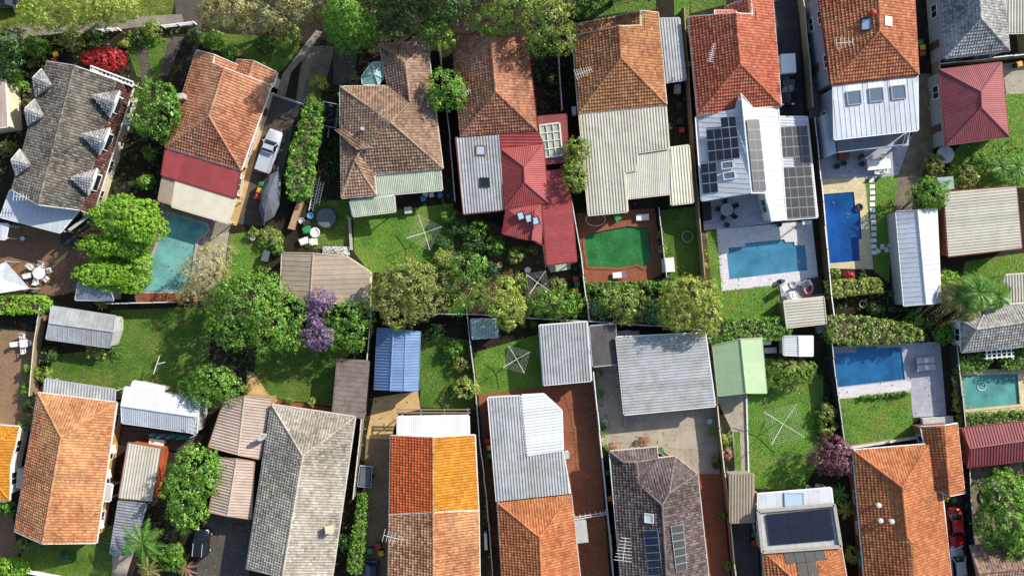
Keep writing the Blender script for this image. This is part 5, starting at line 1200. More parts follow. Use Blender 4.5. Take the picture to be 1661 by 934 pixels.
shed('carport', 'small dark flat roof between two zinc carports', dict(a=(957, 529, 2.4), b=(998, 526, 2.4), c=(1002, 590, 2.35), d=(962, 594, 2.35)), ['abcd'], 'dark_sheet', 'plain', 'greywall', cat='carport', gut='steel')
shed('garage', 'largest zinc garage roof, in the middle by the concrete drive', dict(a=(1000, 547, 2.9), b=(1144, 540, 2.9), c=(1160, 658, 2.7), d=(1013, 672, 2.7)), ['abcd'], 'zinc', 'corr', 'greywall', rib=(1, -.09), cat='garage', gut='white')
shed('garage', 'pale green gabled garage beside the big zinc roof', dict(a=(1157, 560, 2.4), b=(1201, 550, 3.2), c=(1235, 548, 2.4), d=(1243, 637, 2.4), e=(1210, 637, 3.2), f=(1166, 642, 2.4)), ['abef', 'bcde'], 'mint_sheet', 'plain', 'sage_sheet', cat='garage', gut='mint_sheet')
shed('garden_shed', 'small white double-pitched shed under the hedge', dict(a=(1271, 545, 2.1), b=(1295, 545, 2.4), c=(1318, 545, 2.1), d=(1318, 577, 2.1), e=(1296, 577, 2.4), f=(1272, 576, 2.1)), ['abef', 'bcde'], 'white_poly', 'wave', 'palegrey', rib=(1, 0), gut='white')
shed('pool_hut', 'small cream shingled hut beside the sitting terrace', dict(a=(1271, 489, 2.4), b=(1336, 482, 2.4), c=(1340, 524, 2.1), d=(1276, 531, 2.1)), ['abcd'], 'cream_sheet', 'corr', 'timber', rib=(1, -.1), gut='cream')
shed('carport', 'grey-beige ribbed carport below the plum house brick drive', dict(a=(1184, 770, 2.4), b=(1222, 768, 2.4), c=(1223, 846, 2.3), d=(1185, 847, 2.3)), ['abcd'], 'taupe_sheet', 'corr', 'greywall', cat='carport', gut='tan', rib=(0, 1))
shed('garage', 'long white gabled garage with windows on its left side', dict(a=(1454, 343, 2.7), b=(1488, 341, 3.4), c=(1519, 339, 2.7), d=(1526, 491, 2.7), e=(1502, 493, 3.4), f=(1467, 496, 2.7)), ['abef', 'bcde'], 'white_sheet', 'seam', 'palegrey', cat='garage', gut='white')
shed('garage', 'wide cream ribbed garage roof with leaf shadows at right', dict(a=(1531, 312, 2.9), b=(1648, 303, 2.9), c=(1657, 402, 2.7), d=(1538, 416, 2.7)), ['abcd'], 'cream_sheet', 'corr', 'brickwall', rib=(1, -.1), cat='garage', gut='maroontrim')
shed('patio_roof', 'maroon and pink ribbed roof at right below the jade pool', dict(a=(1560, 695, 2.6), b=(1720, 678, 2.6), c=(1720, 706, 3.2), d=(1573, 727, 3.2), e=(1720, 740, 2.5), f=(1569, 757, 2.5)), ['abcd', 'dcef'], 'maroon_sheet', 'corr', 'brickwall', gut='maroontrim')
shed('patio_roof', 'cream ribbed roof corner at the right edge beside the palm', dict(a=(1632, 446, 2.6), b=(1720, 440, 2.6), c=(1720, 484, 2.4), d=(1622, 492, 2.4)), ['abcd'], 'cream_sheet', 'corr', None, gut='cream')
shed('patio_roof', 'white sheet roof edge at the far left by the brown patio', dict(a=(-30, 362, 2.6), b=(13, 364, 2.6), c=(8, 388, 2.5), d=(-30, 386, 2.5)), ['abcd'], 'white_sheet', 'seam', None, gut='white')
shed('neighbour_roof', 'tan roof corner at the left edge near the dormers', dict(a=(-60, 130, 3), b=(8, 130, 3), c=(12, 205, 3), d=(-60, 215, 3)), ['abcd'], 'beige_sheet', 'seam', 'cream', gut='white', cat='house')
# ---------------------------------------------------------------- trees
tree('shade_tree', 'lime-green tree of rounded tiers overhanging the teal pool', 'tree',
     [(205, 350, 4.3, 54, 32, 1.7), (232, 370, 4.2, 38, 28, 1.6), (176, 396, 3.3, 46, 19, 1.2), (214, 402, 3.2, 30, 18, 1.1), (232, 428, 2.7, 15, 20, .9), (172, 444, 2.4, 50, 25, 1.2), (212, 452, 2.3, 32, 24, 1.1)], 'leaf_lime', clump=.2, leaf=.19, per=13, dens=1.3, trunk=.25, gap=.0)
tree('garden_tree', 'mid-green tree between the charcoal and rust tiled houses', 'tree', [(252, 160, 4.6, 32, 28, 1.5), (238, 190, 4.0, 26, 28, 1.4), (270, 180, 4.2, 24, 34, 1.4), (262, 212, 3.4, 18, 16, 1.2)], 'leaf_green', clump=.42, leaf=.28)
tree('cypress_tree', 'tall dense bright green conifer at the top edge', 'tree', [(572, 52, 2.5, 40, 36, 2.6), (566, 40, 5.2, 36, 33, 2.6), (560, 26, 7.8, 30, 28, 2.4), (556, 14, 10, 20, 19, 2.2)], 'leaf_fresh', base=(575, 70, 0), clump=.3, leaf=.23, trunk=.25, gap=.05)
tree('garden_tree', 'bushy green tree between the mauve and brown tiled houses', 'tree', [(722, 135, 4.6, 27, 22, 1.5), (712, 160, 4.0, 20, 18, 1.2), (738, 155, 4.2, 20, 22, 1.3)], 'leaf_fresh', clump=.4, leaf=.27)
tree('street_tree', 'big olive-green tree at the top edge between brown and amber roofs', 'tree', [(885, 25, 6.5, 46, 40, 2.4), (910, 62, 5.0, 24, 26, 1.6), (835, 12, 6.2, 46, 32, 2.2), (800, 38, 5.0, 36, 24, 1.6), (872, 75, 4.2, 20, 16, 1.3)], 'leaf_mixed', clump=.42, leaf=.27, gap=.2)
tree('street_tree', 'dark green tree at the top edge behind the conifer', 'tree', [(660, 18, 5.2, 46, 28, 2.0), (720, 8, 6.0, 42, 28, 2.2), (640, 45, 4.0, 26, 16, 1.4)], 'leaf_dark', clump=.45, leaf=.3, gap=.2)
tree('garden_tree', 'green tree just above the gap between mauve and brown roofs', 'tree', [(700, 52, 4.6, 26, 18, 1.4), (722, 68, 3.8, 18, 14, 1.2)], 'leaf_green', clump=.42, leaf=.28)
tree('street_tree', 'pale olive verge tree left of centre at the top edge', 'tree', [(135, 6, 5.0, 62, 28, 1.8), (75, 20, 4.4, 44, 30, 1.6), (185, 14, 4.4, 42, 22, 1.5), (100, 38, 3.8, 40, 14, 1.0), (160, 34, 3.8, 34, 12, .9)], 'leaf_yellow', clump=.38, leaf=.25, gap=.12, bark='bark_pale')
tree('street_tree', 'tawny sparse tree beside the concrete wheel strips at the top edge', 'tree', [(385, 8, 5.5, 52, 30, 1.8), (450, 16, 5.0, 48, 30, 1.7), (495, 8, 5.2, 34, 28, 1.5), (350, 22, 4.4, 28, 20, 1.2), (415, 36, 4.4, 40, 16, 1.1), (528, -14, 5.8, 30, 26, 1.7), (470, -14, 6.2, 44, 24, 1.8)], 'leaf_khaki', clump=.38, leaf=.25, gap=.12, bark='bark_pale')
tree('street_tree', 'dark leafy tree in the top left corner', 'tree', [(14, 72, 3.4, 26, 26, 1.4), (-20, 60, 3.8, 30, 30, 1.6), (18, 110, 2.6, 20, 22, 1.2)], 'leaf_dark', clump=.42, leaf=.28)
tree('garden_tree', 'khaki feathery tree leaning over the teal pool terrace', 'tree', [(335, 435, 3.4, 42, 28, 1.3), (345, 466, 3.2, 40, 28, 1.2), (318, 478, 2.8, 32, 20, 1.0), (355, 408, 2.8, 30, 18, 1.0)], 'leaf_khaki', clump=.36, leaf=.24, per=13, gap=.2, bark='bark_pale', slim=.35)
tree('shade_tree', 'largest dark green tree in the middle left', 'tree', [(405, 495, 5.8, 50, 44, 2.2), (385, 525, 5.0, 46, 42, 2.0), (435, 530, 4.8, 40, 44, 1.9), (420, 465, 4.8, 44, 28, 1.7), (465, 510, 4.0, 34, 34, 1.6), (375, 480, 4.6, 32, 30, 1.6), (470, 545, 3.2, 26, 26, 1.3)], 'leaf_green', clump=.42, leaf=.28, trunk=.3)
tree('garden_tree', 'yellow-green tree at the corner of the left back lawn', 'tree', [(345, 615, 3.8, 34, 24, 1.3), (370, 630, 3.4, 22, 24, 1.2), (330, 640, 3.0, 26, 20, 1.1), (312, 628, 2.4, 20, 16, .9)], 'leaf_fresh', clump=.38, leaf=.25)
tree('jacaranda_tree', 'small tree with purple blossom below the taupe garage', 'tree', [(519, 488, 4.2, 25, 20, 1.1), (507, 508, 3.8, 17, 15, .9), (516, 527, 3.8, 15, 13, .9), (517, 545, 3.6, 28, 22, 1.1)], 'bloom_purple', clump=.24, leaf=.19, gap=.08)
tree('garden_tree', 'dark green bushy tree right of the purple blossom', 'tree', [(560, 510, 3.6, 34, 24, 1.4), (575, 540, 3.2, 26, 30, 1.3), (545, 545, 3.0, 22, 22, 1.2), (590, 515, 3.0, 16, 24, 1.1)], 'leaf_green', clump=.42, leaf=.27, gap=.25)
tree('shade_tree', 'large olive and tan tree above the blue garage', 'tree', [(660, 455, 5.2, 46, 34, 1.9), (630, 478, 4.6, 30, 34, 1.6), (685, 490, 4.4, 36, 30, 1.6), (650, 510, 3.8, 34, 24, 1.4)], 'leaf_autumn', clump=.4, leaf=.25, trunk=.25, gap=.15)
tree('wattle_tree', 'feathery light green tree beside the large olive tree', 'tree', [(752, 430, 4.2, 26, 22, 1.4), (760, 465, 4.0, 32, 34, 1.5), (745, 490, 3.4, 24, 20, 1.2)], 'leaf_green', clump=.5, leaf=.3, per=14, slim=.2, gap=.12)
tree('garden_tree', 'pale yellow-green tree above the tiny teal shed', 'tree', [(822, 470, 4.0, 20, 22, 1.3), (808, 492, 3.8, 24, 24, 1.3), (832, 500, 3.6, 22, 24, 1.2), (822, 522, 3.2, 14, 14, 1.0)], 'leaf_yellow', clump=.36, leaf=.24)
tree('garden_tree', 'low spreading green bushes by the bins and back fence', 'shrub', [(885, 488, 2.2, 30, 18, 1.1), (915, 492, 2.4, 30, 20, 1.1), (868, 502, 1.8, 20, 12, .8), (905, 508, 1.8, 34, 10, .8)], 'leaf_green', clump=.4, leaf=.27, gap=.2)
tree('garden_tree', 'yellow-green tree by the back fence right of the bins', 'tree', [(1020, 492, 3.0, 28, 22, 1.2), (990, 488, 2.6, 20, 18, 1.0), (1015, 512, 2.6, 20, 14, .9)], 'leaf_mixed', clump=.4, leaf=.26)
tree('garden_tree', 'green leafy tree under the fence left of the dense round tree', 'tree', [(1062, 505, 2.4, 18, 20, 1.1), (975, 500, 2.0, 16, 18, .9)], 'leaf_blue', clump=.38, leaf=.25)
tree('shade_tree', 'dense round olive-green tree above the big zinc garage', 'tree', [(1118, 480, 4.6, 46, 32, 2.0), (1100, 508, 4.0, 34, 28, 1.7), (1142, 508, 4.2, 30, 34, 1.7)], 'leaf_yellow', clump=.32, leaf=.23, gap=.04, trunk=.25)
tree('garden_tree', 'two-lobed pale green tree beside the cream ribbed roof', 'tree', [(937, 245, 3.4, 21, 22, 1.3), (932, 285, 3.4, 21, 28, 1.4)], 'leaf_mixed', clump=.34, leaf=.23, gap=.05)
tree('ornamental_tree', 'round plum-purple flowering tree at the corner of the clay roof', 'tree', [(1350, 735, 2.6, 32, 30, 1.3), (1362, 750, 2.2, 24, 22, 1.1), (1338, 745, 2.2, 24, 22, 1.1)], 'bloom_plum', clump=.3, leaf=.19, gap=.1)
tree('garden_tree', 'tall bright green tree at the lower right edge', 'tree', [(1632, 798, 4.2, 34, 34, 1.5), (1645, 845, 4.4, 40, 42, 1.7), (1612, 850, 3.8, 28, 32, 1.4), (1640, 885, 3.4, 32, 24, 1.2), (1610, 815, 3.6, 20, 26, 1.1)], 'leaf_fresh', clump=.36, leaf=.3, dens=1.3, gap=.03)
tree('garden_tree', 'dense round green tree between outbuilding and beige carport', 'tree', [(318, 755, 4.4, 36, 32, 1.7), (300, 795, 4.2, 36, 36, 1.7), (335, 770, 3.8, 24, 34, 1.4), (305, 830, 3.4, 30, 28, 1.4)], 'leaf_fresh', clump=.38, leaf=.26, gap=.06)
tree('garden_tree', 'round dark-centred bush tree left of the white garage', 'tree', [(1508, 315, 2.8, 31, 25, 1.5)], 'leaf_green', clump=.3, leaf=.22, gap=.05)
tree('garden_tree', 'loose yellow-green bush under the small white shed', 'shrub', [(1278, 602, 1.6, 32, 20, .9), (1260, 615, 1.3, 18, 14, .7), (1300, 605, 1.4, 18, 18, .8), (1272, 625, 1.0, 24, 10, .6)], 'leaf_mixed', clump=.34, leaf=.24)
for lab, lob, mt in [('dark tree standing just above the frame near the conifer', [(620, -40, 8, 50, 40, 3), (690, -45, 9, 55, 40, 3)], 'leaf_dark'),
                     ('dark tree standing just above the frame near the amber roof', [(990, -34, 7, 50, 30, 2.6), (958, 0, 4, 26, 22, 1.6), (1050, -30, 6, 34, 28, 2.0)], 'leaf_dark')]:
    tree('street_tree', lab, 'tree', lob, mt, clump=.55, leaf=.36, trunk=.3)
# ---------------------------------------------------------------- hedges
hedge('clipped hedge turning from lime to green at the far left', [(-40, 481), (60, 480), (74, 488), (74, 502), (62, 508), (-40, 508)], 1.9, 'leaf_lime')
hedge('long glossy hedge along the back of the lawn under the dense round tree', [(1142, 533), (1170, 518), (1276, 514), (1286, 535), (1276, 551), (1150, 556)], 2.0, 'leaf_fresh')
hedge('yellow-lime box hedge below the long rectangular pool', [(1342, 456), (1430, 451), (1433, 473), (1345, 483)], 1.6, 'leaf_yellow')
hedge('wide mixed hedge above the pool with loungers', [(1344, 514), (1400, 514), (1470, 524), (1500, 535), (1496, 552), (1420, 560), (1350, 556), (1340, 535)], 2.2, 'leaf_mixed', ragged=.22, clump=.32, leaf=.22)
hedge('tall hedge row between the silver-white pickup and the junk yard', [(496, 168), (520, 168), (518, 210), (508, 260), (500, 320), (468, 322), (462, 295), (470, 245)], 2.4, 'leaf_fresh', ragged=.3, clump=.36, leaf=.25)
hedge('narrow hedge along the drive left of the duplex', [(581, 802), (594, 802), (592, 870), (584, 930), (562, 930), (568, 880), (574, 850)], 1.6, 'leaf_fresh', ragged=.2)
hedge('low hedge below the jade pool at the right edge', [(1556, 674), (1720, 662), (1720, 684), (1558, 696)], 1.3, 'leaf_green', ragged=.2)
hedge('rounded hedge block under the white pergola', [(1556, 580), (1600, 573), (1612, 585), (1600, 598), (1556, 608)], 1.7, 'leaf_green', ragged=.2)
hedge('bushy hedge block right of the white pergola', [(1626, 574), (1720, 560), (1720, 596), (1632, 600)], 1.7, 'leaf_green', ragged=.2)
hedge('low narrow hedge strip left of the jade pool', [(1549, 612), (1560, 610), (1566, 665), (1552, 668)], 1.0, 'leaf_yellow', ragged=.15)
hedge('thin low hedge along the lower lip of the lounger terrace', [(1400, 642), (1478, 634), (1479, 640), (1400, 648)], .5, 'leaf_green', ragged=.08)
hedge('low flowering hedge between murky pool and back fence', [(950, 460), (1090, 456), (1092, 468), (952, 474)], 1.1, 'leaf_green', ragged=.2)
hedge('small yellow box bush on the left back lawn', [(141, 562), (168, 564), (166, 580), (140, 578)], .9, 'leaf_yellow', name='box_bush')
# ---------------------------------------------------------------- shrubs, one by one
for i, (x, y, r, h, mt, lab) in enumerate([
    (170, 97, 40, 2.0, 'bloom_red', 'vivid red bougainvillea in front of the charcoal gable'),
    (203, 72, 10, 1.1, 'leaf_yellow', 'yellow-green shrub above the red bougainvillea'),
    (248, 48, 16, 1.6, 'leaf_mixed', 'shrub beside the white entrance rail'), (115, 68, 20, 1.8, 'leaf_olive', 'grey-green shrub by the footpath at upper left'),
    (150, 58, 16, 1.4, 'leaf_dark', 'dark shrub between footpath and bougainvillea'), (375, 87, 12, 1.2, 'leaf_fresh', 'light green bush above the rust roof verge'),
    (238, 295, 13, 1.6, 'leaf_fresh', 'light green bush in the side passage left of the red lean-to'), (245, 250, 12, 1.5, 'leaf_green', 'green bush higher in the passage beside the charcoal house'),
    (18, 188, 8, 1.0, 'leaf_fresh', 'small bright plant left of the dormers'), (518, 135, 15, 1.7, 'leaf_yellow', 'yellow-green shrub between the wheel strips and gravel'),
    (508, 165, 15, 1.6, 'leaf_mixed', 'mixed shrub at the top of the tall hedge row'), (550, 198, 8, 1.0, 'leaf_yellow', 'small yellow plant by the trailer'),
    (575, 132, 10, 1.2, 'leaf_olive', 'olive shrub beside the octagon glass room'), (412, 378, 10, .9, 'leaf_yellow', 'small yellow plants at the corner of the pool drive'),
    (440, 385, 20, 1.3, 'leaf_mixed', 'loose shrub left of the taupe garage'), (450, 405, 10, 1.2, 'leaf_green', 'green shrub against the taupe garage'),
    (715, 392, 16, 1.2, 'leaf_dark', 'dark shrub right of the largest rotary clothesline'), (745, 370, 20, 1.6, 'leaf_dark', 'dark shrub against the white ribbed lean-to'),
    (770, 395, 22, 1.6, 'leaf_dark', 'dark shrub in the shaded middle yard'), (700, 440, 14, 1.1, 'leaf_fresh', 'bright shrub at the edge of the lit lawn'),
    (800, 437, 10, 1.0, 'leaf_blue', 'bluish shrub in the shaded yard'), (735, 565, 16, 1.6, 'leaf_green', 'green shrub under the back fence by the teal shed'),
    (752, 590, 16, 1.4, 'leaf_olive', 'silvery shrub beside the fence in the blue garage yard'), (756, 630, 22, 2.0, 'leaf_yellow', 'round pale green bush against the fence'),
    (705, 540, 16, 1.6, 'leaf_dark', 'dark shrub right of the blue garage roof'), (850, 525, 6, .7, 'leaf_olive', 'left of two small round topiary balls'), (866, 525, 6, .7, 'leaf_green', 'right of two small round topiary balls'),
    (50, 600, 13, 1.4, 'leaf_green', 'uppermost shrub along the tan brick patio'), (72, 607, 14, 1.3, 'leaf_mixed', 'shrub at the corner of the left lawn'), (45, 630, 12, 1.3, 'leaf_fresh', 'bright round shrub along the tan brick patio'),
    (45, 660, 11, 1.3, 'leaf_dark', 'dark shrub left of the old orange roof'), (38, 690, 10, 1.2, 'leaf_green', 'lowest shrub along the tan brick patio'), (80, 575, 16, 1.4, 'leaf_dark', 'dark shrub under the long low shed'),
    (190, 520, 8, 1.0, 'leaf_olive', 'small shrub at the end of the long low shed'), (12, 824, 14, 1.5, 'leaf_fresh', 'round bright bush under the golden roof'),
    (20, 922, 30, 1.6, 'leaf_lime', 'lime bush in the bottom left corner'), (34, 885, 12, 1.2, 'leaf_olive', 'olive shrub at the corner of the old orange house'),
    (105, 900, 10, .8, 'leaf_blue', 'small bluish shrub in the bottom left lawn'), (280, 905, 26, 1.8, 'leaf_green', 'green bush right of the bottom left palm'),
    (560, 880, 14, 1.4, 'leaf_dark', 'dark shrub left of the narrow hedge'), (1340, 670, 18, 1.3, 'leaf_mixed', 'tall loose shrub beside the pool lawn fence'), (1345, 695, 14, 1.2, 'leaf_yellow', 'yellow-green shrub above the plum tree'),
    (1383, 898, 14, 1.3, 'leaf_yellow', 'yellow-green shrub left of the clay house'), (1515, 268, 18, 1.4, 'leaf_olive', 'pale olive shrub by the satellite dish table'),
    (1565, 285, 22, 1.4, 'leaf_olive', 'brownish shrub above the wide cream garage'), (1590, 262, 18, 1.3, 'leaf_green', 'green shrub under the maroon roof'),
    (1533, 545, 16, 1.5, 'leaf_fresh', 'round shrub at the right end of the wide hedge'), (1535, 452, 18, 1.6, 'leaf_lime', 'yellow-lime shrub left of the palm'),
    (1352, 445, 12, .9, 'leaf_green', 'green shrub at the foot of the long pool'), (1376, 448, 9, .8, 'bloom_red', 'small red-leaved shrub at the foot of the long pool'), (1398, 446, 11, .9, 'leaf_dark', 'dark shrub at the foot of the long pool'),
    (1140, 385, 5, .6, 'bloom_pink', 'pink flowering plant in the narrow bed'), (1143, 410, 5, .6, 'leaf_yellow', 'middle yellow plant in the narrow bed'), (1144, 432, 5, .6, 'leaf_yellow', 'lowest yellow plant in the narrow bed'),
    (1172, 712, 10, .9, 'leaf_yellow', 'yellow flowering plant beside the concrete path'), (1178, 735, 9, .9, 'bloom_pink', 'pink flowering plant beside the concrete path'), (1155, 700, 6, .8, 'leaf_fresh', 'small bush at the corner of the concrete drive'),
    (1162, 752, 7, .9, 'leaf_dark', 'upper green planter bush along the brick drive'), (1172, 835, 8, .9, 'leaf_green', 'middle planter bush along the brick drive'), (1181, 915, 8, .9, 'leaf_green', 'lowest planter bush along the brick drive'),
    (994, 724, 9, .8, 'bloom_pink', 'left reddish shrub at the top of the plum house'), (1044, 718, 11, .8, 'bloom_pink', 'right reddish shrub at the top of the plum house'),
    (968, 605, 8, 1.1, 'leaf_olive', 'upper shrub along the fence by the dark flat roof'), (972, 640, 8, 1.1, 'leaf_green', 'middle shrub along the fence by the concrete drive'), (977, 690, 8, .9, 'leaf_dark', 'lower shrub along the fence by the concrete drive'),
    (1568, 777, 7, .9, 'leaf_fresh', 'uppermost clipped ball by the bottom right drive'), (1570, 796, 8, .9, 'leaf_green', 'second clipped ball by the bottom right drive'), (1569, 820, 8, .9, 'leaf_dark', 'third clipped ball by the bottom right drive'),
    (1571, 839, 8, .9, 'leaf_dark', 'fourth clipped ball by the bottom right drive'), (1574, 857, 9, .9, 'leaf_dark', 'lowest clipped ball by the bottom right drive'), (1625, 765, 12, 1.1, 'leaf_fresh', 'loose bush below the maroon ribbed roof'),
    (470, 650, 6, .7, 'leaf_fresh', 'left small plant on the red brick strip'), (508, 652, 8, .8, 'leaf_yellow', 'right small plant on the red brick strip'), (400, 632, 9, .8, 'leaf_olive', 'dry plant beside the sandy path'),
    (1085, 205, 6, .7, 'leaf_mixed', 'small plant behind the grey carport beside the amber roof'), (1270, 188, 12, .9, 'leaf_dark', 'dark plants between asphalt drive and solar carport'),
    (865, 405, 9, .8, 'leaf_olive', 'dry plant at the corner of the red roofs'), (1075, 405, 8, .8, 'leaf_yellow', 'climbing plant on the pool fence'), (1072, 380, 6, .7, 'leaf_green', 'upper climbing plant on the pool fence'),
]): shrub(lab, x, y, r, h, mt, ry=r * (.5 if 'bougain' in lab else .62 if r > 28 else random.uniform(.8, 1.05)), n=4 if r > 12 else 2, clump=.22 if r < 12 else .3, leaf=.17 if r < 12 else .22)
# strap-leaved and palm-like plants
palm('feather palm overhanging the narrow skillion roof at bottom left', 232, 880, 4.2, 3.2, 'frond', 15, .5, .6, tr=.14)
palm('tallest head of the shaggy palm clump beside the grey hip roof', 1588, 474, 5.0, 2.6, 'frond', 40, .95, .7, tr=.22)
palm('left head of the shaggy palm clump above the wide hedge', 1556, 480, 4.0, 2.2, 'frond_dry', 32, .95, .6, tr=.18)
palm('right head of the shaggy palm clump over the grey hip roof', 1618, 480, 4.4, 2.2, 'frond', 32, .95, .6, tr=.18)
palm('lower head of the shaggy palm clump by the white garage', 1580, 502, 3.6, 2.0, 'frond_dry', 30, .95, .6, tr=.18)
palm('banana-like clump at right below the maroon roof', 1625, 272, 1.4, 1.7, 'frond', 26, .6, .4, name='strap_plant', group='strap-leaved plants', tr=.1, cat='plant')
palm('strap-leaved clump at the right edge above the wide cream garage', 1650, 270, 1.3, 1.7, 'frond', 24, .65, .4, name='strap_plant', group='strap-leaved plants', tr=.1, cat='plant')
palm('upper strap-leaved plant between parapet roof and clay roof', 1362, 800, 1.5, 1.4, 'frond', 12, .6, .25, name='strap_plant', group='strap-leaved plants', tr=.07, cat='plant')
palm('lower strap-leaved plant between parapet roof and clay roof', 1372, 826, 1.4, 1.4, 'frond_dry', 12, .6, .25, name='strap_plant', group='strap-leaved plants', tr=.07, cat='plant')
palm('dark flax clump at the end of the long low shed', 186, 566, .7, 1.3, 'frond', 14, .5, .15, name='strap_plant', group='strap-leaved plants', tr=.07, cat='plant')
palm('pinkish bromeliad clump at the bottom edge beside the drive', 300, 920, .8, 1.8, 'bloom_pink', 16, .45, .18, name='strap_plant', group='strap-leaved plants', tr=.07, cat='plant')
palm('pale trailing palm clump below the feather palm', 240, 925, 1.4, 1.9, 'frond_dry', 12, .55, .3, name='strap_plant', group='strap-leaved plants', tr=.1, cat='plant')
palm('grey-green yucca near the footpath at upper left', 118, 52, 1.2, 1.2, 'frond_dry', 14, .4, .15, name='strap_plant', group='strap-leaved plants', tr=.07, cat='plant')
palm('small cordyline on the pool terrace at the foot of the dark shed', 165, 492, .9, 1.0, 'frond_dry', 12, .45, .15, name='strap_plant', group='strap-leaved plants', tr=.07, cat='plant')
# ---------------------------------------------------------------- low planting nobody could count
for lab, poly, mt, h in [
    ('weedy undergrowth along the left side of the dormer house', [(0, 60), (120, 60), (85, 95), (40, 200), (10, 310), (-40, 320), (-40, 60)], 'leaf_olive', .5),
    ('shaded undergrowth around the bougainvillea', [(90, 55), (215, 55), (225, 110), (205, 130), (120, 100)], 'leaf_dark', .6),
    ('shaded undergrowth along the top edge behind the conifer', [(500, -20), (930, -20), (930, 55), (860, 60), (735, 55), (690, 66), (612, 70), (540, 90)], 'leaf_dark', .7),
    ('undergrowth in the passage between charcoal and rust houses', [(205, 170), (270, 225), (255, 325), (200, 330), (180, 300)], 'leaf_dark', .5),
    ('undergrowth in the shaded middle yards', [(735, 350), (815, 385), (885, 430), (945, 430), (948, 510), (720, 505), (720, 440)], 'leaf_dark', .6),
    ('mixed planting along the back fence', [(850, 475), (1060, 470), (1080, 520), (850, 512)], 'leaf_green', .6),
    ('planting behind the taupe garage', [(490, 480), (605, 500), (600, 580), (500, 580), (470, 560)], 'leaf_green', .6),
    ('weeds in the gap between the brown and amber houses', [(862, 60), (928, 60), (935, 180), (880, 185)], 'leaf_dark', .3),
    ('ground cover in the gap between amber and red houses', [(1104, 20), (1118, 30), (1136, 330), (1126, 330)], 'leaf_dark', .3),
    ('dry weeds beside the gravel side path', [(1490, 122), (1510, 122), (1516, 235), (1500, 240)], 'leaf_autumn', .3),
    ('undergrowth below the yellow-lime hedge', [(1345, 482), (1440, 470), (1540, 500), (1545, 560), (1345, 515)], 'leaf_dark', .4),
    ('planting along the right-hand fence at the bottom', [(1562, 757), (1660, 740), (1660, 770), (1575, 800)], 'leaf_dark', .4),
    ('planting left of the plum tree', [(1320, 600), (1350, 600), (1358, 720), (1320, 720)], 'leaf_dark', .5),
    ('garden bed plants along the left lawn', [(190, 505), (200, 530), (195, 560), (180, 566), (186, 515)], 'leaf_green', .4),
    ('shady plants beside the narrow hedge', [(545, 820), (590, 690), (598, 690), (575, 830), (560, 930), (540, 930)], 'leaf_dark', .4),
    ('shady plants below the large dark tree', [(330, 500), (420, 540), (420, 610), (400, 640), (330, 600), (310, 540)], 'leaf_dark', .5),
    ('weeds around the right-hand shed yard', [(1520, 240), (1661, 225), (1661, 300), (1540, 310), (1480, 300)], 'leaf_green', .5)]:
    cover(lab, poly, mt, h)

for lab, poly, mt, h in [
    ('leafy planting along the middle of the back fence line', [(600, 430), (760, 440), (850, 455), (950, 475), (1060, 470), (1065, 522), (850, 512), (700, 506), (605, 500)], 'leaf_mixed', .9),
    ('bright leafy planting around the large middle trees', [(330, 470), (420, 430), (600, 470), (605, 505), (500, 545), (340, 540)], 'leaf_green', .9),
    ('mixed weeds in the upper left front gardens', [(0, 55), (300, 50), (290, 62), (215, 75), (130, 80), (75, 100), (0, 200)], 'leaf_mixed', .6),
    ('leafy weeds in the passage beside the tall hedge row', [(520, 140), (548, 145), (548, 320), (515, 330), (512, 230)], 'leaf_dark', .4),
    ('leafy border beside the mauve house lawn', [(715, 300), (740, 335), (742, 430), (715, 440), (722, 380)], 'leaf_green', .8),
    ('shady border behind the white garage', [(1395, 470), (1460, 460), (1465, 500), (1540, 500), (1560, 520), (1500, 545), (1400, 512)], 'leaf_green', .7),
    ('creeper along the fence by the concrete drive', [(962, 596), (975, 596), (990, 735), (978, 735)], 'leaf_green', .9),
    ('creeper along the murky pool fence', [(938, 415), (948, 412), (956, 515), (946, 515)], 'leaf_fresh', 1.2),
    ('weeds along the brick drive kerb', [(1166, 690), (1184, 690), (1190, 765), (1172, 765)], 'leaf_mixed', .5),
    ('shady weeds in the bottom middle gaps', [(778, 705), (800, 705), (812, 934), (790, 934)], 'leaf_dark', .25),
    ('climbers over the fence beside the tan patio', [(52, 590), (66, 590), (60, 690), (44, 690)], 'leaf_green', .9)]:
    cover(lab, poly, mt, h, 2.0)
litter('fallen leaves and scraps lying about the yards', [(0, 0, 1661, 934), (730, 340, 950, 510), (960, 600, 1170, 770), (590, 640, 640, 934), (0, 360, 170, 480), (925, 640, 990, 934), (330, 835, 405, 934), (1340, 440, 1560, 560)], [4500, 900, 120, 300, 500, 500, 200, 700], 'leaf_litter')

litter('leaves floating on the teal pool', [(262, 380, 312, 468)], [60], 'leaf_litter', 'floating_leaves', -.09, .07)
litter('leaves floating on the murky pool', [(955, 386, 1050, 426)], [80], 'leaf_litter', 'floating_leaves', -.09, .07)

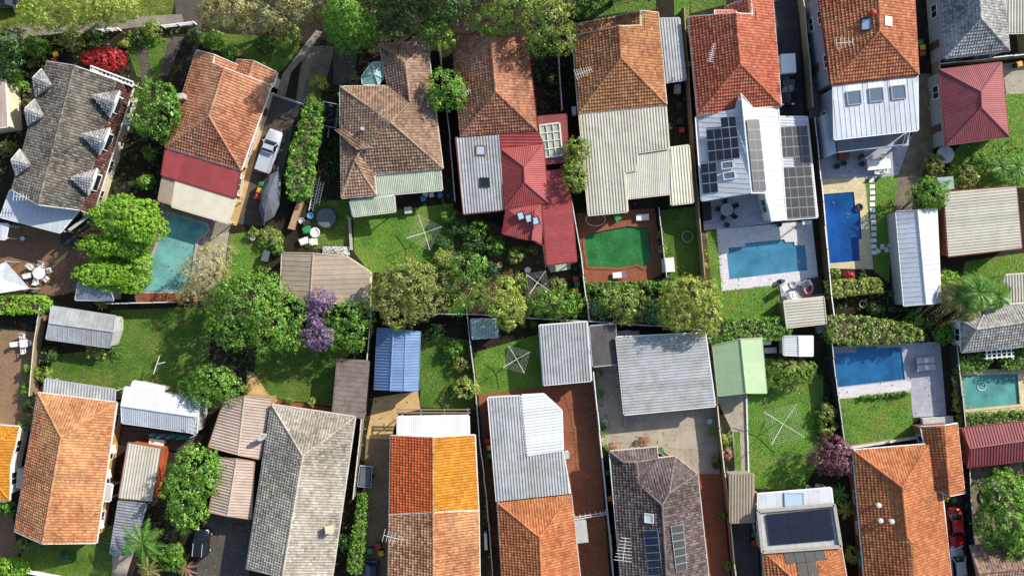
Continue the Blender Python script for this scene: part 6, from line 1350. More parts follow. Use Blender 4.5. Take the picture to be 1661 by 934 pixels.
for x, y, r, h, mt, lab in [(775, 372, 17, 1.8, 'leaf_green', 'green shrub below the corner of the white ribbed lean-to'), (800, 398, 18, 1.7, 'leaf_green', 'green shrub left of the pointed red roof corner'), (838, 412, 16, 1.4, 'leaf_mixed', 'mixed shrub below the pointed red roof corner'),
    (778, 425, 16, 1.6, 'leaf_fresh', 'bright shrub in the middle of the shaded yard'), (842, 455, 13, 1.3, 'leaf_mixed', 'mixed shrub left of the small clothesline'), (905, 462, 14, 1.2, 'leaf_olive', 'olive shrub right of the small clothesline'), (728, 350, 13, 1.5, 'leaf_green', 'green shrub at the top corner of the mauve house lawn'),
    (718, 420, 17, 1.7, 'leaf_mixed', 'mixed shrub where the lit lawn meets the shaded yard'), (60, 78, 22, 2.0, 'leaf_green', 'green bush between footpath and dormer house'), (30, 140, 15, 1.6, 'leaf_green', 'green bush left of the upper dormers'),
    (12, 240, 14, 1.4, 'leaf_olive', 'olive bush left of the lowest dormer'), (315, 60, 14, 1.5, 'leaf_dark', 'dark bush beside the long white rail'), (350, 62, 16, 1.6, 'leaf_green', 'left bush in the shaded front lawn above the rust house'), (430, 72, 18, 1.7, 'leaf_dark', 'dark bush at the edge of the shaded front lawn'),
    (470, 60, 20, 1.9, 'leaf_mixed', 'mixed bush under the tawny sparse tree'), (228, 60, 13, 1.3, 'leaf_dark', 'dark bush left of the shrub by the white rail'), (600, 60, 18, 1.8, 'leaf_dark', 'dark bush right of the conifer'), (900, 130, 12, 1.4, 'leaf_dark', 'dark bush in the gap left of the amber house'),
    (950, 20, 18, 1.7, 'leaf_dark', 'dark bush above the amber roof'), (1480, 520, 16, 1.5, 'leaf_green', 'green shrub below the white garage'), (1420, 500, 14, 1.2, 'leaf_dark', 'dark shrub below the yellow-lime hedge'), (1310, 600, 14, 1.3, 'leaf_green', 'green shrub right of the loose yellow-green bush')]:
    shrub(lab, x, y, r, h, mt, ry=r * random.uniform(.75, 1.0), n=4, clump=.32, leaf=.24)
# ---------------------------------------------------------------- fences
for lab, pts, h, mt, cp in [
    ('pale-topped back fence between the left pool and the left lawn', [(185, 492), (295, 490)], 1.8, 'timber', 'lattice'),
    ('dark timber back fence behind the middle trees', [(600, 502), (708, 508), (780, 510), (841, 514), (953, 520), (1056, 527), (1140, 534)], 1.8, 'brown', 'palegrey'),
    ('side fence between stone-grey house and blue garage', [(606, 500), (598, 600), (589, 695), (577, 804)], 1.7, 'timber', 'lattice'),
    ('side fence between blue garage yard and shaded clothesline lawn', [(757, 498), (770, 604), (778, 706), (790, 800), (802, 960)], 1.6, 'timber', 'palegrey'),
    ('side fence between red roofs and the murky pool', [(925, 325), (940, 410), (953, 519)], 1.8, 'timber', 'lattice'),
    ('side fence between brick drive and plum house', [(960, 600), (970, 695), (980, 790), (996, 960)], 1.7, 'palegrey', 'white'),
    ('side fence between cream additions and white solar house', [(1104, 20), (1112, 140), (1119, 238), (1137, 448)], 1.8, 'timber', 'tan'),
    ('paling fence between the asphalt drive and the tall terracotta house', [(1290, -20), (1297, 25), (1304, 100), (1310, 180)], 1.7, 'timber', 'palegrey'),
    ('fence between stepped pool and long rectangular pool', [(1312, 195), (1326, 330), (1339, 480), (1346, 530)], 1.8, 'brown', 'white'),
    ('fence right of the tall terracotta house', [(1506, -20), (1512, 120), (1517, 242)], 1.7, 'timber', 'palegrey'),
    ('fence between hedge and maroon roof yard', [(1513, 110), (1630, 97), (1720, 86)], 1.6, 'timber', 'white'),
    ('fence left of the lounger terrace', [(1339, 548), (1350, 640), (1362, 726)], 1.7, 'dark', 'palegrey'),
    ('dark fence right of the lounger terrace', [(1539, 560), (1548, 640), (1553, 690)], 1.7, 'dark', 'palegrey'),
    ('fence between plum house drive and concrete path', [(1148, 545), (1162, 690), (1170, 762), (1182, 870), (1190, 960)], 1.6, 'timber', 'cream'),
    ('fence right of the clay house drive', [(1560, 700), (1562, 802), (1569, 880), (1574, 960)], 1.6, 'dark', 'palegrey'),
    ('side fence between mauve and brown tiled houses', [(714, 75), (722, 150), (732, 232), (740, 330)], 1.7, 'timber', 'palegrey'),
    ('side fence between brown and amber tiled houses', [(904, 90), (910, 185)], 1.7, 'timber', 'palegrey'),
    ('fence left of the long low shed', [(78, 496), (68, 552), (60, 640)], 1.6, 'timber', 'cream'),
    ('low boundary fence at the bottom left corner', [(52, 924), (80, 930), (135, 940)], 1.0, 'white', 'white'),
    ('pool fence right of the murky pool', [(1066, 338), (1072, 400), (1078, 450)], 1.3, 'dark', 'palegrey'),
    ('low brick fence by the footpath in the upper left', [(60, 62), (95, 58), (130, 54)], .8, 'concrete_wall', 'stone'),
]: fence(lab, pts, h, mt, cp)
wallrun('pale retaining wall beside the pool court lawn', [(1362, 726), (1482, 708)], .7, .2, 'concrete_wall', cap='lattice')
wallrun('low pale kerb wall below the mauve house lawn', [(568, 353), (571, 406)], .5, .22, 'concrete_wall')
wallrun('white kerb wall along the concrete drive', [(1014, 672), (1013, 690)], .4, .15, 'stone')
wallrun('white edging between lawn and concrete path', [(1210, 640), (1214, 775)], .15, .1, 'white')
# entrance rails and gates at the top
for lab, a, b in (('long white three-bar rail by the top driveway', (268, 46), (318, 40)), ('short white rail left of the entrance', (168, 52), (196, 50))):
    pa, pb = P(*a), P(*b); c = (pa + pb) / 2; t = thing('entrance_rail', lab, 'rail', (c.x, c.y, 0), group='white entrance rails')
    for z in (.3, .6, .9): MB().bar(pa + Vector((0, 0, z)), pb + Vector((0, 0, z)), .12, .1).build('bar', MATS['white'], t)
    for k in (0, .5, 1): p = pa.lerp(pb, k); MB().box((p.x, p.y, .5), (.16, .16, 1.0)).build('post', MATS['white'], t)
pa, pb = P(438, 150, 1.7), P(490, 168, 1.7); c = (pa + pb) / 2; t = thing('driveway_gate', 'dark double driveway gate beside the rust house', 'gate', (c.x, c.y, 0))
for k in range(8):
    p = pa.lerp(pb, k / 7); MB().box((p.x, p.y, .85), (.07, .07, 1.7)).build('picket', MATS['steel'], t)
for z in (.2, 1.6): MB().bar((pa.x, pa.y, z), (pb.x, pb.y, z), .08, .08).build('rail', MATS['steel'], t)
pa, pb = P(946, 0, 1.5), P(988, 0, 1.5)
pa, pb = P(933, 840, 1.3), P(984, 832, 1.3); c = (pa + pb) / 2; t = thing('driveway_gate', 'white sliding gate across the brick drive', 'gate', (c.x, c.y, 0))
for s in (-.12, .12): MB().bar(pa + Vector((0, s, 0)), pb + Vector((0, s, 0)), .07).build('rail', MATS['white'], t)
for k in range(7): p = pa.lerp(pb, k / 6); MB().box((p.x, p.y, .65), (.05, .22, 1.3)).build('upright', MATS['white'], t)
# ---------------------------------------------------------------- vehicles
car('silver-white pickup beside the tall hedge row', (449, 212), (426, 280), 1.85, 'carsilver', 'pickup_truck', 'ute')
t = [o for o in bpy.data.objects if o.name == 'pickup_truck'][0]; L = (P(449, 212, .6) - P(426, 280, .6)).length
MB().box((-.25 * L, 0, .96), (.46 * L, 1.6, .1)).build('tray_cover', MATS['carsilver'], t, False, True)
for s in (-1, 1): MB().box((-.25 * L, s * .8, 1.02), (.47 * L, .1, .16)).build('tray_side', MATS['steel'], t, False, True)
MB().bar((-.04 * L, -.7, 1.35), (-.04 * L, .7, 1.35), .07).build('sports_bar', MATS['steel'], t, False, True)
car('black four-wheel drive beside the dense round tree', (330, 857), (326, 900), 1.8, 'carblack', 'parked_car', 'suv')
car('dark navy car at the bottom edge below the bins', (604, 948), (603, 907), 1.75, 'carnavy', 'parked_car', 'hatch')
car('red car in the drive beside the clay house', (1551, 886), (1544, 822), 1.75, 'carred', 'parked_car', 'sedan')
car('silver car at the bottom of the clay house drive', (1548, 886), (1554, 934), 1.7, 'carsilver', 'parked_car', 'hatch')
car('dark car cut off by the top left corner', (-32, 4), (34, 2), 1.8, 'carblack', 'parked_car', 'sedan')
car('dark truck cab in the asphalt drive', (1277, 172), (1272, 92), 1.9, 'carblack', 'delivery_truck', 'ute')
t = [o for o in bpy.data.objects if o.name == 'delivery_truck'][0]; L = (P(1277, 172, .6) - P(1272, 92, .6)).length
MB().box((-.3 * L, 0, 1.3), (.38 * L, 1.6, 1.0)).build('canopy', MATS['carwhite'], t, False, True)
# covered boat on trailer
pts = [(452, 276), (456, 300), (452, 335), (444, 352), (428, 362), (420, 342), (424, 308), (438, 284)]
q = [P(x, y, 1.3) for x, y in pts]; c = sum(q, Vector((0, 0, 0))) / len(q); t = thing('covered_boat', 'boat under a grey tarpaulin at the foot of the side drive', 'boat', (c.x, c.y, 0))
m = MB(); ring = q; top = [v.lerp(c, .4) + Vector((0, 0, .7)) for v in q]; low = [v.lerp(c, .12) - Vector((0, 0, .7)) for v in q]; rid = Vector((c.x, c.y, 2.3)); n = len(q)
m.add([*low, *ring, *top, rid], [(i, (i + 1) % n, (i + 1) % n + n, i + n) for i in range(n)] + [(i + n, (i + 1) % n + n, (i + 1) % n + 2 * n, i + 2 * n) for i in range(n)] + [(i + 2 * n, (i + 1) % n + 2 * n, 3 * n) for i in range(n)])
m.build('tarpaulin', MATS['tarp'], t)
MB().bar(P(452, 270, .45), P(428, 366, .45), .12).build('trailer_beam', MATS['steel'], t)
for x, y in ((456, 318), (424, 322)): p = P(x, y, .3); MB().tube([p - Vector((.1, 0, 0)), p + Vector((.1, 0, 0))], .3, 14).build('wheel', MATS['rubber'], t)
# box trailers
for lab, quad, cm in (('cage trailer of dark rubbish beside the mauve house', [(525, 165), (549, 170), (545, 208), (520, 203)], 'dark'), ('flat grey trailer with a mesh lid beside the narrow hedge', [(584, 755), (604, 757), (601, 790), (580, 788)], 'tarp')):
    q = [P(x, y, .9) for x, y in quad]; c = sum(q, Vector((0, 0, 0))) / 4; t = thing('box_trailer', lab, 'trailer', (c.x, c.y, 0), group='trailers')
    m = MB(); m.prism([(p.x, p.y) for p in q], .45, .55); m.build('tray', MATS['dark'], t)
    for i in range(4):
        a, b = q[i], q[(i + 1) % 4]; MB().bar(Vector((a.x, a.y, .75)), Vector((b.x, b.y, .75)), .06, .5).build('side_panel', MATS['steel'], t)
    if cm == 'tarp': qi = inset(q[::-1], .15); MB().prism([(p.x, p.y) for p in qi], .95, 1.0).build('lid', MATS['tarp'], t)
    else:
        m = MB()
        for k in range(26): a, b = random.random(), random.random(); p = (q[0] * (1 - a) + q[1] * a) * (1 - b) + (q[3] * (1 - a) + q[2] * a) * b; p = p.lerp(c, .15); m.box((p.x, p.y, .7 + random.random() * .3), (random.uniform(.2, .5), random.uniform(.2, .4), .2), random.random() * 3)
        o = m.build('rubbish', MATS['dark'], t); o['kind'] = 'stuff'
    d = (q[0] + q[1]) / 2 - (q[3] + q[2]) / 2; d = d.normalized(); s = Vector((-d.y, d.x, 0)); e = (q[3] + q[2]) / 2
    MB().bar(Vector((e.x, e.y, .5)), Vector((e.x, e.y, .5)) - d * 1.2, .08).build('drawbar', MATS['steel'], t)
    for k in (-1, 1): p = Vector((c.x, c.y, .3)) + s * k * ((q[1] - q[0]).length / 2 + .15); MB().tube([p - s * .1, p + s * .1], .3, 12).build('wheel', MATS['rubber'], t)
# ---------------------------------------------------------------- bins
for x, y, c, lab in [
    (1493, 69, 'bingreen', 'green-lidded bin beside the tall terracotta house'), (1497, 77, 'binyellow', 'yellow-lidded bin beside the tall terracotta house'), (1497, 87, 'binred', 'red-lidded bin beside the tall terracotta house'),
    (552, 154, 'bingreen', 'green-lidded bin at the corner of the mauve roof'), (424, 299, 'bingreen', 'green-lidded bin above the covered boat'), (421, 309, 'binyellow', 'yellow-lidded bin above the covered boat'), (418, 319, 'binred', 'red-lidded bin beside the covered boat'),
    (90, 88, 'binyellow', 'yellow-lidded bin above the dormer house'), (87, 98, 'binred', 'red-lidded bin above the dormer house'), (934, 452, 'binred', 'red-lidded bin by the murky pool fence'), (936, 461, 'bingreen', 'green-lidded bin by the murky pool fence'), (934, 471, 'binyellow', 'yellow-lidded bin by the murky pool fence'),
    (1116, 105, 'binyellow', 'yellow-lidded bin between the amber and red roofs'), (791, 715, 'binred', 'red-lidded bin between duplex and zinc roof'), (794, 726, 'binyellow', 'yellow-lidded bin between duplex and zinc roof'), (795, 738, 'bingreen', 'green-lidded bin between duplex and zinc roof'),
    (600, 893, 'bingreen', 'green-lidded bin above the navy car'), (613, 885, 'binred', 'red-lidded bin above the navy car'), (618, 897, 'binyellow', 'yellow-lidded bin above the navy car'), (986, 767, 'bingreen', 'green-lidded bin against the plum house'), (990, 808, 'binyellow', 'yellow-lidded bin against the plum house'),
    (1535, 809, 'binyellow', 'yellow-lidded bin above the red car'), (1547, 811, 'bingreen', 'green-lidded bin above the red car'), (1654, 104, 'binyellow', 'yellow-lidded bin at the right edge above the pale drive'), (1072, 732, 'bingreen', 'green-lidded bin at the top corner of the plum roof')]:
    bin_(lab, x, y, c, random.uniform(-.3, .3) + math.pi)
# ---------------------------------------------------------------- clotheslines
hoist('large rotary clothesline on the mauve house lawn', 688, 377, 2.1, R(-72)); hoist('rotary clothesline half in shade beside the grey carport', 838, 583, 1.75, R(30)); hoist('widest rotary clothesline on the lawn above the plum tree', 1272, 688, 2.7, R(-32))
hoist('small rotary clothesline in the shaded yard under the red roof', 872, 458, 1.6, R(-35))
p = P(256, 590, 2.0); t = thing('clothes_prop', 'white T-shaped clothesline post on the left lawn', 'clothesline', (p.x, p.y, 0))
MB().cyl((p.x, p.y, 0), .05, 1.95, 8).build('post', MATS['white'], t); MB().bar(P(259, 577, 2.0), P(249, 606, 2.0), .07).build('crossbar', MATS['white'], t); MB().bar(P(256, 590, 2.02), P(268, 587, 2.02), .06).build('stub_arm', MATS['white'], t)
# ---------------------------------------------------------------- antennas
antenna('spiky antenna on the left slope of the amber roof', 945, 122, [(929, 59, 3), (1003, 43, 5.4), (1007, 94, 5.4)], .35, 1.9, 1.2, 8, .6)
antenna('long antenna on the left slope of the bright red roof', 1150, 92, [(1117, 28, 3.2), (1193, 22, 5.6), (1201, 104, 5.6)], 1.35, 2.0, 1.4, 9, .35)
antenna('antenna on the left slope of the tall terracotta roof', 1364, 74, RW, .1, 1.8, 1.0, 5, .7)
antenna('antenna on the left edge of the brown tiled roof', 754, 155, [(733, 57, 3), (796, 59, 5.5), (804, 149, 5.5)], .5, 1.4, 1.0, 6, .5)
antenna('antenna over the white awning of the dormer house', 48, 322, [(17, 308, 3.35), (127, 342, 3.35), (97, 377, 3.2)], -.1, 1.8, 1.5, 6, .5)
antenna('tall antenna beside the left slope of the plum roof', 1010, 884, LW, 1.45, 2.6, 1.4, 8, 1.0)
antenna('antenna on the left edge of the speckled duplex roof', 640, 866, [(632, 834, 3.2), (629, 1000, 3.2), (703, 1000, 5.2)], -.25, 2.2, 1.2, 6, .7)
antenna('antenna beside the end of the white workshop', 322, 688, [(321, 676, 3.2), (319, 702, 2.5), (198, 685, 2.5)], 1.2, 1.8, 1.2, 5, .6)
p, n = onp(428, 706, [(397, 642, 3.0), (440, 645, 2.5), (421, 744, 2.5)]); t = thing('satellite_dish', 'oval white satellite dish on the beige carport', 'satellite dish', p)
MB().cyl(tuple(p), .04, .9, 6).build('mast', MATS['steel'], t); m = MB(); m.lathe((0, 0, 0), [(.01, 0), (.35, .04), (.6, .14), (.62, .16), (.35, .07), (.01, .03)], 16)
o = m.build('reflector', MATS['palegrey'], t, True, True); o.location = (0, 0, 1.0); o.rotation_euler = (.5, .9, 0); MB().bar(p + Vector((0, 0, 1)), p + Vector((.6, .3, 1.3)), .04).build('feed_arm', MATS['steel'], t)
# ---------------------------------------------------------------- outdoor tables, chairs, loungers
def side(a): return ['right', 'upper right', 'top', 'upper left', 'left', 'lower left', 'bottom', 'lower right'][round((a % 6.2832) / .7854) % 8]
table('white octagonal table on the brown brick patio', 63, 443, .3, (1.5, 1.5), 'white', 8)
for k in range(6): a = k * 1.047 + .3; chair(f'white chair at the {side(a)} of the octagonal table on the brown patio', 63 + 17 * math.cos(a), 443 - 14 * math.sin(a), a + math.pi, 'white', 'white chairs at the octagonal table')
table('small square white table on the tan brick patio', 38, 557, .1, (.9, .9), 'white')
for k in range(4): a = k * 1.571 + .1; chair(f'white chair at the {side(a)} of the square table on the tan patio', 38 + 12 * math.cos(a), 557 - 11 * math.sin(a), a + math.pi, 'white', 'white chairs at the square table')
table('round grey table on the shaded patio of the solar house', 1179, 340, 0, (1.45, 1.45), 'greywall', 16, z=.1)
for k in range(5): a = k * 1.257 + .5; chair(f'dark tub chair at the {side(a)} of the round grey table', 1179 + 14 * math.cos(a), 341 - 13 * math.sin(a), a + math.pi, 'dark', 'dark chairs at the round table', .1)
table('long white dining table on the mauve patio', 1426, 267, .1, (2.7, 1.1), 'white')
for x, y, a, l in ((1412, 258, -1.4, 'upper left'), (1433, 255, -1.4, 'upper right'), (1422, 278, 1.6, 'lower left'), (1437, 276, 1.6, 'lower right')): chair(f'white dining chair at the {l} of the long patio table', x, y, a, 'white', 'white chairs at the long table')
for x, y, a in ((1397, 254, .6),): table('small black square table on the mauve patio', x, y, a, (.75, .5), 'dark', name='side_table')
lounger('white lounger above the murky pool', (1052, 352), (1032, 353), .7, 'white', ZT); lounger('white lounger on the bricks below the murky pool', (1015, 445), (994, 447), .65, 'white', ZT)
lounger('upper of two side-by-side loungers on the lounger terrace', (1485, 585), (1516, 583), .72, 'palegrey', ZT); lounger('lower of two side-by-side loungers on the lounger terrace', (1486, 597), (1517, 595), .72, 'palegrey', ZT)
for x, y in ((1503, 585), (1504, 596)): p = P(x, y, .5); tag(MB().box((p.x, p.y, ZT + .41), (.5, .55, .09), .1, taper=.85).build('towel', MATS['white']), ('upper' if y < 590 else 'lower') + ' folded white towel on the terrace loungers', 'towel', 'towels on loungers')
for x, y, a, mt, l in ((1273, 466, .5, 'white', 'pale armchair at the left of the sitting terrace'), (1285, 477, 1.8, 'white', 'pale armchair below the round tub on the sitting terrace'), (1304, 461, 3.6, 'palegrey', 'grey armchair right of the round tub')): chair(l, x, y, a, mt, 'terrace armchairs', ZT, 1.35)
p = P(1286, 462, .4); t = thing('fire_bowl', 'round dark bowl table on the sitting terrace', 'bowl', (p.x, p.y, ZT)); MB().lathe((p.x, p.y, ZT), [(.3, 0), (.42, .35), (.44, .4), (.34, .4), (.1, .28), (.01, .28)], 18).build('bowl', MATS['greywall'], t)
p = P(1311, 467, .3); t = thing('pool_float', 'pink inflatable ring float on the sitting terrace', 'pool float', (p.x, p.y, ZT))
m = MB(); ring = []
for i in range(18):
    a = 2 * math.pi * i / 18; c = Vector((p.x + .5 * math.cos(a), p.y + .7 * math.sin(a), ZT + .2))
    for k in range(8): b = 2 * math.pi * k / 8; ring.append(c + Vector((math.cos(a), math.sin(a), 0)) * .17 * math.cos(b) + Vector((0, 0, .17 * math.sin(b))))
m.add(ring, [(i * 8 + k, ((i + 1) % 18) * 8 + k, ((i + 1) % 18) * 8 + (k + 1) % 8, i * 8 + (k + 1) % 8) for i in range(18) for k in range(8)]); m.build('ring', MATS['pink'], t, True)
q = [P(x, y, .3) for x, y in ((1310, 452), (1332, 449), (1336, 476), (1316, 478))]; tag(MB().prism([(v.x, v.y) for v in q], 0, .32).build('timber_platform', MATS['dark']), 'dark square platform beside the pink float', 'platform')
p = P(1263, 456, .4); t = thing('sun_umbrella', 'folded navy umbrella lying by the stepped pool', 'umbrella', (p.x, p.y, ZT)); MB().bar(P(1258, 457, .15), P(1274, 456, .2), .07).build('pole', MATS['white'], t); MB().tube([P(1260, 455, .3), P(1266, 457, .32), P(1273, 455, .3)], [.05, .32, .12], 8).build('canopy', MATS['navy'], t)
# shade sail
q = [P(9, 424, 2.6), P(48, 468, 2.3), P(-30, 480, 2.3), P(-22, 440, 2.5)]; t = thing('shade_sail', 'white triangular shade sail at the far left', 'shade sail', (P(8, 450).x, P(8, 450).y, 0))
m = MB(); c = sum(q, Vector((0, 0, 0))) / 4 - Vector((0, 0, .25)); m.add([*q, c], [(0, 1, 4), (1, 2, 4), (2, 3, 4), (3, 0, 4)]); m.add([v - Vector((0, 0, .02)) for v in [*q, c]], [(1, 0, 4), (2, 1, 4), (3, 2, 4), (0, 3, 4)]); m.build('canvas', MATS['white'], t)
for v in q[:2]: MB().cyl((v.x, v.y, 0), .05, v.z + .1, 8).build('post', MATS['steel'], t)
# dark pergola beside the awning
t = thing('pergola', 'dark timber pergola with one pale beam beside the white awning', 'pergola', tuple(P(130, 362, 0)))
for a, b, mt in (((149, 346), (112, 374), 'palegrey'), ((133, 342), (100, 372), 'brown'), ((158, 352), (124, 380), 'brown')): MB().bar(P(*a, 2.5), P(*b, 2.5), .35 if mt == 'palegrey' else .16, .14).build('beam', MATS[mt], t)
for x, y in ((149, 348), (112, 374), (100, 372), (124, 380)): p = P(x, y, 2.45); MB().box((p.x, p.y, 1.2), (.14, .14, 2.4)).build('post', MATS['brown'], t)
q = [P(x, y, .75) for x, y in ((100, 378), (130, 383), (126, 402), (98, 396))]; tag(MB().prism([(v.x, v.y) for v in q], 0, .8).build('outdoor_bench', MATS['dark']), 'dark slatted bench under the pergola edge', 'bench')
# ladders
def ladder(lab, a, b, w=.42, z=.25):
    pa, pb = P(*a, z), P(*b, z); d = (pb - pa).normalized(); s = Vector((-d.y, d.x, 0)) * w / 2; c = (pa + pb) / 2; t = thing('ladder', lab, 'ladder', (c.x, c.y, 0), group='ladders on the lawn')
    for k in (-1, 1): MB().bar(pa + s * k, pb + s * k, .09, .08).build('stile', MATS['lattice'], t)
    n = int((pb - pa).length / .33)
    for i in range(1, n): q = pa.lerp(pb, i / n); MB().bar(q - s, q + s, .06).build('rung', MATS['lattice'], t)
ladder('longer aluminium ladder lying on the junk yard grass', (516, 286), (504, 342)); ladder('shorter aluminium ladder lying on the junk yard grass', (523, 295), (515, 332), .35)
# junk heap
for i, (x, y, w, d, h, mt, lab) in enumerate([(503, 350, .7, .8, .6, 'skyblue', 'blue tub at the foot of the long ladder'), (497, 372, 1.0, .9, .5, 'leafgreen', 'green crate in the junk heap'), (511, 377, 1.1, 1.1, .5, 'white', 'round white lid in the junk heap'), (492, 391, 1.1, .8, .5, 'white', 'left white box at the end of the junk heap'),
    (507, 392, .9, .8, .5, 'lattice', 'right white box at the end of the junk heap'), (489, 358, .7, 1.2, .5, 'palegrey', 'pale bag beside the blue tub'), (517, 278, .5, .7, .8, 'binred', 'red cylinder at the top of the long ladder'), (496, 362, .9, .7, .6, 'dark', 'dark sack in the junk heap')]):
    p = P(x, y, h)
    if 'round' in lab or 'cylinder' in lab or 'tub' in lab: o = MB().lathe((p.x, p.y, 0), [(w * .4, 0), (w * .5, h * .85), (w * .53, h), (w * .42, h), (w * .3, h * .8), (.01, h * .78)], 14).build('storage_tub', MATS[mt])
    else: o = MB().box((p.x, p.y, h / 2), (w, d, h), random.random(), taper=.85).box((p.x, p.y, h + .03), (w * .75, d * .75, .08), random.random()).build('junk_box', MATS[mt])
    tag(o, lab, 'junk', 'junk yard clutter')
p = P(529, 353, .6); t = thing('trampoline', 'round dark trampoline in the shaded side lawn', 'trampoline', (p.x, p.y, 0)); MB().lathe((p.x, p.y, .6), [(.01, 0), (1.1, 0.01), (1.12, 0), (1.1, -.02), (.01, -.02)], 24).build('mat', MATS['tarp'], t)
MB().lathe((p.x, p.y, .6), [(1.12, -.03), (1.25, -.03), (1.25, .03), (1.12, .03), (1.12, -.03)], 24).build('frame', MATS['dark'], t)
for k in range(6): a = k * 1.047; MB().cyl((p.x + 1.18 * math.cos(a), p.y + 1.18 * math.sin(a), 0), .04, .6, 6).build('leg', MATS['dark'], t)
# fabric heap by the garage
q = P(545, 405, .5); t = thing('tarpaulin_heap', 'crumpled white and grey sheet against the taupe garage', 'sheet', (q.x, q.y, 0)); m = MB(); nx, ny = 14, 8; pts = []
for j in range(ny):
    for i in range(nx): w = P(524 + 44 * i / (nx - 1), 400 + 14 * j / (ny - 1), 0); pts.append((w.x, w.y, .25 + .55 * abs(math.sin(i * 1.3 + j)) * math.sin(math.pi * i / (nx - 1)) * math.sin(math.pi * (j + .3) / ny)))
m.add(pts, [(j * nx + i, j * nx + i + 1, (j + 1) * nx + i + 1, (j + 1) * nx + i) for j in range(ny - 1) for i in range(nx - 1)]); m.build('folds', MATS['palegrey'], t)
# stepping stones
for k in range(13):
    x, y = 1413.5 + 7.0 * k / 12 - .2 * k + .6 * math.sin(k), 293 + 9.7 * k; p = P(x, y, 0); lab = ['topmost', 'second', 'third', 'fourth', 'fifth', 'sixth', 'seventh', 'eighth', 'ninth', 'tenth', 'eleventh', 'twelfth', 'lowest'][k] + ' pale stepping stone from the top in the strip lawn'
    tag(MB().box((p.x, p.y, .03), (.62, .48, .1), .06 + random.uniform(-.05, .05), taper=.96).build('stepping_stone', MATS['white']), lab, 'stepping stone', 'stepping stones in the strip lawn')
for k, (x, y) in enumerate(((1431, 400), (1438, 405), (1444, 398), (1424, 407))): p = P(x, y, 0); tag(MB().box((p.x, p.y, .03), (.5, .6, .08), k * .4, taper=.94).build('stepping_stone', MATS['lattice']), ['middle', 'lower right', 'right', 'left'][k] + ' loose pale slab at the end of the stepping stones', 'stepping stone', 'loose slabs near the white garage')
# pots, tyres, balls, hoses
def ringthing(name, lab, cat, x, y, r, rr, mat, z=.12, sx=1.0, group=None, n=20):
    p = P(x, y, z); m = MB(); pts = []
    for i in range(n):
        a = 2 * math.pi * i / n; c = Vector((p.x + r * sx * math.cos(a), p.y + r * math.sin(a), z))
        for k in range(6): b = 2 * math.pi * k / 6; pts.append(c + Vector((math.cos(a), math.sin(a), 0)) * rr * math.cos(b) + Vector((0, 0, rr * math.sin(b))))
    m.add(pts, [(i * 6 + k, ((i + 1) % n) * 6 + k, ((i + 1) % n) * 6 + (k + 1) % 6, i * 6 + (k + 1) % 6) for i in range(n) for k in range(6)])
    return tag(m.build(name, MATS[mat], None, True), lab, cat, group)
ringthing('float_ring', 'dark ring float lying on the edge of the long pool', 'pool float', 1394, 336, .32, .12, 'dark', ZT + .14)
ringthing('fire_ring', 'pale metal ring on the narrow shaded lawn', 'ring', 1115, 384, .62, .07, 'concrete_wall', .2)
ringthing('planter_ring', 'stone-edged round bed in the bottom right garden', 'edging', 1605, 805, 1.1, .12, 'stone', .12)
ringthing('garden_hose', 'coiled white hose above the murky pool', 'hose', 966, 356, .75, .04, 'white', ZT + .06, 1.5)
ringthing('pool_hose', 'pale hose coil floating on the jade pool', 'hose', 1592, 626, .5, .05, 'white', -.1)
ringthing('bicycle_wheel', 'pale wheel rim in the dark yard under the yellow-lime hedge', 'wheel', 1400, 493, .42, .05, 'lattice', .3)
for x, y, mt, l in ((1398, 266, 'dark', 'right dark pot in the row on the mauve patio'), (1369, 265, 'dark', 'middle dark pot in the row on the mauve patio'), (1358, 270, 'dark', 'left dark pot in the row on the mauve patio'), (1151, 683, 'lattice', 'round pale pot by the concrete drive fence'), (980, 685, 'white', 'white pot beside the fence shrubs'),
                    (1310, 790, 'palegrey', 'left pale boulder pot above the white awning'), (1326, 788, 'palegrey', 'right pale boulder pot above the white awning'), (410, 386, 'white', 'white pot on the small bright lawn'), (1179, 365, 'dark', 'dark pot on the patio edge'), (1264, 364, 'dark', 'dark pot at the top of the stepped pool'),
                    (714, 317, 'skyblue', 'blue-grey tub at the right of the mauve house'), (690, 316, 'white', 'white tub behind the mauve house'), (1311, 84, 'dark', 'dark pot in the narrow passage'), (810, 430, 'tan', 'clay pot in the shaded middle yard'), (602, 82, 'ochre', 'orange pot beside the upper wing of the mauve house')):
    pot(l, x, y, mt, .3)
# small buildings and boxes
def boxthing(name, lab, cat, quad, h, mat, lid=None, group=None):
    q = [P(x, y, h) for x, y in quad]; c = sum(q, Vector((0, 0, 0))) / 4; t = thing(name, lab, cat, (c.x, c.y, 0), group=group); MB().prism([(p.x, p.y) for p in q], 0, h).build('body', MATS[mat], t)
    qq = q if area2([(p.x, p.y) for p in q]) > 0 else q[::-1]; o = inset(qq, -.05); MB().prism([(p.x, p.y) for p in o], h + .002, h + .06).build('lid', MATS[lid or mat], t); return t
boxthing('storage_box', 'white storage box on the narrow shaded lawn', 'box', [(1075, 420), (1092, 418), (1094, 440), (1076, 441)], .9, 'white')
boxthing('storage_box', 'pale slab box on the brick drive gate', 'box', [(932, 845), (950, 843), (954, 878), (936, 880)], 1.2, 'white', 'palegrey'); boxthing('storage_box', 'small green box above the murky pool', 'box', [(996, 350), (1002, 347), (1008, 354), (1000, 359)], .5, 'leafgreen')
boxthing('water_tank', 'slim pale tank against the old orange house', 'tank', [(29, 760), (40, 762), (37, 792), (27, 790)], 1.6, 'palegrey'); boxthing('storage_box', 'white lidded chest below the white workshop', 'box', [(243, 711), (266, 714), (264, 724), (242, 721)], .9, 'palegrey', 'white')
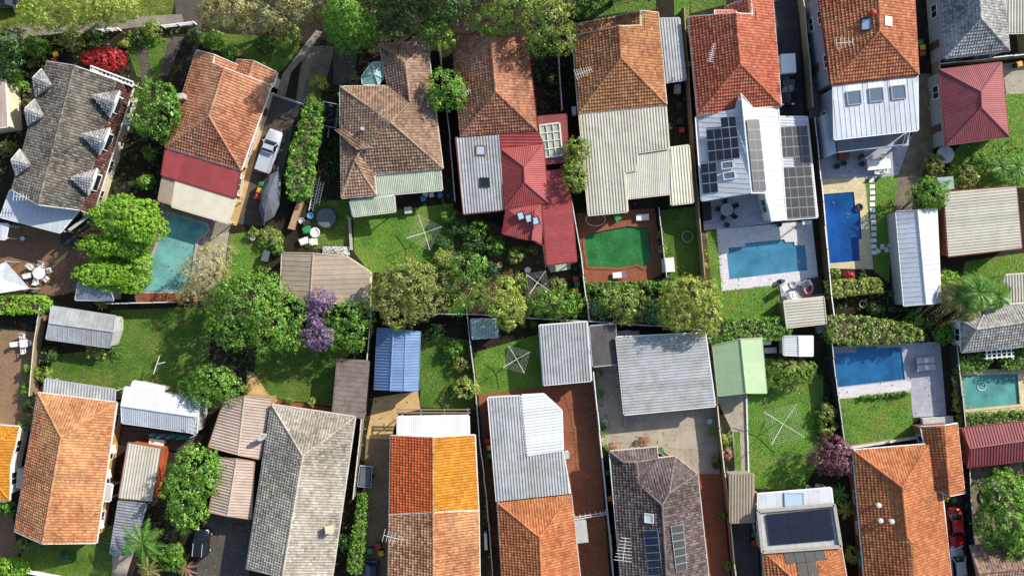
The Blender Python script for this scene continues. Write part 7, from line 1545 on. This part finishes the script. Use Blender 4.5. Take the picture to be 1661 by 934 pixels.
boxthing('air_conditioner', 'white unit beside the amber house wall', 'appliance', [(928, 174), (934, 174), (934, 186), (929, 186)], 1.0, 'white'); boxthing('garden_cupboard', 'pale cupboard behind the round dark-centred bush', 'box', [(1520, 289), (1545, 287), (1547, 306), (1528, 308)], 1.5, 'sage_sheet', 'teal_sheet')
boxthing('timber_stack', 'stack of pale timber beside the junk yard', 'timber', [(486, 318), (494, 318), (476, 372), (468, 370)], .8, 'timber', 'tan'); boxthing('barbecue', 'dark outdoor kitchen at the left of the shaded patio', 'barbecue', [(1139, 329), (1152, 328), (1154, 356), (1142, 358)], 1.0, 'dark', 'black')
boxthing('pool_pump_box', 'two round pumps in a white tray above the clay wing', 'pump', [(1497, 679), (1545, 675), (1546, 685), (1498, 690)], .6, 'white', 'palegrey'); boxthing('pool_filter', 'grey pump box at the corner of the pool hut', 'pump', [(1326, 530), (1338, 528), (1339, 538), (1327, 540)], .8, 'bluegrey')
boxthing('slide_tub', 'long pale spa cover at the foot of the red carport', 'spa', [(889, 431), (926, 426), (924, 436), (894, 441)], .7, 'palegrey', 'sage_sheet')
p = P(1534, 251, .8); t = thing('outdoor_table', 'round pale garden table by the maroon roof', 'table', (p.x, p.y, 0)); MB().lathe((p.x, p.y, .72), [(.01, 0), (1.0, 0), (1.02, .03), (1.0, .05), (.01, .05)], 24).build('tabletop', MATS['palegrey'], t); MB().cyl((p.x, p.y, 0), .06, .72, 8).build('leg', MATS['steel'], t)
p = P(856, 438, .7); t = thing('bird_bath', 'small white bird bath in the shaded yard', 'bird bath', (p.x, p.y, 0)); MB().lathe((p.x, p.y, 0), [(.2, 0), (.08, .1), (.07, .6), (.35, .7), (.36, .76), (.01, .7)], 14).build('basin', MATS['lattice'], t)
# planks on patio and swing poles
for a, b in (((89, 426), (110, 409)), ((85, 434), (108, 414))): p = (P(*a) + P(*b)) / 2; tag(MB().bar(P(*a, .06), P(*b, .06), .14, .06).build('timber_plank', MATS['sand']), ('upper' if a[1] < 430 else 'lower') + ' timber plank lying on the brown patio', 'plank', 'planks on the patio')
t = thing('green_tarp', 'crumpled green tarp beneath the white workshop', 'tarp', tuple(P(275, 706, 0))); m = MB(); nx, ny = 16, 4; pts = []
for j in range(ny):
    for i in range(nx): w = P(243 + 66 * i / (nx - 1), 702 + 5 * i / (nx - 1) + 7 * j / (ny - 1), 1.6); pts.append((w.x, w.y, 1.4 + .3 * math.sin(i * 1.7 + j * 1.1)))
m.add(pts, [(j * nx + i, j * nx + i + 1, (j + 1) * nx + i + 1, (j + 1) * nx + i) for j in range(ny - 1) for i in range(nx - 1)]); m.build('folds', MATS['teal'], t)
m = MB()
for x in (243, 276, 309): p = P(x, 704 + (x - 243) * .08, 1.4); m.cyl((p.x, p.y, 0), .04, 1.5, 6)
m.build('poles', MATS['steel'], t)
# skylights on the additions of the brown house
ZR = [(739, 224, 2.95), (811, 219, 2.95), (820, 340, 2.6)]
skylight('upper square skylight in the white ribbed lean-to', 780, 244, ZR, 1.0, 1.0, (0, -1), 'clearsky' if 'clearsky' in MATS else 'paleglass', 'copper'); skylight('lower dark square skylight in the white ribbed lean-to', 786, 296, ZR, 1.0, 1.0, (0, -1), 'glass', 'dark')
HX = [(822, 338, 2.75), (868, 340, 3.3), (843, 356, 3.3)]
for x, y, l in ((845, 350, 'left'), (858, 354, 'middle'), (869, 358, 'right')): skylight(f'{l} of three glass roof windows in the red roof corner', x, y, [(822, 338, 3.36), (877, 332, 3.36), (862, 389, 3.36)], .75, .85, (-.3, -1), 'paleglass', 'dark')

# more clutter in the side passages
for nm, lab, cat, x, y, w, d, h, rz, mt, lid in [
    ('storage_box', 'pale patterned box beside the grey carport', 'box', 1099, 144, .65, .9, .7, 0, 'lattice', 'palegrey'), ('crate', 'upper dark crate in the passage below the grey carport', 'crate', 1102, 171, .6, .6, .5, .1, 'brown', 'dark'),
    ('crate', 'lower dark crate in the passage below the grey carport', 'crate', 1103, 196, .6, .6, .5, .05, 'brown', 'dark'), ('crate', 'red crate in the passage beside the cream additions', 'crate', 1106, 211, .5, .5, .5, .1, 'binred', 'binred'),
    ('air_conditioner', 'upper white unit against the left wall of the tall house', 'appliance', 1334, 102, .5, .9, 1.0, .05, 'white', 'palegrey'), ('air_conditioner', 'lower white unit against the left wall of the tall house', 'appliance', 1337, 118, .5, 1.0, 1.0, .05, 'palegrey', 'white'),
    ('storage_box', 'grey box below the sage awning of the mauve house', 'box', 662, 341, .8, .7, .6, .1, 'greywall', 'palegrey'), ('crate', 'left white crate behind the mauve house', 'crate', 686, 322, .5, .5, .4, .4, 'white', 'skyblue'),
    ('crate', 'right blue crate behind the mauve house', 'crate', 700, 316, .5, .45, .4, .2, 'skyblue', 'white'), ('storage_box', 'brown timber table box under the tall house balcony', 'box', 1369, 253, 1.1, .8, .7, .1, 'copper', 'redbrick'),
    ('storage_box', 'grey garden cupboard beside the carport of the white awning', 'box', 1240, 554, 1.4, .7, 1.0, .05, 'palegrey', 'lattice'), ('crate', 'pale crates under the hedge left of the small white shed', 'crate', 1250, 568, 1.3, .6, .4, .05, 'lattice', 'palegrey'),
    ('gas_bottle_box', 'pale unit against the zinc roof beside the brick drive', 'appliance', 920, 738, .4, .7, 1.0, .1, 'white', 'palegrey'), ('crate', 'dark toolbox at the end of the concrete drive', 'crate', 1012, 540, 1.3, .5, .6, .1, 'navy', 'palegrey'),
    ('crate', 'dark engine box at the end of the big zinc garage', 'crate', 1028, 540, 1.2, .45, .5, .0, 'dark', 'greywall'), ('compost_bin', 'dark box beside the taupe garage', 'bin', 431, 415, .7, 1.2, .9, -.3, 'dark', 'tarp'),
    ('meter_box', 'white panel leaning in the duplex side passage', 'panel', 788, 878, .25, 1.8, 1.2, .05, 'greywall', 'palegrey'), ('storage_box', 'long white chest at the right end of the terrace by the solar carport', 'box', 1309, 361, 1.0, .4, .5, .05, 'white', 'white')]:
    p = P(x, y, h); t = thing(nm, lab, cat, (p.x, p.y, 0), rz, 'side passage clutter'); MB().box((0, 0, h / 2), (w, d, h)).build('body', MATS[mt], t, False, True); MB().box((0, 0, h + .03), (w + .06, d + .06, .06)).build('lid', MATS[lid], t, False, True)
bin_('green-lidded bin left of the parapet extension', 1223, 866, 'bingreen', 3.1); bin_('red-lidded bin left of the parapet extension', 1223, 880, 'binred', 3.0)
for x, y, l in ((1632, 93, 'left white ball pot above the pale drive'), (1648, 91, 'right white ball pot above the pale drive'), (1311, 75, 'round pale pot beside the paling fence'), (37, 387, 'white oval basket on the brown patio edge'), (150, 466, 'clay pot beside the small dark shed'), (1158, 745, 'small pot on the concrete drive edge'), (255, 720, 'white pot beside the orange wall')):
    pot(l, x, y, 'white' if 'white' in l else 'tan', .24, 'leaf_green' if 'clay' in l or 'small' in l else None)

# overhead service cables, each sagging between two houses
for lab, a, b in (('service cable crossing above the wheel strips to the rust house', (520, -30, 7.0), (446, 122, 3.2)), ('service cable running down to the tall terracotta roof', (1390, -40, 7.6), (1352, 130, 5.4)), ('service cable along the fence above the plum house', (960, 560, 3.0), (1000, 740, 3.1))):
    pa, pb = P(*a), P(*b); tag(MB().tube([pa.lerp(pb, i / 10) - Vector((0, 0, .5 * math.sin(math.pi * i / 10))) for i in range(11)], .018, 5).build('service_cable', MATS['dark']), lab, 'cable', 'overhead cables')
